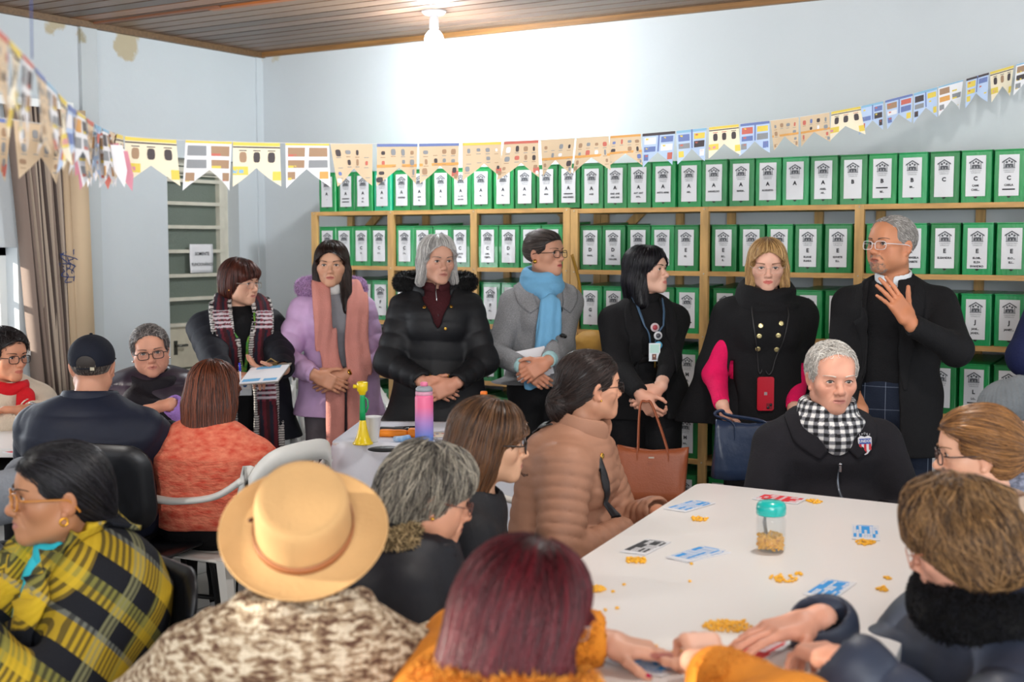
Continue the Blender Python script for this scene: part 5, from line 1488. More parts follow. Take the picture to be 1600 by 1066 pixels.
for sd in (1,-1):
    sheet(p,Mc,[(sd*.05,-.07,zn+.02),(sd*.11,.0,zn+.0),(sd*.115,.09,zn-.06),(sd*.085,.14,zn-.12)],[.05,.085,.09,.05],mgr,'coat_collar',off=.008,K=7,n=8,thick=.006,parent=ct)
buttons(p,Mc,[(-.055,.25,zpx(475,6.2)),(-.05,.25,zpx(508,6.2))],mat('button_black','#0a0a0c',rough=.2),r=.019,t=.007,parent=ct)
mbl=mat('scarf_blue','#6fa9cf',rough=.9,bump=.3,bscale=60,var=.07)
sc,Ms=p.garment('scarf',[Tor(p.J['neck']+nv(0,.012,.035),.080,.078,.020,.01,1,rotx(-.15),1.9),Tor(p.J['neck']+nv(0,.022,.0),.088,.085,.022,.015,1,rotx(-.3),1.5),Ell(p.J['neck']+nv(.005,.118,-.055),(.036,.03,.036),.02)],mbl,.005,lambda Q,w=waves(5,40,5,(.6,.6,1.6)):(1-np.abs(w(Q)))*.007,.008)
tail(p,Mc,[(.0,.13,zn-.06),(.012,.17,zn-.15),(.015,.2,zn-.28),(.018,.2,zn-.42)],[.030,.044,.052,.056],mbl,'scarf_tail',r=.014,parent=sc)
tail(p,Mc,[(.02,.13,zn-.07),(.05,.16,zn-.2),(.085,.17,zn-.36),(.115,.16,zn-.50)],[.02,.03,.032,.03],mbl,'scarf_tail',r=.010,parent=sc)
trousers(p,cloth('trousers_black','#121215'),i2=.035);shoes(p,M_shoeb)
pp=empty('papers',tuple(at(834,572,6.17)),0,'white sheets of paper in the hands of the woman in grey','paper')
placed(pp,np.stack([unit(cdir(.97,.0,.2)),unit(cdir(0,1,.0)),unit(cdir(-.2,0,1))],1))
mb=MB();mb.box((-.09,-.002,-.06),(.07,.002,.085));mb.box((-.085,.003,-.055),(.09,.005,.03));mb.build('sheets',[mat('paper','#e6e6ea')],pp)
# mustard bag on her far side
hb=empty('shoulder_bag',tuple(at(925,545,6.75)),0,'mustard yellow shoulder bag hanging behind the woman in the grey coat','bag')
M=Model([Ell((0,0,-.03),(.14,.07,.13),.02)],lambda Q,w=waves(2,25,4):w(Q)*.008,.01);V,Q=M.polygonise(.008);link('bag_body',quads_mesh('bag_body',V,Q,[mat('leather_mustard','#b98a35',rough=.6,bump=.3,bscale=30)]),hb)
mb=MB();mb.tube(catmull([RT*-.1+UP*.05,RT*-.07+UP*.3+FW*-.12,RT*-.12+UP*.50+FW*-.25],6),.008,6,flat=.4);mb.build('strap',[mat('leather_mustard','#b98a35')],hb)
# ---- 5: woman in the black blazer
D=6.1
p=Person('standing dark-haired woman in a black blazer, a lanyard of round badges on her chest',(1011,423),D,10,hface=58,hpitch=6,skin='#d9ab95',build=1.05,old=.2,brow='#1c1412',lip='#b0504f',
  rh=dict(w=('px',997,612,5.72),world=True,d=(.5,-.2,-.7),n=(.6,.6,.1),curl=(.7,.9,.7),thumb=(.3,.5),spread=.02),
  lh=dict(w=('px',1030,615,5.70),world=True,d=(-.65,-.25,-.55),n=(-.4,.8,-.2),curl=(.7,.8,.6),thumb=(.3,.5),spread=.02))
W5=p
make_hair(p,skull(.014)+[Ell((0,-.04,-.03),(.088,.085,.10),.02),Cone((.06,-.03,-.06),(.07,-.01,-.16),.04,.03,.03),Cone((-.06,-.04,-.06),(-.07,-.03,-.15),.04,.03,.03),Cone((0,-.075,-.06),(0,-.09,-.17),.06,.045,.04),
  face_cut(zf=.062,yf=.030,w=.070,low=-.13)],3000,down_flow((0,.02,.13),back=.25),'#08070a','#26232c',steps=14,ds=.016,off=(.0005,.005),wob=.12,mask=lambda V:V[:,2]>-.05,rough=.33,
  extra=())
earring(p,1,'hoop','#cfd0d4',.009)
zn=p.J['neck'][2];hemz=zpx(655,6.0)
ins,Mi=coat(p,cloth('knit_black','#101013'),i=.010,hem=.85,flare=0,neck=False,wrk=(20,.003),name='jumper',ci=.004,cuff=.8)
collar(p,cloth('knit_black','#101013'),z=.03,rx=.060,ry=.060,tr=.012,tz=2.2,tilt=-.15,name='turtleneck')
ct,Mc=coat(p,M_black,i=.026,hem=hemz,flare=.035,opening=(.4,.075,zn,.055,.02),ci=.012,cuff=1.0,wrk=(13,.006),name='blazer')
for sd in (1,-1):
    sheet(p,Mc,[(sd*.055,-.05,zn+.03),(sd*.085,.03,zn+.0),(sd*.085,.12,zn-.12),(sd*.075,.2,zn-.30),(sd*.075,.2,zn-.42)],[.035,.05,.075,.05,.01],M_black,'lapel',off=.005,K=7,n=7,thick=.005,parent=ct)
mb=MB();c=Mi.project(np.array([(.0,.2,zpx(565,5.95))]),.004)[0]
bl=sheet(p,Mi,[(.14,.1,c[2]),(.07,.15,c[2]),(0,.2,c[2]),(-.07,.15,c[2]),(-.14,.1,c[2])],.032,mat('belt_black','#141315',rough=.35),'belt',off=.006,K=3)
for dx in (-.03,-.045): 
    q=Mi.project(np.array([(dx,.2,c[2])]),.014)[0];mb=MB();mb.box(q-nv(.0035,.003,.017),q+nv(.0035,.003,.017));mb.build('buckle',[M_gold],bl)
lan=sheet(p,Mi,[(.055,.02,zn+.0),(.03,.1,zn-.12),(.004,.16,zn-.22)],.008,mat('lanyard_blue','#3b5670',rough=.5),'lanyard',off=.020,K=3)
sheet(p,Mi,[(-.055,.02,zn+.0),(-.03,.1,zn-.12),(-.004,.16,zn-.22)],.008,mat('lanyard_blue','#3b5670'),'lanyard_strap',off=.020,K=3,parent=lan)
for z,c,c2,r in ((zpx(508,6),'#cdbcc0','#a8404a',.021),(zpx(519,6),'#d7d8dc','#4a4a52',.020),(zpx(535,6),'#5fb0d8','#e0c840',.018)):
    q=Mi.project(np.array([(.0,.2,z)]),.026)[0];v=MB();v.lathe([(0,0),(r,0),(r,.003),(0,.004)],20,0);v.lathe([(0,.0042),(r*.6,.0042),(r*.6,.0046),(0,.0048)],12,1)
    mb=MB();R=frame(nv(0,1,0),nv(0,0,1));
    for V_ in v.v: pass
    VV=np.concatenate(v.v)[:,[0,2,1]];mb.add(VV+q,[f[::-1] for f in v.f]);mb.m=v.m;mb.build('round_badge',[mat('badge_'+c[1:],c,rough=.3),mat('badge_'+c2[1:],c2,rough=.3)],lan)
q=Mi.project(np.array([(.0,.2,zpx(550,6))]),.024)[0]
mb=MB();mb.box(q-nv(.027,.002,.042),q+nv(.027,.002,.042));b=mb.build('id_badge',[mat('badge_clear','#dfe6ea')],lan)
mb=MB();mb.box(q+nv(-.022,.0022,-.004),q+nv(.022,.0028,.036),0);mb.box(q+nv(-.008,.0028,-.036),q+nv(.012,.0034,-.008),1);mb.ball(q+nv(.002,.0035,-.018),(.004,.001,.005),2,n=5);mb.build('badge_print',[mat('badge_teal','#b5d9cf'),mat('badge_photo','#6d4a44'),mat('badge_skin','#d9ab95')],b)
trousers(p,cloth('trousers_black','#121215'),i2=.05);shoes(p,M_shoeb)
# brown tote
def tote(name,label,c,W,H,Dp,m,handle_to,R,cat='bag',flare=1.12,h=.006,soft=.004):
    o=empty(name,tuple(c),0,label,cat);placed(o,R)
    mb=MB();N=12
    # open-topped leather shell, wider at the top
    V=[];rows=7
    for j in range(rows):
        t=j/(rows-1);w=W/2*(1+(flare-1)*t);d=Dp/2*(1-.65*t)
        for k in range(24):
            a=k*2*math.pi/24;e=.35
            x=w*np.sign(math.cos(a))*abs(math.cos(a))**e;y=d*np.sign(math.sin(a))*abs(math.sin(a))**e
            V.append((x,y+soft*math.sin(x*30+t*5),-H+H*t-(.02*(1-(x/w)**2) if j==rows-1 else 0)+(-.012*(1-abs(x)/w) if j==0 else 0)))
    F=[(a*24+q,a*24+(q+1)%24,(a+1)*24+(q+1)%24,(a+1)*24+q) for a in range(rows-1) for q in range(24)]+[tuple(range(24))[::-1]]
    mb.add(V,F);b=mb.build('bag_body',[m],o);md=b.modifiers.new('t','SOLIDIFY');md.thickness=.004
    for s in (1,-1):
        hw=W*.23;y=s*Dp*.16
        T=nv(*handle_to)
        mb=MB();mb.tube(catmull([(-hw,y,-H*.45),(-hw,y,-.02),(T[0]-.028,T[1]+y*.5,T[2]-.02),(T[0],T[1]+y*.5,T[2]),(T[0]+.028,T[1]+y*.5,T[2]-.02),(hw,y,-.02),(hw,y,-H*.45)],8),.0095,8,flat=.45);mb.build('handle',[m],o)
    return o
Rt=np.stack([unit(cdir(.98,-.2)),unit(cdir(.2,.98)),UP],1)
mtan=mat('leather_tan','#9c5230',rough=.42,bump=.12,bscale=120,var=.06,vscale=5)
hc=(p.world(W5.hands['R']['X'].o)+p.world(W5.hands['L']['X'].o))/2
tc=at(1020,697,5.62)
hv=Rt.T@(at(1010,628,5.66)-tc)
tb=tote('handbag','tan leather tote bag held by the woman in the black blazer',tc,.285,.235,.12,mtan,hv,Rt)
mb=MB();mb.box((-.012,-.068,-.045),(.012,-.064,-.038));mb.build('logo_mark',[mat('logo_silver','#d9cbbd',rough=.3,metal=.5)],tb)
# ---- 6: woman in the cape
D=5.75
rhw=('px',1128,632,5.55);lhw=('px',1241,636,5.6)
p=Person('standing blonde woman in a black cape over a bright pink jumper',(1199,414),D,2,hface=-8,hpitch=-8,skin='#dcaa94',build=1.08,old=.15,brow='#6d4c34',lip='#b5403f',
  rh=dict(w=rhw,world=True,d=(.35,-.25,-1),n=(.9,.1,0.3),curl=(.45,.5,.35),thumb=(.3,.3),pole=(.25,-1,-.3)),
  lh=dict(w=lhw,world=True,d=(-.25,-.2,-1),n=(-.9,.1,.3),curl=(.45,.5,.35),thumb=(.3,.3),pole=(-.25,-1,-.3)))
W6=p
make_hair(p,skull(.011)+[Ell((0,-.03,-.01),(.092,.085,.095),.02),Cone((.072,.0,-.02),(.080,.02,-.10),.024,.018,.03),Cone((-.074,.0,-.02),(-.083,.02,-.105),.024,.020,.03),Cone((0,-.07,-.05),(0,-.08,-.12),.06,.035,.04),
  face_cut(zf=.078,yf=.036,w=.066,low=-.13)],3400,down_flow((0.0,-.0,.13),g=.9),'#8a6238','#d8b47c',steps=12,ds=.016,off=(.0005,.004),wob=.06,mask=lambda V:V[:,2]>-.05,rough=.38,basek=.6)
glasses(p,'#b8a090',rim=.0006,w=.024,hh=.017)
zn=p.J['neck'][2]
jm,Mi=coat(p,cloth('knit_pink','#e0105a',.85,.5,160,sheen=.0),i=.006,hem=None,flare=0,neck=False,wrk=(22,.004),name='jumper',ci=.010,cuff=.95,ia=.013)
hemz=zpx(668,5.7)
J=p.J
P=p.torso(.03)
P+=[Cone(J['hip'],nv(0,0,hemz),.13,.165,.05,w=XV,wf=1.45)]
for n,s in (('R',1),('L',-1)):
    P+=[Cone(J['sh'+n],J['el'+n]+nv(s*.0,-.035,.03),.085,.075,.05,w=nv(0,1,0),wf=.85)]
    P+=[Cone(J['el'+n]+nv(s*.0,-.05,0),nv(s*.31,-.10,hemz+.0),.07,.085,.06,w=nv(s*.4,1,0),wf=.6)]
# arm slits show the jumper
cuts=[Half((0,0,hemz),(0,0,-1))]
for n,s in (('R',1),('L',-1)):
    a=J['el'+n];
    def slit(Q,s=s,a=a):
        t=np.clip((a[2]+.06-Q[:,2])/.36,0,1)
        cx=s*(.158+.022*t)
        return np.maximum(np.maximum(np.abs(Q[:,0]-cx)-(.004+.034*t),Q[:,2]-a[2]-.06),-.00-Q[:,1])
    cuts.append(Fn(nv(s*.2,.2,a[2]-.1),.5,slit,.008,-1))
cuts.append(Cone(J['neck']+nv(0,0,.05),J['neck']+nv(0,.03,.22),.07,.11,.012,-1))
ct,Mc=p.garment('cape',P,M_black,.006,lambda Q,w=waves(8,13,4,(1.3,1.3,.25)):w(Q)*.008,.01,cuts=cuts)
p.garment('cowl_collar',[Tor(J['neck']+nv(0,.012,.02),.098,.092,.030,.02,1,rotx(-.25),1.6),Tor(J['neck']+nv(0,.025,-.03),.115,.11,.030,.02,1,rotx(-.4),1.4)],M_black,.006,lambda Q,w=waves(5,30,5,(.6,.6,1.6)):(1-np.abs(w(Q)))*.008,.009,parent=ct)
buttons(p,Mc,[(s*x,.3,zpx(y,5.6)) for s,x,y in ((1,.062,494),(-1,.045,494),(1,.068,527),(-1,.035,527),(1,.070,562),(-1,.035,562))],mat('button_gold_pale','#cfc08a',rough=.3,metal=.7),r=.0115,parent=ct)
cord=mat('cord_black','#151416',rough=.5)
zc=zpx(583,5.55)
ln=sheet(p,Mc,[(.075,.05,zn+.03),(.085,.15,zn-.12),(.07,.25,zn-.3),(.045,.3,zc+.01)],.006,cord,'phone_cord',off=.010,K=3)
sheet(p,Mc,[(-.07,.05,zn+.03),(-.06,.15,zn-.12),(-.01,.25,zn-.3),(.022,.3,zc+.01)],.006,cord,'cord_strand',off=.010,K=3,parent=ln)
trousers(p,cloth('trousers_black','#121215'),i2=.03);shoes(p,M_shoeb)
q=p.world(Mc.project(np.array([(.033,.3,zpx(612,5.55))]),.022)[0])
ph=empty('smartphone',tuple(q),p.yaw,'red smartphone hanging from a black cord in front of the cape','phone')
mb=MB();pr=[];W_,H_=.037,.075
for cx,cy,a0 in ((W_-.01,H_-.01,0),(-W_+.01,H_-.01,90),(-W_+.01,-H_+.01,180),(W_-.01,-H_+.01,270)):
    for a in (0,30,60,90): t=math.radians(a0+a);pr.append((cx+.01*math.cos(t),cy+.01*math.sin(t)))
v=MB();v.prism(pr,.009);V=v.v[0];mb.add(np.stack([V[:,0],V[:,2]-.0045,-V[:,1]],1),[f[::-1] for f in v.f],0,None,False);mb.build('phone_body',[mat('phone_red','#b8162a',rough=.2,coat=.5)],ph)
mb=MB()
mb.box((-.030,.0045,-.068),(-.004,.0075,-.042));mb.build('camera_bump',[mat('phone_dark_red','#7d1020',rough=.25)],ph)
mb=MB()
for cx,cz in ((-.023,-.049),(-.011,-.061)): mb.ball((cx,.0078,cz),(.006,.002,.006),n=7)
mb.build('camera_lens',[mat('lens_black','#0b0b10',rough=.1)],ph)
mb=MB();mb.box((-.007,.0046,-.006),(.007,.0052,.008));mb.build('emblem',[mat('emblem_grey','#c9aeb0',rough=.2,metal=.6)],ph)
# navy leather bag she holds
Rt2=np.stack([unit(cdir(.99,.05)),unit(cdir(-.05,.99)),UP],1)
tc=at(1172,655,5.40)
tb=tote('handbag','navy blue leather bag held low by the woman in the cape',tc,.32,.25,.10,mat('leather_navy','#22304a',rough=.33,bump=.25,bscale=22,var=.08),(-.11,.06,.03),Rt2,flare=.92,soft=.008)
# ---- 7: the man speaking
D=5.35
p=Person('standing grey-haired man in a black blazer, speaking with one hand raised',(1393,383),D,-22,hface=-58,hpitch=4,skin='#b97d5c',build=1.04,male=True,old=.7,mouth=.007,brow='#4a4440',lip='#9c5a4c',fat=1.08,hs=1.03,h=.0028,
  rh=dict(w=('px',1345,640,5.2),world=True,d=(.1,-.2,-1),n=(1,0,0)),
  lh=dict(w=('px',1426,508,4.98),world=True,d=(-.62,-.10,.80),n=(-.35,.85,-.25),curl=[(.12,.15,.1),(.1,.12,.1),(.1,.12,.1),(.14,.15,.1)],thumb=(.15,-.25),spread=.22,k=1.02,pole=(-1,-.2,-1)))
M7=p
make_hair(p,skull(.0045)+[face_cut(zf=.088,yf=.040,w=.085,low=-.03),Half((0,0,-.035),(0,.55,-1),.006),Fn((0,.05,-.05),.2,lambda Q:np.maximum(Q[:,2]+.012,-.018-Q[:,1]),.006,-1)],5200,back_flow((0,-.12,-.05)),'#77736f','#cdc9c4',steps=4,ds=.006,off=(.0,.0015),w=.0007,wob=.25,rough=.6,basek=1.0)
glasses(p,'#d8d8dc',rim=.0012,w=.026,hh=.017)
# teeth line inside the open mouth
mb=MB();mb.tube([(-.015,.083,-.0635),(0,.090,-.0628),(.015,.083,-.0635)],.003,6);o=mb.build('teeth',[mat('teeth','#e4ddd0',rough=.3)],p.root);p.place(o)
def stub(): 
    M=p.model;V=[];r=np.random.RandomState(6);P=np.stack([r.uniform(-.05,.05,2600),r.uniform(.05,.11,2600),r.uniform(-.108,-.045,2600)],1)
    k=(np.abs(P[:,0])<.032)&(P[:,2]<-.072)|((P[:,2]>-.058)&(np.abs(P[:,0])<.028)&(P[:,2]<-.048));P=P[k];W=p.hc+P@p.Rh.T*p.hs
    W=M.project(W,0.,4);g=M.grad(W);mb=MB()
    for a,b in list(zip(W,g))[:900]: mb.tube([a,a+b*.0022+nv(0,0,-.002)],.0005,3,cap=False)
    mb.build('beard_stubble',[mat('stubble','#8d8780',rough=.8)],p.root)
stub()
zn=p.J['neck'][2]
sh,Mi0=coat(p,cloth('shirt_white','#d5d8dc'),i=.006,hem=1.05,flare=0,neck=False,wrk=(20,.002),name='shirt',ci=.006,cuff=1.0)
collar(p,cloth('shirt_white','#d5d8dc'),z=.035,rx=.070,ry=.068,tr=.006,tz=4.0,tilt=-.28,front_gap=.012,name='shirt_collar',parent=sh,h=.004)
ins,Mi=coat(p,cloth('sweater_black','#0e0e11',.9,.4,140),i=.014,hem=zpx(607,5.2),flare=.0,neck=True,nr=.066,wrk=(20,.003),name='sweater',ci=.004,cuff=.8,neckz=-.03)
ct,Mc=coat(p,M_black,i=.032,hem=zpx(715,5.2),flare=.02,opening=(.3,.10,zn,.06,.02,.02),ci=.016,cuff=.92,wrk=(12,.007),name='blazer')
for sd in (1,-1):
    sheet(p,Mc,[(sd*.06,-.06,zn+.03),(sd*.095,.02,zn+.0),(sd*.10,.12,zn-.13),(sd*.09,.2,zn-.30),(sd*.095,.2,zn-.42)],[.035,.05,.08,.055,.01],M_black,'lapel',off=.005,K=7,n=7,thick=.005,parent=ct)
mch=plaid_mat('windowpane_navy',.085,[(0,'#7d8798'),(.035,'#1d2433'),],.095,[(0,'#6d7788'),(.03,'#1d2433')],fac=.5)
trousers(p,mch,i=.022,i2=.045);shoes(p,M_shoeb)
# ---- 8: person in navy at the right picture edge
p=Person('person in a navy blue suit standing at the right picture edge',(1722,372),5.25,-20,hface=-40,skin='#c08a6c',build=1.1,male=True,
  rh=dict(w=('px',1690,610,5.1),world=True,d=(.6,-.2,-.8),n=(1,0,0),pole=(1.3,-.1,-.2)),h=.004)
make_hair(p,skull(.006)+[face_cut(zf=.06,yf=.046,w=.085,low=-.03),Half((0,0,-.035),(0,.55,-1),.006)],1200,back_flow((0,-.12,-.05)),'#2a241f','#4a423a',steps=5,ds=.008)
zn=p.J['neck'][2]
coat(p,cloth('shirt_pale','#c9d3e0'),i=.010,hem=.9,flare=0,neck=True,wrk=(20,.002),name='shirt',cuff=.9)
coat(p,cloth('suit_navy','#141c44',.8,.3,120),i=.034,hem=.72,flare=.05,opening=(.3,.05,zn,.06,.02),ci=.02,wrk=(12,.009),name='jacket',ia=.042)
trousers(p,cloth('suit_navy','#141c44'),i2=.04);shoes(p,M_shoeb)
# ================================================================ chairs
M_plast=mat('plastic_white','#dcdcd8',rough=.38)
def R2(yaw): return rotz(yaw)
def plastic_chair(loc,yaw,label,h=.44):
    o=empty('plastic_chair',(loc[0],loc[1],0),yaw,label,'chair','white plastic chairs')
    Wd=.235
    # seat: a dished sheet
    mb=MB();N=10;V=[]
    for i in range(N+1):
        for j in range(N+1):
            u=i/N*2-1;v=j/N
            w=Wd*(1-.10*v);V.append((u*w,-.21+.43*(1-v)*1.0,h-.022*(1-u*u)*math.sin(math.pi*min(1,v+.1))-.02*max(0,(.12-v)/.12)**2-.012*abs(u)**6))
    mb.add(V,[(i*(N+1)+j,i*(N+1)+j+1,(i+1)*(N+1)+j+1,(i+1)*(N+1)+j) for i in range(N) for j in range(N)])
    s=mb.build('seat',[M_plast],o);md=s.modifiers.new('t','SOLIDIFY');md.thickness=.006
    for sx,sy in ((1,1),(-1,1),(1,-1),(-1,-1)):
        mb=MB();top=nv(sx*(Wd-.01),.20 if sy>0 else -.19,h-.005);bot=nv(sx*(Wd+.03),.235 if sy>0 else -.27,.0)
        n=6;V=[]
        for k in range(n+1):
            t=k/n;c=top*(1-t)+bot*t;w=.040*(1-t)+.022*t
            a=(-sx*1.0,0,0);b=(0,-sy*1.0,0)
            V+=[c+nv(-sx*w,0,0),c+nv(-sx*.010,0,0)+nv(0,0,0),c,c+nv(0,-sy*.010,0),c+nv(0,-sy*w,0),c+nv(-sx*.006,-sy*w,0),c+nv(-sx*.006,-sy*.006,0),c+nv(-sx*w,-sy*.006,0)]
        F=[(k*8+q,k*8+(q+1)%8,(k+1)*8+(q+1)%8,(k+1)*8+q) for k in range(n) for q in range(8)]+[tuple(range(8)),tuple(n*8+q for q in range(8))[::-1]]
        mb.add(V,F,smooth=False);mb.build('leg',[M_plast],o)
    # backrest: curved rail with open slats
    bk=MB();top=[]
    def B(u,t): # u -1..1, t 0 seat..1 top
        w=Wd*(.92+.10*math.sin(t*2.2)-.16*max(0,t-.75)**1.2*4*.4);th=u*1.0
        return nv(math.sin(u*1.15)/math.sin(1.15)*w,-.205-.10*t-.045*(1-u*u)*(.3+t)+.0,h-.01+.42*t-(.10*abs(u)**3.2 if t>.95 else .0)*1.0)
    us=np.linspace(-1,1,21)
    rail=[];K=21
    V=[]
    for u in us:
        V.append(B(u,.99));q=B(u,.99);q2=q.copy();q2[2]-=.075;V.append(q2)
    bk.add(V,[(2*i,2*i+2,2*i+3,2*i+1) for i in range(20)])
    V=[]
    for u in us:
        q=B(u,.16);V.append(q);q2=q.copy();q2[2]-=.09;V.append(q2)
    bk.add(V,[(2*i,2*i+2,2*i+3,2*i+1) for i in range(20)])
    for s_ in (-1,1):
        V=[]
        for t in np.linspace(.0,.97,9):
            V+= [B(s_*1.0,t)-nv(0,0,.10 if t>.9 else 0),B(s_*.84,t)]
        bk.add(V,[(2*i,2*i+2,2*i+3,2*i+1) for i in range(8)])
    m=bk.build('backrest',[M_plast],o);md=m.modifiers.new('t','SOLIDIFY');md.thickness=.008
    for k in range(6):
        u0=-.70+k*.28;mb=MB();V=[]
        for t in np.linspace(.10,.85,7): V+=[B(u0-.055,t),B(u0+.055,t)]
        mb.add(V,[(2*i,2*i+2,2*i+3,2*i+1) for i in range(6)]);q=mb.build('back_slat',[M_plast],o);md=q.modifiers.new('t','SOLIDIFY');md.thickness=.006
    for s_ in (-1,1):
        pts=catmull([B(s_*.99,.80)-nv(0,0,.03),nv(s_*(Wd+.035),-.19,h+.235),nv(s_*(Wd+.05),-.02,h+.205),nv(s_*(Wd+.045),.14,h+.20),nv(s_*(Wd+.028),.215,h+.15),nv(s_*(Wd),.215,h-.01)],6)
        mb=MB();mb.tube(pts,[.024]*len(pts),8,flat=.5);mb.build('armrest',[M_plast],o)
    return o
M_schb=mat('school_black','#16181d',rough=.38);M_tubeb=mat('tube_black','#101114',rough=.35,metal=.3);M_rust=mat('tube_worn','#4a3a34',rough=.5)
def school_chair(loc,yaw,label,h=.45):
    o=empty('school_chair',(loc[0],loc[1],0),yaw,label,'chair','black school chairs')
    def board(name,c,W,H,R,bend=.02,cor=.07):
        mb=MB();pr=[]
        for cx,cy,a0 in ((W-cor,H-cor,0),(-W+cor,H-cor,90),(-W+cor,-H+cor,180),(W-cor,-H+cor,270)):
            for a in (0,18,36,54,72,90): t=math.radians(a0+a);pr.append((cx+cor*math.cos(t),cy+cor*math.sin(t)))
        n=len(pr);V=[];rows=[1,.66,.33]
        for s_ in (0,1):
            for r_ in rows:
                for x,y in pr: V.append((x*r_,y*r_,bend*(x*r_/W)**2+s_*.011))
            V.append((0,0,s_*.011))
        F=[];m=3*n+1
        for s_ in (0,1):
            b=s_*m
            for r_ in range(2):
                for q in range(n):
                    f=(b+r_*n+q,b+r_*n+(q+1)%n,b+(r_+1)*n+(q+1)%n,b+(r_+1)*n+q);F.append(f if s_ else f[::-1])
            for q in range(n): f=(b+2*n+q,b+2*n+(q+1)%n,b+3*n);F.append(f if s_ else f[::-1])
        for q in range(n): F.append((q,(q+1)%n,m+(q+1)%n,m+q))
        mb.add(np.array(V)@R.T+nv(*c),F);return mb.build(name,[M_schb],o)
    board('seat',(0,0,h),.21,.20,np.eye(3),bend=.012)
    Rb=np.stack([nv(1,0,0),unit(nv(0,-.16,1)),unit(np.cross(nv(1,0,0),nv(0,-.16,1)))],1)*1.0
    Rb[:,2]*=-1;Rb=np.stack([Rb[:,0],Rb[:,1],np.cross(Rb[:,0],Rb[:,1])],1)
    b=board('backrest',(0,-.235,h+.27),.205,.155,Rb,bend=-.03,cor=.085)
    mb=MB()
    for x in (-.05,.05): mb.ball(nv(x,-.262,h+.30),(.007,.004,.007),n=6)
    mb.build('rivets',[mat('rivet','#b8b49c',rough=.3,metal=.8)],b)
    y=-.262
    mb=MB();arch=[nv(-.085,y+.02,h-.03)]+[nv(-.085+.0,y-.005,h+.20)]+[nv(-.085*math.cos(t),y-.022,h+.25+.085*math.sin(t)) for t in np.linspace(0,math.pi,9)]+[nv(.085,y-.005,h+.20),nv(.085,y+.02,h-.03)]
    mb.tube(catmull(arch,3),.011,8);mb.build('back_tube',[M_rust if 0 else M_tubeb],o)
    for s_ in (-1,1):
        mb=MB();mb.tube(catmull([nv(s_*.10,.17,h-.02),nv(s_*.19,.16,h-.06),nv(s_*.20,.22,.0)],5),.011,8);mb.build('leg',[M_tubeb],o)
        mb=MB();mb.tube(catmull([nv(s_*.085,-.24,h-.02),nv(s_*.19,-.20,h-.06),nv(s_*.20,-.27,.0)],5),.011,8);mb.build('leg',[M_tubeb],o)
    mb=MB();mb.tube([nv(-.197,-.22,.22),nv(.197,-.22,.22)],.009,7);mb.tube([nv(-.197,.18,.22),nv(.197,.18,.22)],.009,7);mb.tube([nv(-.1,-.24,h-.03),nv(-.1,.17,h-.03)],.011,7);mb.tube([nv(.1,-.24,h-.03),nv(.1,.17,h-.03)],.011,7);mb.build('stretcher',[M_tubeb],o)
    return o
def seat_under(p,kind,label,dy=0.,dx=0.,yaw=0.,hh=.435):
    w=p.world(nv(p.J['hip'][0]+dx,p.J['hip'][1]+dy,0))
    return (plastic_chair if kind=='p' else school_chair)(w,p.yaw+yaw,label,hh)
LAP=dict(rh=dict(w=(.10,.28,.66),d=(-.4,1,-.1),n=(0,0,-1)),lh=dict(w=(-.10,.28,.66),d=(.4,1,-.1),n=(0,0,-1)))
def tbl(px_,py,z=.80): return ('z',px_,py,z)
# ================================================================ the people sitting
# ---- old man at the head of the table
p=Person('elderly white-haired man in a black zip jacket at the far end of the table',(1300,590),4.4,4,hface=3,hpitch=-4,sit=True,lean=.05,skin='#d39a82',build=1.14,male=True,old=1.0,brow='#c9c2b8',lip='#b5716a',iris='#5a5348',hs=1.0,nose=1.12,**LAP)
OM=p
make_hair(p,skull(.006)+[face_cut(zf=.090,yf=.040,w=.085,low=-.03),Half((0,0,-.035),(0,.55,-1),.006),Fn((0,.05,-.05),.2,lambda Q:np.maximum(Q[:,2]+.012,-.018-Q[:,1]),.006,-1)],5200,back_flow((0,-.12,-.03)),'#b9b4ac','#ece8e2',steps=7,ds=.007,off=(.0005,.008),w=.0007,wob=.45,rough=.6,basek=.8)
zn=p.J['neck'][2]
mof=cloth('fleece_black','#1b1a1f',.95,.2,200,sheen=.0)
ct,Mc=coat(p,mof,i=.032,hem=.52,flare=0,ci=.02,wrk=(12,.008),name='jacket',neck=True,nr=.062)
for sd in (1,-1):
    sheet(p,Mc,[(sd*.045,-.07,zn+.02),(sd*.10,.0,zn+.01),(sd*.105,.08,zn-.04),(sd*.05,.13,zn-.10)],[.04,.07,.075,.04],mof,'jacket_collar',off=.008,K=7,n=8,thick=.006,parent=ct)
zs=[(-.0,.2,z) for z in np.linspace(zn-.12,zn-.46,8)]
z1=sheet(p,Mc,zs,.012,mat('zip_tape','#30343c',rough=.6),'zip',off=.004,K=3,parent=ct)
sheet(p,Mc,zs,.004,mat('zip_metal','#8e98a6',rough=.3,metal=.8),'zip_teeth',off=.0055,K=3,parent=z1)
q=Mc.project(np.array([zs[0]]),.008)[0];mb=MB();mb.box(q-nv(.004,.002,.026),q+nv(.004,.002,.004));mb.ball(q,(.006,.004,.006),n=6);mb.build('zip_pull',[M_steel],z1)
def chk(V):
    c=p.J['neck'];a=np.arctan2(V[:,1]-c[1],V[:,0]-c[0])*.095;b=V[:,2]
    s=(np.floor(a/.0125)%2+np.floor(b/.0125)%2)
    return np.where((s==0)[:,None],C3('#e2e2e0'),np.where((s==1)[:,None],C3('#6e6f74'),C3('#101116')))
ms=mat('scarf_check',vc=True,rough=.95,bump=.3,bscale=200)
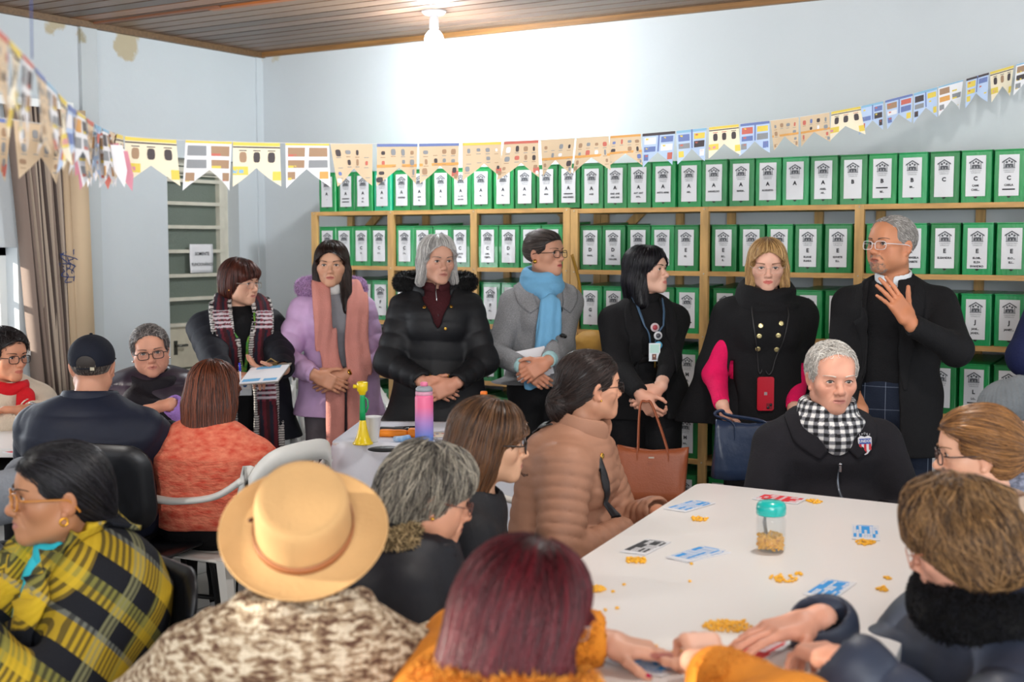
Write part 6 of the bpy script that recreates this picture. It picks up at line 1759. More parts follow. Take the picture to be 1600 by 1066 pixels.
sc,Ms=p.garment('scarf',[Tor(p.J['neck']+nv(0,.008,.035),.082,.080,.020,.01,1,rotx(-.15),1.9),Tor(p.J['neck']+nv(0,.022,.0),.096,.092,.024,.015,1,rotx(-.30),1.5),Ell(p.J['neck']+nv(0,.125,-.055),(.045,.022,.045),.02)],ms,.0035,lambda Q,w=waves(5,36,5,(.6,.6,1.6)):(1-np.abs(w(Q)))*.007,.008,vcol=chk)
# embroidered shield: red and white stripes under a blue band
q=Mc.project(np.array([(-.115,.2,zpx(692,4.25))]),.002,5)[0];g=unit(nv(-.22,1,.10));q=q+g*.006;R=np.stack([unit(np.cross(nv(0,0,1),g))*1.0,unit(np.cross(g,np.cross(nv(0,0,1),g))),g],1)
cr=empty('embroidered_crest',tuple(q));cr.parent=ct;placed(cr,R,q)
mb=MB();wd,ht=.026,.034
def outl(k=1.): return [(-wd*k,ht*.75*k),(-wd*.55*k,ht*.95*k),(0,ht*.82*k),(wd*.55*k,ht*.95*k),(wd*k,ht*.75*k),(wd*k,0),(wd*.8*k,-ht*.5*k),(wd*.4*k,-ht*.85*k),(0,-ht*k),(-wd*.4*k,-ht*.85*k),(-wd*.8*k,-ht*.5*k),(-wd*k,0)][::-1]
v=MB();v.prism(outl(),.0016);mb.add(v.v[0],v.f,0,None,False)
v=MB();v.prism(outl(.90),.0022);mb.add(v.v[0],v.f,1,None,False)
for k in range(-2,3):
    if k%2==0: 
        x=k*wd*.36;b_=-ht*.82*(1-abs(x)/wd*.55);mb.box((x-wd*.17,b_,.0022),(x+wd*.17,.004,.0030),2)
mb.box((-wd*.86,.004,.0022),(wd*.86,ht*.66,.0032),3)
text_on(mb,'UNIDOS',.013,(0,.0135,.0036),np.eye(3),1,sx=.9,bold=.0004)
for k in range(5): text_on(mb,'SPORT'[k],.010,((k-2)*.0095,ht+.006-abs(k-2)*.003,.0012),np.eye(3),1)
mb.build('crest_patch',[mat('patch_white','#d8d8dc'),mat('patch_white','#d8d8dc'),mat('patch_red','#c02634'),mat('patch_blue','#2a4a9c')],cr)
trousers(p,M_black);shoes(p,M_shoeb)
seat_under(p,'s','black school chair of the elderly man at the far end of the table')
# ---- 9: woman in the quilted brown jacket
p=Person('woman in a quilted light brown jacket with a low ponytail, seated',(922,604),4.0,72,hface=112,hpitch=2,hs=.93,sit=True,lean=.10,skin='#c08c70',build=1.1,brow='#2a1a14',
  rh=dict(w=(.10,.24,.66),d=(-.9,.3,-.3),n=(0,0,-1)),lh=dict(w=(-.08,.30,.69),d=(.7,.5,-.3),n=(0,0,-1)))
make_hair(p,skull(.008)+[Ell((0,-.075,-.015),(.060,.045,.055),.03),Ell((0,-.115,-.055),(.042,.045,.060),.008),Ell((0,-.100,-.04),(.024,.024,.022),.01),face_cut(zf=.062,yf=.050,w=.10,low=-.03),Fn((0,.05,-.05),.2,lambda Q:np.maximum(Q[:,2]+.008,-.015-Q[:,1]),.008,-1)],4200,back_flow((0,-.14,-.04)),'#150f0e','#3a2a25',steps=10,ds=.014,off=(.0003,.004),w=.0009,wob=.10,rough=.38)
glasses(p,'#241410',rim=.0012);earring(p,1,r=.004)
zn=p.J['neck'][2];mbr=cloth('quilted_brown','#9a6f58',.62,.15,30,spec=.35,var=.06)
ct,Mc=coat(p,mbr,i=.036,hem=.47,flare=0,qa=(.036,.006),ci=.026,wrk=(14,.006),name='quilted_jacket',zq=(.040,.005),nr=.066)
collar(p,mbr,z=.025,rx=.088,ry=.085,tr=.012,tz=3.6,tilt=-.22,front_gap=.03,name='stand_collar',parent=ct)
sheet(p,Mc,[(-.13,-.10,zn-.16),(-.08,-.10,zn-.03),(.04,-.06,zn+.01),(.09,.07,zn-.04),(.10,.2,zn-.20),(.09,.22,zn-.42)],.028,mat('strap_black','#17171a',rough=.5),'bag_strap',off=.007,K=5,n=9)
sheet(p,Mc,[(.15,-.02,zn-.10),(.05,-.14,zn-.16),(-.02,-.16,zn-.20)],.004,mat('seam_brown','#6f4d3c',rough=.7),'seam',off=.002,K=3,parent=ct)
buttons(p,Mc,[(.085,.15,zn-.055)],M_gold,r=.010,parent=ct)
trousers(p,M_black);shoes(p,M_shoeb)
seat_under(p,'p','white plastic chair under the woman in the quilted brown jacket',dy=-.10)
# ---- 8: long brown hair, black jacket
p=Person('woman with long straight brown hair and glasses seated behind the grey-haired woman',(765,690),3.5,88,hface=98,hpitch=-4,sit=True,lean=.16,skin='#d0a080',build=1.05,brow='#3a2a1c',seat=.44,**LAP)
make_hair(p,skull(.012)+[Ell((0,-.04,-.03),(.092,.085,.10),.02),Cone((.03,-.06,-.06),(.04,-.06,-.24),.062,.045,.04),Cone((-.03,-.07,-.06),(-.03,-.08,-.22),.062,.045,.04),face_cut(zf=.062,yf=.040,w=.070,low=-.14)],5500,down_flow((0,.03,.13)),'#33221a','#7a5638',steps=16,ds=.020,off=(.0005,.006),w=.0010,wob=.05,rough=.38,endcol='#7d4c28',mask=lambda V:V[:,2]>-.08)
glasses(p,'#1c1210',rim=.0022)
ct,Mc=coat(p,cloth('jacket_black2','#16171c',.7,.2,60),i=.030,hem=.46,ci=.02,wrk=(13,.008),name='jacket')
trousers(p,M_black);shoes(p,M_shoeb)
seat_under(p,'p','white plastic chair under the woman with long straight brown hair')
# ---- 7: grey wavy hair, parka with fur
p=Person('grey-haired woman in a black parka with a tan fur collar, seated by the table',(672,776),2.95,84,hface=104,hpitch=-14,hs=.93,nd=.135,sit=True,lean=.15,skin='#cf9678',build=1.3,fat=1.1,old=.6,brow='#6b625a',seat=.43,**LAP)
make_hair(p,skull(.010)+[Ell((0,-.04,-.0),(.088,.088,.088),.02),Ell((0,-.06,-.05),(.080,.07,.055),.02),face_cut(zf=.055,yf=.036,w=.075,low=-.14),Fn((0,.05,-.05),.2,lambda Q:np.maximum(Q[:,2]+.04,-.03-Q[:,1]),.01,-1)],9000,down_flow((0,-.03,.12),g=.5,back=.1),'#2e2a29','#b3aa98',h=.004,steps=9,ds=.012,off=(.0,.010),w=.0010,wob=.28,rough=.5,disp=waves_disp(11,30,.012),amp=.009,basek=.7)
glasses(p,'#6a3a2c',rim=.0014);earring(p,1,r=.005)
zn=p.J['neck'][2]
ct,Mc=coat(p,cloth('parka_black','#15171f',.6,.25,20),i=.042,hem=.46,ci=.028,wrk=(11,.012),name='parka',qa=(.11,.006),extra=[Ell(p.hc+nv(0,-.105,-.18),(.14,.10,.075),.05)])
collar(p,cloth('parka_black','#15171f'),z=.0,rx=.095,ry=.09,tr=.020,tz=2.0,tilt=-.25,name='parka_collar',parent=ct,front_gap=.03)
fur(p,[Tor(p.hc+nv(0,-.075,-.092),.140,.080,.036,.01,1,rotx(.25),1.0)],5000,'#6d5a3c','#cdb488',name='fur_trim',cuts=[Half(p.hc+nv(0,-.02,0),(0,1,.2),.02)],parent=ct,ds=.008)
buttons(p,Mc,[(.10,.2,zn-.12)],M_gold,r=.006,parent=ct)
trousers(p,M_black);shoes(p,M_shoeb)
seat_under(p,'p','white plastic chair under the grey-haired woman in the parka',dy=.12)
# ---- 10: dark red hair, orange fleece
p=Person('woman with dark red hair in an orange fleece, back to the camera, sorting kernels',(822,966),2.02,158,hface=140,hpitch=-14,nd=.12,sit=True,lean=.20,skin='#d6a78f',build=1.15,brow='#3a2018',seat=.42,h=.0026,hs=.98,
  rh=dict(w=tbl(1118,1062,.79),world=True,d=(-.12,.8,.35),n=(-.1,.55,-.8),curl=[(.9,.9,.5),(1.,1.,.5),(1.0,1.1,.6),(1.1,1.1,.6)],thumb=(.6,.3),spread=.05,pole=(.8,-.6,.1)),
  lh=dict(w=tbl(925,1000,.795),world=True,d=(1,-.12,-.16),n=(-.1,-.05,-1),curl=[(.18,.25,.2),(.12,.2,.15),(.12,.2,.15),(.2,.2,.2)],thumb=(.35,.1),spread=.08,pole=(-.9,-.6,.0)))
RED=p
make_hair(p,skull(.014)+[Ell((0,-.04,-.02),(.100,.094,.10),.03),Ell((0,-.06,-.10),(.100,.080,.085),.03),Cone((.06,.0,-.09),(.07,.0,-.14),.04,.03,.03),Cone((-.06,.0,-.09),(-.07,.0,-.14),.04,.03,.03),face_cut(zf=.05,yf=.045,w=.085,low=-.16)],16000,down_flow((0.02,-.01,.125),g=.7),'#1e0509','#64121e',h=.005,steps=16,ds=.017,off=(.0005,.010),w=.00085,wob=.16,rough=.44,mask=lambda V:V[:,2]>-.10,endcol='#6e1624',basek=.8)
glasses(p,'#a08a84',rim=.0009,w=.026,hh=.020)
zn=p.J['neck'][2];mor='#d9882a'
ct,Mc=coat(p,cloth('fleece_orange',mor,.95,.5,90),i=.034,hem=.46,ci=.030,cuff=.96,wrk=(16,.006),name='fleece_jacket')
fur(p,[Tor(p.J['neck']+nv(0,-.03,-.0),.125,.105,.030,.01,1,rotx(-.2),1.5),Cone(p.J['shL']+nv(0,-.02,.02),p.J['shR']+nv(0,-.02,.02),.055,.055,.03)],9000,'#b8661a','#f0aa48',name='fleece_collar',parent=ct,ds=.006,w=.0011,wob=1.4,base=.8,h=.006,disp=waves_disp(3,70,.006),amp=.006)
for n in 'RL':
    J=p.J;d=unit(J['wr'+n]-J['el'+n]);w=J['wr'+n]-d*.02
    fur(p,[Cone(w-d*.10,w-d*.01,.058,.054,.01)],5000,'#b8661a','#f0aa48',name='fleece_cuff',parent=ct,ds=.005,w=.0010,wob=1.4,base=.8,h=.006,disp=waves_disp(4,80,.005),amp=.005,cuts=[Cone(w-d*.005,w+d*.1,.040,.045,.004,-1)])
def paint_nails(p,side,col):
    X=p.hands[side]['X'];tips=[t for t in p.tips if np.linalg.norm(t[0]-X.o)<.22]
    for c,d,i in tips:
        up=X.R[:,2];u=unit(up-d*np.dot(up,d));mb=MB();r=.0078 if i<4 else .0092
        q=c+u*r*.62-d*.002
        R=np.stack([np.cross(d,u),d,u],1);b=MB();b.ball((0,0,0),(.0052,.0068,.0022),n=7);mb.add(b.v[0]@R.T+q,b.f);mb.build('painted_nail',[mat('nail_'+col.strip('#'),col,rough=.15,coat=.5)],p.root)
paint_nails(p,'L','#b01848');paint_nails(p,'R','#b01848')
trousers(p,M_black);shoes(p,M_shoeb)
seat_under(p,'p','white plastic chair under the woman with dark red hair')
# ---- 6: hat and brown knit
p=Person('person in a tan wide-brimmed hat and brown-and-cream knit, back to camera',(478,852),2.3,178,hface=178,hpitch=14,nd=.170,sit=True,lean=.02,side_lean=.02,skin='#c79878',build=1.42,sw=.168,seat=.42,h=.004,
  rh=dict(w=(.20,.30,.72),d=(0,1,0),n=(0,0,-1)),lh=dict(w=(-.20,.28,.76),d=(-.1,1,0),n=(0,0,-1),pole=(-.45,-.8,-.5)))
HAT=p
make_hair(p,skull(.006)+[Ell((0,-.03,-.03),(.078,.07,.06),.02),face_cut(),Half((0,0,.0),(0,.15,1),.004)],1500,down_flow(),'#3a2a22','#6a4a38',steps=4,ds=.008)
zn=p.J['neck'][2]
m=bpy.data.materials.new('knit_brown_cream');m.use_nodes=True;nt=m.node_tree;N=nt.nodes;L=nt.links;b=N['Principled BSDF'];b.inputs['Roughness'].default_value=.95;b.inputs['Specular IOR Level'].default_value=.15
tc=N.new('ShaderNodeTexCoord');mp=N.new('ShaderNodeMapping');mp.inputs['Scale'].default_value=(.8,.8,2.2);ns=N.new('ShaderNodeTexNoise');ns.inputs['Scale'].default_value=52;ns.inputs['Detail'].default_value=3;ns.inputs['Distortion'].default_value=.5
L.new(tc.outputs['Object'],mp.inputs[0]);L.new(mp.outputs[0],ns.inputs[0])
rp=N.new('ShaderNodeValToRGB');e=rp.color_ramp.elements;e[0].position=.36;e[0].color=srgb('#5f4538')+(1,);e[1].position=.60;e[1].color=srgb('#d6c8b0')+(1,);x=e.new(.49);x.color=srgb('#a08a70')+(1,)
L.new(ns.outputs[0],rp.inputs[0]);L.new(rp.outputs[0],b.inputs['Base Color'])
wv=N.new('ShaderNodeTexWave');wv.inputs['Scale'].default_value=42;wv.bands_direction='Z';wv.inputs['Distortion'].default_value=1.5;L.new(tc.outputs['Object'],wv.inputs[0]);wv2=N.new('ShaderNodeTexWave');wv2.inputs['Scale'].default_value=30;wv2.bands_direction='X';L.new(tc.outputs['Object'],wv2.inputs[0])
ml=N.new('ShaderNodeMath');ml.operation='MULTIPLY';L.new(wv.outputs['Fac'],ml.inputs[0]);L.new(wv2.outputs['Fac'],ml.inputs[1]);bp=N.new('ShaderNodeBump');bp.inputs['Strength'].default_value=.55;bp.inputs['Distance'].default_value=.006;L.new(ml.outputs[0],bp.inputs['Height']);L.new(bp.outputs[0],b.inputs['Normal'])
M_knit=m
ct,Mc=coat(p,M_knit,i=.040,hem=.46,ci=.035,wrk=(11,.010),name='knit_poncho',extra=[Ell(p.J['neck']+nv(0,-.03,-.06),(.19,.12,.07),.06)],h=.006)
collar(p,M_knit,z=.022,rx=.105,ry=.095,tr=.030,tz=1.5,tilt=-.1,y=-.02,name='cowl_collar',disp=wr(7,22,.012),amp=.012,parent=ct)
collar(p,M_knit,z=-.045,rx=.15,ry=.115,tr=.034,tz=1.3,tilt=.0,y=-.03,name='cowl_fold',disp=wr(9,18,.014),amp=.014,parent=ct)
trousers(p,M_black);shoes(p,M_shoeb)
seat_under(p,'p','white plastic chair under the person in the wide-brimmed hat')
# the hat: lathe profiles in its own frame
hx=empty('hat',(0,0,0));hx.parent=p.root
hatR=p.Rw.T@np.stack([unit(cdir(.985,.0,-.10)),unit(np.cross(cdir(.05,-.60,.80),cdir(.985,0,-.10))),unit(cdir(.05,-.60,.80))],1)
hatR=np.stack([unit(hatR[:,0]-hatR[:,2]*np.dot(hatR[:,0],hatR[:,2])),np.cross(hatR[:,2],unit(hatR[:,0]-hatR[:,2]*np.dot(hatR[:,0],hatR[:,2]))),hatR[:,2]],1)
Hc=p.loc(at(475,829,2.27))
placed(hx,hatR,Hc)
M_felt=mat('felt_tan','#c39a66',rough=.9,bump=.15,bscale=120,var=.07,vscale=7,sheen=.0)
mb=MB();n=64;V=[];prof=[]
rb_=.150
for r_,z in [(.0885,.004),(.097,.0),(.115,-.002),(.135,-.0005),(.147,.002),(.150,.0035),(.1515,.002),(.150,.0),(.135,-.005),(.115,-.0065),(.095,-.005),(.080,.0)]: prof.append((r_,z))
a=np.arange(n)*2*math.pi/n
for r_,z in prof:
    for t in a: V.append((r_*math.cos(t)*1.0,r_*math.sin(t)*1.02,z+.006*math.cos(2*t)*(r_/.15)**2))
mb.add(V,[(i*n+q,i*n+(q+1)%n,((i+1)%len(prof))*n+(q+1)%n,((i+1)%len(prof))*n+q) for i in range(len(prof)) for q in range(n)]);mb.build('brim',[M_felt],hx)
mb=MB();V=[];prof=[(.093,.0),(.0915,.03),(.0895,.060),(.0875,.078),(.084,.086),(.078,.0895),(.068,.0885),(.04,.0865),(.02,.0855),(0.0005,.0852)]
for r_,z in prof:
    for t in a: V.append((r_*math.cos(t)*.93,r_*math.sin(t)*1.08,z-.004*math.cos(t)*(r_>.05)*(z>.05)))
mb.add(V,[(i*n+q,i*n+(q+1)%n,(i+1)*n+(q+1)%n,(i+1)*n+q) for i in range(len(prof)-1) for q in range(n)]);mb.build('crown',[M_felt],hx)
mb=MB();pts=[(.0868*math.cos(t)*.93,.0868*math.sin(t)*1.08,.009) for t in a];mb.tube(pts,.0065,6,closed=True,flat=.35);V=mb.v[0]
mb2=MB();V=[]
for z in (.003,.019):
    for t in a: V.append((.0940*math.cos(t)*.93,.0940*math.sin(t)*1.08,z))
mb2.add(V,[(q,(q+1)%n,n+(q+1)%n,n+q) for q in range(n)]);b=mb2.build('hat_band',[mat('band_leather','#9c6038',rough=.5)],hx);md=b.modifiers.new('t','SOLIDIFY');md.thickness=.0025;md.offset=1
mb=MB();mb.tube([(-.094*.93,.01,.011),(-.092,.0,.018),(-.093,-.012,.030)],.004,6);mb.build('band_tie',[mat('band_dark','#5a3420',rough=.5)],hx)
# ---- 5: plaid shawl, profile to the left
p=Person('woman in a yellow and black plaid shawl and amber glasses, front left',(92,772),2.95,-48,hface=-62,hpitch=2,sit=True,lean=.03,skin='#a87655',build=1.3,old=.8,brow='#3a2a20',seat=.42,h=.0026,hs=1.0,nose=1.25,lip='#9c625a',
  rh=dict(w=(.10,.32,.70),d=(-.4,1,-.1),n=(0,0,-1)),lh=dict(w=(-.10,.30,.70),d=(.4,1,-.1),n=(0,0,-1)))
PL=p
make_hair(p,skull(.008)+[Ell((0,-.07,-.01),(.070,.055,.065),.03),Ell((0,-.095,-.055),(.045,.035,.065),.02),face_cut(zf=.062,yf=.054,w=.10,low=-.03),Fn((0,.05,-.05),.2,lambda Q:np.maximum(Q[:,2]-.0,-.012-Q[:,1]),.008,-1)],7000,back_flow((0,-.13,-.06)),'#0b0a0c','#26242a',steps=10,ds=.014,off=(.0003,.003),w=.0008,wob=.05,rough=.38)
glasses(p,'#b0702a',rim=.0028,w=.024,hh=.018);earring(p,1,'hoop','#e0a83a',.0085);earring(p,-1,'hoop','#e0a83a',.0085)
zn=p.J['neck'][2]
collar(p,cloth('knit_turquoise','#2fb4c4',.9,.4,120),z=.02,rx=.066,ry=.068,tr=.016,tz=2.4,tilt=-.2,name='turtleneck',disp=wr(6,40,.006),amp=.006)
ins,Mi=coat(p,cloth('knit_turquoise','#2fb4c4',.9,.4,120),i=.012,hem=.5,neck=False,wrk=(18,.004),name='jumper',cuff=.8)
mpl=plaid_mat('shawl_plaid',.21,[(0,'#b89a24'),(.26,'#17191f'),(.50,'#7d7a3c'),(.62,'#a89028'),(.72,'#17191f'),(.94,'#6d6f66')],.19,[(0,'#17191f'),(.30,'#c2a22a'),(.52,'#8a8440'),(.60,'#17191f'),(.86,'#7d7c5a')],rot=(.75,.0,.0),fac=.5,twill=28,u=1)
J=p.J
P=p.torso(.038)+[Cone(J['shR'],J['elR']+nv(.02,0,0),.085,.095,.05),Cone(J['shL'],J['elL']+nv(-.02,0,0),.085,.095,.05),Cone(J['elR']+nv(.02,0,0),J['wrR'],.09,.075,.04),Cone(J['elL']+nv(-.02,0,0),J['wrL'],.09,.075,.04),
   Cone(J['hip'],J['hip']+nv(0,.12,-.04),.15,.15,.05,w=XV,wf=1.35)]
ct,Mc=p.garment('shawl',P,mpl,.006,lambda Q,w=waves(8,14,5,(1,1,.7)):(1-np.abs(w(Q)))*.012,.013,cuts=[front_opening(zn-.35,.0,zn+.02,.07,.02),Cone(J['neck']+nv(0,0,-.02),J['neck']+nv(0,.03,.22),.068,.10,.012,-1),Half((0,0,.46),(0,0,-1))])
for sd in (1,-1):
    sheet(p,Mc,[(sd*.03,-.10,zn+.06),(sd*.085,-.03,zn+.045),(sd*.105,.06,zn-.03),(sd*.085,.15,zn-.16),(sd*.05,.2,zn-.34),(sd*.03,.2,zn-.46)],[.08,.10,.10,.09,.07,.03],mpl,'shawl_collar',off=.014,K=9,n=8,thick=.012,parent=ct,folds=1,famp=.012)
trousers(p,M_black);shoes(p,M_shoeb)
seat_under(p,'s','black school chair under the woman in the plaid shawl',hh=.36,dx=-.06,dy=.05)
# ---- 4: long red-brown hair, orange knit
p=Person('woman with long red-brown hair in a coral knit, back to the camera',(334,614),4.75,172,hface=172,hpitch=0,sit=True,lean=.02,skin='#d0a184',build=1.22,seat=.46,h=.005,
  rh=dict(w=(.13,.40,.66),d=(-.2,1,-.1),n=(0,0,-1)),lh=dict(w=(-.13,.40,.66),d=(.2,1,-.1),n=(0,0,-1)),feetback=-.02)
make_hair(p,skull(.014)+[Ell((0,-.035,-.02),(.095,.088,.10),.02),Cone((.03,-.06,-.05),(.035,-.105,-.31),.066,.055,.04),Cone((-.03,-.06,-.05),(-.045,-.105,-.34),.066,.050,.04),Cone((-.0,-.07,-.05),(.0,-.125,-.38),.05,.040,.04),face_cut(zf=.05,yf=.035,w=.075,low=-.14)],7000,down_flow((0,-.01,.13)),'#2c1812','#8a4a30',h=.005,steps=18,ds=.024,off=(.0005,.007),w=.0012,wob=.045,rough=.36,mask=lambda V:V[:,2]>-.16,endcol='#5a3020')
M_coral=mat('knit_coral','#cf4a36',rough=.95,bump=.7,bscale=55,col2='#e8886a',vscale=26,stretch=(1,1,2.2))
ct,Mc=coat(p,M_coral,i=.028,hem=.50,ci=.024,wrk=(18,.008),name='knit_jumper',zq=(.05,.003))
trousers(p,M_black,i2=.02);shoes(p,mat('shoe_white','#cfcfcf',rough=.6),mat('sole_white','#e3e3e3',rough=.5))
seat_under(p,'p','white plastic chair with arms under the woman in the coral knit',yaw=math.radians(68),dx=.06,dy=-.02)
# ---- 2: man in a cap
p=Person('man in a dark cap and navy puffer jacket, back to the camera',(145,572),4.7,176,hface=184,hpitch=0,sit=True,lean=.03,skin='#c08a70',build=1.3,male=True,hs=.95,h=.004,
  rh=dict(w=(.16,.38,.80),d=(-.6,1,0),n=(0,0,-1)),lh=dict(w=(-.16,.38,.80),d=(.6,1,0),n=(0,0,-1)))
make_hair(p,skull(.003)+[face_cut(zf=.06,yf=.046,w=.085,low=-.03),Half((0,0,-.055),(0,.45,-1),.006)],2500,down_flow(),'#3a3330','#8a8078',steps=3,ds=.006,off=(-.001,.0005),w=.0008,wob=.1,rough=.6,mask=lambda V:V[:,2]<.012)
cp=MB();k=[Ell((0,-.014,.038),(.087,.103,.086),.01),Half((0,0,.012),(0,.1,-1),.004),Ell((0,-.125,.018),(.036,.06,.030),.006,-1)]
M=Model(k);V,Q=M.polygonise(.004);cpm=cloth('cap_navy','#161a26',.85,.2,160);o=link('cap',quads_mesh('cap',V,Q,[cpm]),p.root);p.place(o)
M=Model([Ell((0,.100,.018),(.066,.062,.010),.01),Half((0,.05,0),(0,-1,0),.004)]);V,Q=M.polygonise(.004);link('visor',quads_mesh('visor',V,Q,[cpm]),o)
mb=MB();mb.tube([(-.034,-.106,.0),(0,-.118,.0),(.034,-.106,.0)],.006,6,flat=.4);q=mb.build('cap_strap',[cpm],o)
mb=MB();mb.box((.020,-.122,-.006),(.036,-.112,.006));mb.build('strap_buckle',[mat('buckle_dull','#b8b09a',rough=.3,metal=.8)],q)
mb=MB();mb.ball((0,-.014,.126),(.007,.007,.004),n=6);mb.build('cap_button',[cpm],o)
ct,Mc=coat(p,cloth('puffer_navy','#151b2c',.6,.2,16),i=.036,hem=.48,ci=.022,wrk=(12,.007),name='puffer_jacket',qa=(.075,.007),zq=(.078,.007))
collar(p,cloth('puffer_navy','#151b2c'),z=.012,rx=.092,ry=.085,tr=.018,tz=3.0,tilt=-.1,name='stand_collar',parent=ct,y=-.01)
trousers(p,M_black);shoes(p,M_shoeb)
seat_under(p,'s','black school chair with a rounded back under the man in the cap',yaw=math.radians(-14),dx=.20,dy=-.06)
# ---- 3: grey short hair, vest and purple sleeves
p=Person('seated grey-haired woman in glasses with a dark vest and purple knit sleeves',(235,549),5.75,12,hface=16,hpitch=-2,hroll=6,sit=True,lean=.12,side_lean=0,skin='#cf967c',build=1.35,fat=1.15,old=.8,brow='#5a4a42',lip='#b06a60',
  lh=dict(w=('px',268,632,5.42),world=True,d=(-1,-.1,-.15),n=(.1,-.2,-1),curl=(.2,.3,.2),thumb=(.3,.1)),rh=dict(w=('px',190,655,5.45),world=True,d=(.8,.3,0),n=(0,0,-1)))
make_hair(p,skull(.010)+[face_cut(zf=.082,yf=.040,w=.08,low=-.03),Half((0,0,-.045),(0,.45,-1),.006),Fn((0,.05,-.05),.2,lambda Q:np.maximum(Q[:,2]+.012,-.018-Q[:,1]),.006,-1)],3200,back_flow((0,-.12,-.02)),'#4e4846','#b8b0aa',steps=6,ds=.010,off=(.0,.006),w=.0009,wob=.25,rough=.5)
glasses(p,'#151213',rim=.0020,w=.025,hh=.018);earring(p,1,r=.006,col='#e8e0d8');earring(p,-1,r=.006,col='#e8e0d8')
zn=p.J['neck'][2]
ins,Mi=coat(p,cloth('knit_purple','#a07cc8',.9,.6,70),i=.018,hem=.5,ci=.022,qa=(.03,.003),wrk=(18,.004),name='jumper',ia=.026)
P=p.torso(.042);ct,Mc=p.garment('padded_vest',P,cloth('vest_aubergine','#2c2230',.38,.2,18,spec=.5),.006,lambda Q,w=waves(4,14):(1-np.abs(w(Q)))*.006+.007*np.abs(np.sin(Q[:,2]*38))**.5,.014,cuts=[Half((0,0,.47),(0,0,-1)),Cone(p.J['neck'],p.J['neck']+nv(0,.03,.2),.07,.1,.01,-1)]+[Cone(p.J['sh'+n]+nv(s*.045,0,-.02),p.J['sh'+n]+nv(s*.3,0,-.05),.075,.1,.01,-1) for n,s in (('R',1),('L',-1))])
p.garment('scarf',[Tor(p.J['neck']+nv(0,.012,.01),.095,.092,.030,.02,1,rotx(-.3),1.4),Cone(p.J['neck']+nv(.08,.12,-.05),p.J['neck']+nv(-.16,.17,-.17),.045,.050,.04)],cloth('scarf_black','#1a171d'),.006,wr(5,26,.010),.01)
trousers(p,M_black);shoes(p,M_shoeb)
seat_under(p,'p','white plastic chair under the woman with purple sleeves')
# ---- 1: red scarf, cream fleece
p=Person('woman in black glasses, red scarf and cream fleece at the left picture edge',(10,556),5.75,52,hface=58,hpitch=-3,sit=True,lean=.10,skin='#c48a6c',build=1.3,old=.6,brow='#1c1412',lip='#a8544a',
  rh=dict(w=('px',30,655,5.45),world=True,d=(-.9,.2,0.05),n=(0,0,-1),curl=(.2,.3,.2)),lh=dict(w=('px',50,642,5.42),world=True,d=(-1,-.05,.02),n=(.0,-.4,-1),curl=(.25,.3,.2)))
make_hair(p,skull(.014)+[face_cut(zf=.074,yf=.042,w=.08,low=-.03),Half((0,0,-.040),(0,.45,-1),.006),Fn((0,.05,-.05),.2,lambda Q:np.maximum(Q[:,2]+.008,-.018-Q[:,1]),.006,-1)],3500,back_flow((0,-.10,.10)),'#120d0d','#332626',steps=6,ds=.010,off=(.0,.010),w=.0010,wob=.6,rough=.45)
glasses(p,'#0e0c0e',rim=.0020,w=.025,hh=.018)
zn=p.J['neck'][2]
ct,Mc=coat(p,mat('fleece_cream','#cfc0ac',rough=.95,bump=.5,bscale=120,var=.06),i=.040,hem=.48,ci=.032,wrk=(12,.009),name='fleece_jacket')
p.garment('scarf',[Tor(p.J['neck']+nv(0,.012,.015),.088,.086,.024,.02,1,rotx(-.3),1.5)],cloth('scarf_red','#c4121e'),.005,wr(5,34,.008),.008)
tail(p,Mc,[(-.03,.14,zn-.03),(-.05,.18,zn-.12),(-.075,.2,zn-.24)],[.03,.042,.045],cloth('scarf_red','#c4121e'),'scarf_tail',r=.014)
watch(p,'L',mat('strap_dark','#2a2320'),M_steel)
trousers(p,M_black);shoes(p,M_shoeb)
seat_under(p,'p','white plastic chair under the woman with the red scarf')
# ---- left edge: someone in grey, mostly outside the frame
p=Person('person in a grey jumper cut off by the left picture edge',(-95,650),3.7,150,hface=150,sit=True,lean=.1,skin='#c9977a',build=1.3,h=.006,
  rh=dict(w=('px',30,742,3.95),world=True,d=(.3,1,0),n=(0,0,-1),pole=(1,-.3,0)))
make_hair(p,skull(.012)+[Ell((0,-.03,-.02),(.088,.08,.09),.02),face_cut()],900,down_flow(),'#2a2220','#5a4a40',steps=8)
coat(p,cloth('jumper_grey','#7d828a',.9,.4,90),i=.030,hem=.48,ci=.03,wrk=(14,.007),name='jumper')
trousers(p,M_black);shoes(p,M_shoeb)
seat_under(p,'s','black school chair at the left picture edge')
# ---- 13: grey beanie
p=Person('person in a grey knitted beanie behind the woman with the bun',(1572,656),3.85,-120,hface=-158,hpitch=-6,sit=True,lean=.08,skin='#c9977a',build=1.2,h=.005,**LAP)
M=Model([Ell((0,-.02,.036),(.094,.108,.094),.01),Cone((0,-.07,.11),(0,-.09,.09),.03,.03,.03),Half((0,0,-.012),(0,-.12,-1),.006)],lambda Q:.0022*np.sin(np.arctan2(Q[:,0],Q[:,1])*40),.003);V,Q=M.polygonise(.004)
o=link('beanie',quads_mesh('beanie',V,Q,[cloth('beanie_grey','#5f6468',.95,.5,110)]),p.root);p.place(o)
coat(p,cloth('coat_check_grey','#8d93a8',.9,.4,60,col2='#4a4e5c',vscale=60),i=.030,hem=.48,ci=.02,wrk=(14,.007),name='coat')
trousers(p,M_black);shoes(p,M_shoeb)
seat_under(p,'p','white plastic chair under the person in the grey beanie')
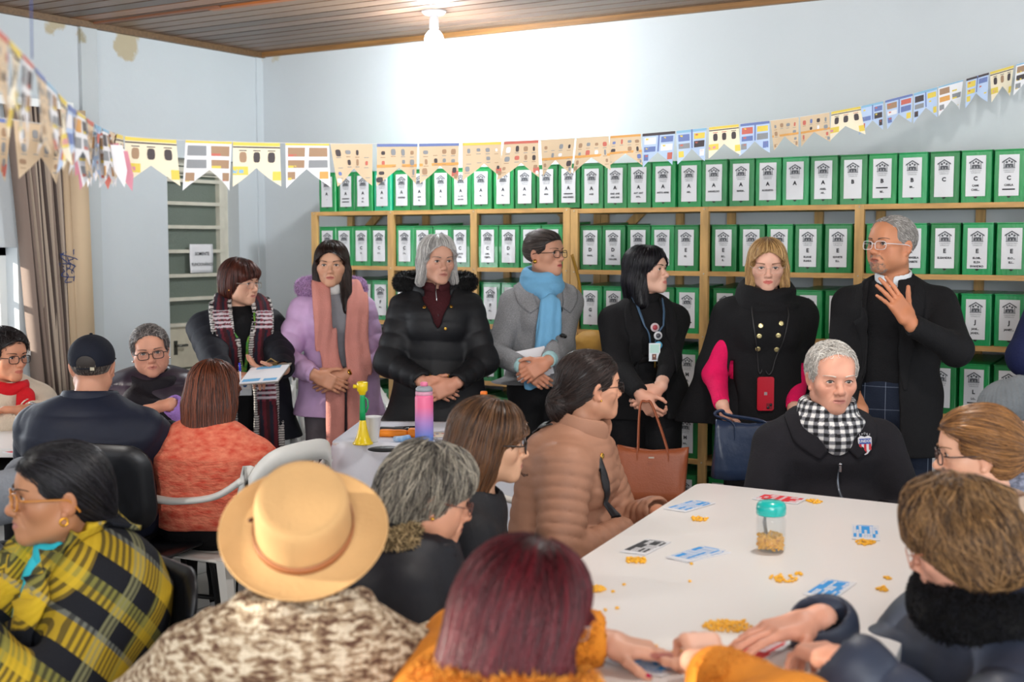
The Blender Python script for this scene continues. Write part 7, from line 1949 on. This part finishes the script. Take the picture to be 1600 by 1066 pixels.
# ---- 11: bun
p=Person('woman with light brown hair in a bun, seated right of the table',(1527,706),3.25,-84,hface=-100,hpitch=-4,hroll=0,sit=True,lean=.10,skin='#d8a488',build=1.1,brow='#6a4a30',seat=.44,h=.003,**LAP)
make_hair(p,skull(.012)+[Ell((0,-.05,.0),(.084,.075,.080),.03),Ell((0,-.128,-.012),(.046,.036,.046),.006),face_cut(zf=.066,yf=.052,w=.10,low=-.03),Half((0,0,-.075),(0,.3,-1),.01),Fn((0,.05,-.05),.2,lambda Q:np.maximum(Q[:,2]+.006,-.014-Q[:,1]),.008,-1)],8000,back_flow((0,-.15,-.01)),'#4e301a','#b07c48',steps=11,ds=.015,off=(.0003,.003),w=.0008,wob=.04,rough=.36,basek=.8)
glasses(p,'#3a2018',rim=.0022)
ct,Mc=coat(p,cloth('jacket_cream','#cfb8a4',.8,.2,60),i=.030,hem=.46,ci=.02,wrk=(13,.008),name='jacket')
trousers(p,M_black);shoes(p,M_shoeb)
seat_under(p,'p','white plastic chair under the woman with the bun')
# ---- 12: curly brown hair, navy puffer, reaching over the table
p=Person('woman with curly brown hair and black fur collar reaching over the table',(1503,848),2.46,-80,hface=-122,hpitch=-16,sit=True,lean=.16,skin='#d39c84',build=1.35,old=.5,brow='#4a3424',seat=.43,h=.0026,
  rh=dict(w=tbl(1284,968,.81),world=True,d=(-.93,-.34,-.10),n=(-.05,0,-1),curl=[(.14,.18,.12),(.10,.16,.10),(.12,.2,.14),(.2,.25,.2)],thumb=(.2,.0),spread=.14,k=.98,pole=(.35,-.5,-1)),
  lh=dict(w=tbl(1325,1040,.815),world=True,d=(-.35,1,-.05),n=(0,0,-1),curl=(.5,.6,.4),pole=(-.5,-.6,-.6)))
make_hair(p,skull(.018)+[Ell((0,-.04,.0),(.098,.098,.098),.02),Ell((0,-.06,-.045),(.090,.08,.06),.02),Ell((0,.05,.07),(.06,.04,.035),.03),face_cut(zf=.045,yf=.050,w=.085,low=-.14)],12000,down_flow((0,-.03,.12),g=.35,back=.1),'#2e1e14','#a47c50',h=.005,steps=9,ds=.014,off=(.0,.012),w=.0010,wob=.34,rough=.48,disp=waves_disp(21,28,.016),amp=.016,basek=.8)
glasses(p,'#a86a50',rim=.0014,w=.026,hh=.021)
zn=p.J['neck'][2];mnp=cloth('puffer_slate','#2b3242',.52,.15,14,spec=.4)
ct,Mc=coat(p,mnp,i=.048,hem=.46,ci=.036,cuff=.93,wrk=(9,.012),name='puffer_coat',qa=(.10,.010),zq=(.11,.008))
fur(p,[Tor(p.J['neck']+nv(0,-.03,.035),.160,.125,.052,.01,1,rotx(-.2),1.1)],9000,'#08080a','#1c1c22',name='fur_collar',parent=ct,ds=.009,w=.0010,wob=.8,base=.6)
for n in 'R':
    J=p.J;d=unit(J['wr'+n]-J['el'+n]);w=J['wr'+n]-d*.01
    p.garment('knit_cuff',[Cone(w-d*.05,w+d*.0,.040,.036,.004)],cloth('cuff_black','#101116',.9,.6,90),.005,cuts=[Cone(w-d*.0,w+d*.1,.029,.03,.003,-1)],parent=ct)
trousers(p,M_black);shoes(p,M_shoeb)
seat_under(p,'p','white plastic chair under the woman in the navy puffer')
w=at(528,690,6.98);plastic_chair((w[0],w[1]),facing_yaw(12),'empty white plastic chair behind the woman in the lilac coat')
# ================================================================ tables
def rounded(pts,r,n=6):
    """round the corners of a convex outline"""
    out=[];k=len(pts)
    for i in range(k):
        a,b,c=nv(*pts[i-1]),nv(*pts[i]),nv(*pts[(i+1)%k]);u=unit(a-b);v=unit(c-b)
        for t in np.linspace(0,1,n): out.append(tuple((b+u*r)*(1-t)**2+b*2*t*(1-t)+(b+v*r)*t*t))
    return out
def white_table(name,label,corners,z,legs_in=.06,th=.035,r=.06):
    c=np.mean([nv(*q) for q in corners],0);o=empty(name,(c[0],c[1],0),0,label,'table')
    P=rounded([(q[0]-c[0],q[1]-c[1]) for q in corners],r)
    mb=MB();P2=[(x*.996,y*.996) for x,y in P];k=len(P)
    V=[(x,y,z-th) for x,y in P2]+[(x,y,z-th+.006) for x,y in P]+[(x,y,z-.006) for x,y in P]+[(x,y,z) for x,y in P2]
    F=[tuple(range(k))[::-1],tuple(range(3*k,4*k))]+[(a*k+q,a*k+(q+1)%k,(a+1)*k+(q+1)%k,(a+1)*k+q) for a in range(3) for q in range(k)]
    mb.add(V,F,smooth=False);mb.build('tabletop',[mat('table_white','#e3e0de',rough=.33,bump=.04,bscale=350,spec=.45)],o)
    for q in corners:
        d=nv(q[0]-c[0],q[1]-c[1],0);u=d*(1-legs_in/np.linalg.norm(d)*1.6)
        mb=MB();mb.tube([u+nv(0,0,z-th),u+nv(0,0,z-th-.3),u*1.03],[.026,.024,.018],10);mb.build('leg',[mat('table_leg','#d2d0cc',rough=.4)],o)
    return o
TAB=[(4.33,-2.56),(5.17,-2.56),(5.46,-4.48),(4.62,-4.48)]
white_table('bingo_table','long white plastic table covered with bingo cards and yellow kernels',[TAB[0],TAB[3],TAB[2],TAB[1]],.75)
def camrect(px0,depth0,w,d,ang=0):
    c=at(px0,600,depth0);a=math.radians(ang);u=cdir(math.cos(a),math.sin(a));v=cdir(-math.sin(a),math.cos(a))
    return [tuple((c+u*sx*w/2+v*sy*d/2)[:2]) for sx,sy in ((-1,-1),(1,-1),(1,1),(-1,1))]
white_table('bingo_table','white table at the left, behind the man in the cap',camrect(20,5.28,1.65,.72,0),.75)
# side table under a cloth
cr=camrect(676,5.36,.74,.62,-4);c=np.mean([nv(*q) for q in cr],0)
st=empty('side_table',(c[0],c[1],0),0,'small square table hidden under the white cloth','table')
mb=MB();P=[(q[0]-c[0],q[1]-c[1]) for q in cr]
v=MB();v.prism(rounded(P,.03),.025);mb.add(v.v[0]+nv(0,0,.722),v.f,0,None,False);mb.build('tabletop',[mat('table_white','#e3e0de')],st)
for q in P:
    mb=MB();mb.tube([nv(q[0]*.85,q[1]*.85,.72),nv(q[0]*.85,q[1]*.85,0)],.02,8);mb.build('leg',[mat('table_leg','#d2d0cc')],st)
mb=MB();R0=rounded(P,.04,6);
dens=[]
k0=len(R0)
for i in range(k0):
    a=nv(*R0[i]);b_=nv(*R0[(i+1)%k0]);m=max(1,int(np.linalg.norm(b_-a)/.02))
    for t in range(m): dens.append(a+(b_-a)*t/m)
dens=np.array(dens);n=len(dens);V=[];rows=[]
for t in (0,.5,.85,1.0): rows.append((dens*(t if t else .001),.7495))
for s_ in (.02,.06,.12,.20,.28,.36):
    L=np.cumsum(np.linalg.norm(np.diff(dens,axis=0,append=dens[:1]),axis=1));f=s_*.10+.02*np.sin(L*22)*s_/.36+.012*np.sin(L*47+1)*s_/.36
    rows.append((dens*(1+f[:,None]/np.linalg.norm(dens,axis=1)[:,None]+.008),.7495-s_*1.25))
for d,z in rows:
    for q in d: V.append((q[0],q[1],z))
mb.add(V,[(a*n+q,a*n+(q+1)%n,(a+1)*n+(q+1)%n,(a+1)*n+q) for a in range(len(rows)-1) for q in range(n)])
cl=mb.build('tablecloth',[mat('cloth_white','#d7dbe6',rough=.85,bump=.2,bscale=20)],None,(c[0],c[1],.0));tag(cl,'white cloth hanging over the small table in front of the grey-haired woman','tablecloth');md=cl.modifiers.new('t','SOLIDIFY');md.thickness=.0015;md.offset=1
ZT=.752
def on(px_,py_,z=ZT): return atz(px_,py_,z)
# horn
q=on(567,694);h=empty('toy_horn',tuple(q),0,'yellow and green toy horn standing bell-down on the white cloth','horn')
MY=mat('horn_yellow','#e6c912',rough=.3);MG=mat('horn_green','#0f9a58',rough=.3)
mb=MB();mb.lathe([(.040,0),(.041,.004),(.034,.012),(.026,.03),(.018,.06),(.0125,.095),(.011,.10),(.0,.10)],28);mb.build('bell',[MY],h)
mb=MB();mb.lathe([(.0125,.095),(.0115,.13),(.010,.19),(.0105,.20),(0,.20)],20);mb.build('tube',[MG],h)
mb=MB();mb.tube([RT*.012+UP*.125,RT*.022+UP*.15,RT*.020+UP*.175,RT*.010+UP*.185],.004,6);mb.build('grip_ring',[MG],h)
mb=MB();mb.lathe([(.010,.195),(.014,.20),(.015,.207),(.021,.212),(.022,.245),(.019,.248),(.017,.235),(0,.233)],22);mb.tube([UP*.228+RT*-.018,UP*.230+RT*-.036],.008,8);mb.build('mouthpiece',[MY],h)
q=on(583,690);mb=MB();mb.lathe([(.022,0),(.0225,.002),(.033,.098),(.0355,.10),(.0345,.102),(.031,.098),(.0205,.004),(0,.004)],26);tag(mb.build('foam_cup',[mat('foam_white','#dadada',rough=.6)],None,tuple(q)),'white disposable cup right beside the toy horn','cup')
# bottle with a pink to blue fade
q=on(663,690);b=empty('water_bottle',tuple(q),0,'tall pink-to-blue frosted water bottle on the white cloth','bottle')
m=bpy.data.materials.new('bottle_fade');m.use_nodes=True;nt=m.node_tree;N=nt.nodes;L=nt.links;bs=N['Principled BSDF'];bs.inputs['Roughness'].default_value=.42
tc=N.new('ShaderNodeTexCoord');sp=N.new('ShaderNodeSeparateXYZ');mr=N.new('ShaderNodeMapRange');mr.inputs[1].default_value=0;mr.inputs[2].default_value=.19;rp=N.new('ShaderNodeValToRGB');e=rp.color_ramp.elements
e[0].color=srgb('#5f8be0')+(1,);e[0].position=.08;e[1].color=srgb('#f0709c')+(1,);e[1].position=.75;x=e.new(.42);x.color=srgb('#b58ad2')+(1,)
L.new(tc.outputs['Object'],sp.inputs[0]);L.new(sp.outputs[2],mr.inputs[0]);L.new(mr.outputs[0],rp.inputs[0]);L.new(rp.outputs[0],bs.inputs['Base Color'])
mb=MB();mb.lathe([(0,0),(.033,0),(.0365,.004),(.037,.01),(.037,.178),(.034,.187),(.028,.190),(0,.190)],32);mb.build('bottle_body',[m],b)
mb=MB();mb.lathe([(.033,.186),(.035,.190),(.035,.202),(.030,.204),(0,.204)],28);mb.build('neck_ring',[mat('ring_pink','#d99ab4',rough=.4)],b)
mb=MB();mb.lathe([(.034,.203),(.034,.214),(.026,.222),(.017,.224),(0,.224)],28);mb.build('lid',[mat('lid_grey','#9aa0a8',rough=.4)],b)
mb=MB();mb.lathe([(.015,.222),(.0155,.236),(.012,.240),(0,.240)],18);mb.build('spout_cap',[mat('cap_pink','#ee7fa4',rough=.4)],b)
# small things around it
def lump(name,label,cat,c,prims,m,disp=None,amp=0.,rz=0.,h=.003):
    M=Model(prims,disp,amp);V,Q=M.polygonise(h);o=link(name,quads_mesh(name,V,Q,[m]),None,tuple(c),rz);tag(o,label,cat);return o
lump('orange_pouch','orange cloth pouch lying between the cup and the water bottle','pouch',on(614,682),[RBox((0,0,.014),(.062,.020,.014),.012)],mat('pouch_orange','#f08a12',rough=.6),waves_disp(3,60,.003),.003,YAW)
lump('orange_pouch','small orange pouch just left of the water bottle, behind the packet','pouch',on(645,682),[RBox((0,0,.016),(.020,.025,.016),.01)],mat('pouch_orange','#f08a12'),waves_disp(5,60,.003),.003,YAW)
lump('tissue_packet','blue and white packet in front of the orange pouch','packet',on(628,690),[RBox((0,0,.012),(.035,.020,.012),.01)],mat('packet_blue','#b9cfe4',rough=.3,col2='#3e86c4',vscale=26),waves_disp(4,50,.004),.004,YAW+.3)
lump('glasses_case','flat black oval case at the front of the tablecloth','case',on(603,706),[Ell((0,0,.010),(.070,.035,.011),.01)],mat('case_black','#15161a',rough=.5),None,0,YAW+.1)
lump('smartphone','black phone lying behind the water bottle','phone',on(642,671),[RBox((0,0,.006),(.070,.028,.005),.004)],mat('phone_black','#131317',rough=.2),None,0,YAW+.25)
lump('remote_control','long black remote lying beside the black phone','remote control',on(612,674),[RBox((0,0,.009),(.055,.018,.008),.006)],mat('remote_black','#1b1b1f',rough=.4),None,0,YAW-.2)
mb=MB();mb.box((-.09,-.06,0),(.09,.06,.003));
for k in range(14): x=random.uniform(-.08,.07);y=random.uniform(-.05,.04);mb.box((x,y,.003),(x+.012,y+.012,.0036),1+k%3)
o=mb.build('printed_leaflet',[mat('leaflet_cream','#dfd3c2',rough=.6),mat('print_red','#c8382c'),mat('print_blue','#3452a8'),mat('print_grey','#8f9296')],None,tuple(on(690,680)),YAW);tag(o,'cream leaflet with small coloured pictures right of the water bottle','leaflet')
q=on(756,668);b=empty('drink_bottle',tuple(q),0,'clear bottle with an orange cap behind the long-haired woman','bottle')
mb=MB();mb.lathe([(0,0),(.03,0),(.032,.006),(.032,.09),(.026,.11),(.013,.125),(.012,.135),(0,.135)],24);mb.build('bottle_body',[mat('clear_plastic','#dfe8ee',rough=.1,alpha=.35)],b)
mb=MB();mb.lathe([(0,.132),(.0155,.132),(.0155,.154),(.013,.157),(0,.157)],20);mb.build('bottle_cap',[mat('cap_orange','#f07a12',rough=.4)],b)
# ================================================================ bingo
def r7(x,y): return (x*.3625+860,y*.3625+730)
cards={}
M_card=mat('card_white','#d9dade',rough=.5);M_cedge=mat('card_edge','#8b8b90',rough=.7)
CC={'blue':mat('ink_blue','#1f8fd6',rough=.6),'red':mat('ink_red','#d8242f',rough=.6),'grey':mat('ink_card_grey','#33363b',rough=.6)}
def bingo(cor,ink,label,z=.7515,seed=1,split=False):
    W=[atz(*q,z) for q in cor]
    c=sum(W)/4;u=((W[3]-W[0])+(W[2]-W[1]))/2 if 0 else ((W[2]-W[1])+(W[3]-W[0]))/2
    v=((W[1]-W[0])+(W[2]-W[3]))/2
    lu,lv=np.linalg.norm(u),np.linalg.norm(v);u=u/lu;v=unit(v-u*np.dot(u,v))
    if u[0]*v[1]-u[1]*v[0]<0: v=-v
    o=empty('bingo_card',tuple(c),0,label,'bingo card','bingo cards on the tables');R=np.stack([u,v,UP],1);placed(o,R)
    mb=MB();mb.box((-lu/2,-lv/2,0),(lu/2,lv/2,.0016),0);mb.build('card',[M_card],o)
    mb=MB();r=random.Random(seed);nx,ny=(9,3) if not split else (10,3)
    n2=0
    for i in range(nx):
        for j in range(ny):
            x0=-lu*.44+lu*.88*i/nx;x1=x0+lu*.88/nx;y0=-lv*.38+lv*.76*j/ny;y1=y0+lv*.76/ny
            if r.random()<.42: mb.box((x0,y0,.0016),(x1,y1,.0021),0)
            else:
                t=.0006
                mb.box((x0,y0,.0016),(x1,y0+t,.0020));mb.box((x0,y0,.0016),(x0+t,y1,.0020))
                if lu>.02: text_on(mb,str(i*10+r.randint(1,9)),min(x1-x0,y1-y0)*.75,((x0+x1)/2,(y0+y1)/2,.0022),np.eye(3),0,bold=.0003)
    mb.box((-lu*.3,lv*.41,.0016),(lu*.3,lv*.44,.0021));mb.build('printing',[CC[ink]],o)
    return o
C7=lambda *p:[r7(*q) for q in p]
bingo(C7((525,185),(580,138),(675,152),(620,200)),'blue','blue-printed bingo card nearest the woman in the quilted jacket',seed=1)
bingo(C7((882,140),(905,115),(1095,135),(1080,162)),'red','long red-printed bingo card in front of the elderly man',seed=2,split=True)
bingo(C7((1303,312),(1295,247),(1412,255),(1425,317)),'blue','blue-printed bingo card at the right side of the table, kernels against its lower edge',seed=3)
bingo(C7((325,368),(388,308),(495,322),(435,383)),'grey','grey-printed bingo card at the left edge of the table',seed=4)
bingo(C7((545,400),(640,338),(722,362),(645,422)),'blue','bingo card lying underneath the blue one in the middle of the table',z=.7508,seed=5)
bingo(C7((527,394),(625,335),(720,353),(636,416)),'blue','blue-printed bingo card on top of another, left of the jar',z=.7530,seed=6)
bingo(C7((1108,552),(1170,480),(1298,497),(1245,575)),'blue','blue-printed bingo card right in front of the navy puffer sleeve',seed=7)
bingo(C7((790,818),(880,725),(1015,755),(940,850)),'red','red-printed bingo card under the reaching hand',seed=8)
bingo(C7((240,835),(310,800),(562,858),(490,915)),'blue','long blue-printed bingo card at the front, below the hand with red nails',seed=9,split=True)
bingo([(34,676),(52,668),(76,671),(60,679)],'red','red-printed bingo card on the left table before the woman with the red scarf',seed=10)
bingo([(12,708),(26,702),(44,705),(30,711)],'red','red-printed bingo card on the left table nearest the camera',seed=11)
# kernels
mb=MB();mb.ball((0,0,.0024),(.0044,.0038,.0025),n=6);V=mb.v[0];V[:,0]*=1-.35*np.clip(V[:,1]/.0038,-1,1)
ker=mb.mesh('corn_kernel',[mat('corn_yellow','#f2bd2c',rough=.35,col2='#e8a01c',vscale=400)])
rk=random.Random(77);nk=0
def kern(x,y,z,label,group):
    global nk
    o=link('corn_kernel',ker);o.location=(x,y,z);o.rotation_euler=(rk.uniform(-.3,.3),rk.uniform(-.3,.3),rk.uniform(0,6.3));s=rk.uniform(1.0,1.3);o.scale=(s,s,s);tag(o,label,'corn kernel',group);nk+=1
def pile(p7,rx,n,label,group,rise=.004,z=.7505,raw=None,ry=None):
    c=atz(*(raw or r7(*p7)),z);done=[]
    ry=ry or rx*.75
    for k in range(n):
        for tr in range(30):
            a=rk.uniform(0,6.283);q=math.sqrt(rk.random());x=math.cos(a)*q*rx;y=math.sin(a)*q*ry
            if all((x-u)**2+(y-v)**2>.0062**2 for u,v,_ in done): break
        lev=0 if tr<29 else 1
        done.append((x,y,lev));w=c+RT*x+FW*y*1.6;kern(w[0],w[1],z+lev*.0045,label,group)
pile((642,226),.024,20,'yellow corn kernel in the little heap by the card nearest the quilted jacket','kernels by the quilted jacket')
pile((1137,150),.023,20,'yellow corn kernel in the heap beside the long red card of the elderly man','kernels by the elderly man')
pile((1355,326),.026,22,'yellow corn kernel in the heap touching the lower edge of the right-hand blue card','kernels by the right-hand card')
pile((370,406),.025,26,'yellow corn kernel in the heap below the grey-printed card','kernels below the grey card')
pile((1005,484),.032,24,'yellow corn kernel in the loose heap in front of the jar','kernels in front of the jar')
pile((1070,465),.010,4,'yellow corn kernel set a little apart, in front of the jar on the right','stray kernels right of the jar heap')
pile((760,688),.050,64,'yellow corn kernel in the big heap near the front of the table','kernels in the big front heap',ry=.024)
pile((195,528),.022,22,'yellow corn kernel in the heap by the glasses of the red-haired woman','kernels by the red-haired woman')
pile((555,806),.020,16,'yellow corn kernel in the row between the two hands at the front','kernels between the hands',ry=.008)
pile((430,788),.018,12,'yellow corn kernel under the fingers with red nails','kernels under the fingers',ry=.008)
pile((1430,530),.012,9,'yellow corn kernel beside the dark sleeve at the right edge of the table','kernels by the dark sleeve')
pile((1452,482),.008,4,'yellow corn kernel just beyond the dark sleeve at the right table edge','stray kernels at the right edge')
for (x,y),t in {(270,540):'just right of the heap by the red-haired woman',(318,510):'alone above the heap by the red-haired woman',(288,612):'alone below the heap by the red-haired woman',(600,496):'alone in the middle of the white table',(607,420):'touching the blue card left of the jar',(235,620):'rightmost of the three small ones near the red hair',(212,628):'middle one of the three small ones near the red hair',(192,634):'leftmost of the three small ones near the red hair'}.items():
    w=atz(*r7(x,y),.7505);kern(w[0],w[1],.7505,'single yellow corn kernel '+t,None)
pile(None,.022,12,'yellow corn kernel on the left table before the woman with the red scarf','kernels on the left table',raw=(47,684))
# jar
q=atz(1204,860,.7505);j=empty('glass_jar',tuple(q),0,'glass jar of corn kernels with a round turquoise lid','jar')
gl=bpy.data.materials.new('jar_glass');gl.use_nodes=True;nt=gl.node_tree;bs=nt.nodes['Principled BSDF'];bs.inputs['Base Color'].default_value=(.5,.58,.58,1);bs.inputs['Roughness'].default_value=.03;bs.inputs['Alpha'].default_value=.10;bs.inputs['Specular IOR Level'].default_value=1.0
mb=MB();mb.lathe([(0,.0),(.034,.0),(.0375,.004),(.038,.012),(.038,.082),(.036,.090),(.033,.093),(.033,.098),(.031,.098),(.031,.092),(.034,.086),(.0355,.080),(.0355,.013),(.033,.006),(0,.005)],36);mb.build('jar_body',[gl],j)
mb=MB();mb.lathe([(0,.094),(.0365,.094),(.0385,.098),(.0385,.112),(.0375,.120),(.033,.127),(.022,.131),(.0,.132)],36);mb.build('jar_lid',[mat('lid_turquoise','#17b6ae',rough=.22,coat=.4)],j)
mb=MB();r=random.Random(5);rr=np.random.RandomState(4);bv=np.array(ker.vertices[0].co) if 0 else None
kv=np.array([v.co[:] for v in ker.vertices]);kf=[tuple(p.vertices) for p in ker.polygons]
cnt=0
for k in range(520):
    z=rr.uniform(.007,.042);a=rr.uniform(0,6.3);rd=.0318*math.sqrt(rr.uniform(.35,1)) if z<.036 else .0318*math.sqrt(rr.random())
    R=rotz(rr.uniform(0,6.3))@rotx(rr.uniform(0,3));mb.add(kv*1.05@R.T+nv(rd*math.cos(a),rd*math.sin(a),z),kf,0)
ks=mb.build('corn_filling',[mat('corn_yellow','#e2a51c')],j);ks['kind']='stuff'
mb=MB();mb.tube([(-.012,.0,.035),(-.018,.0,.075),(-.017,0,.088)],[.010,.011,.006],8,flat=.3);mb.build('scoop',[mat('scoop_grey','#8e8a8a',rough=.3,metal=.5)],j)
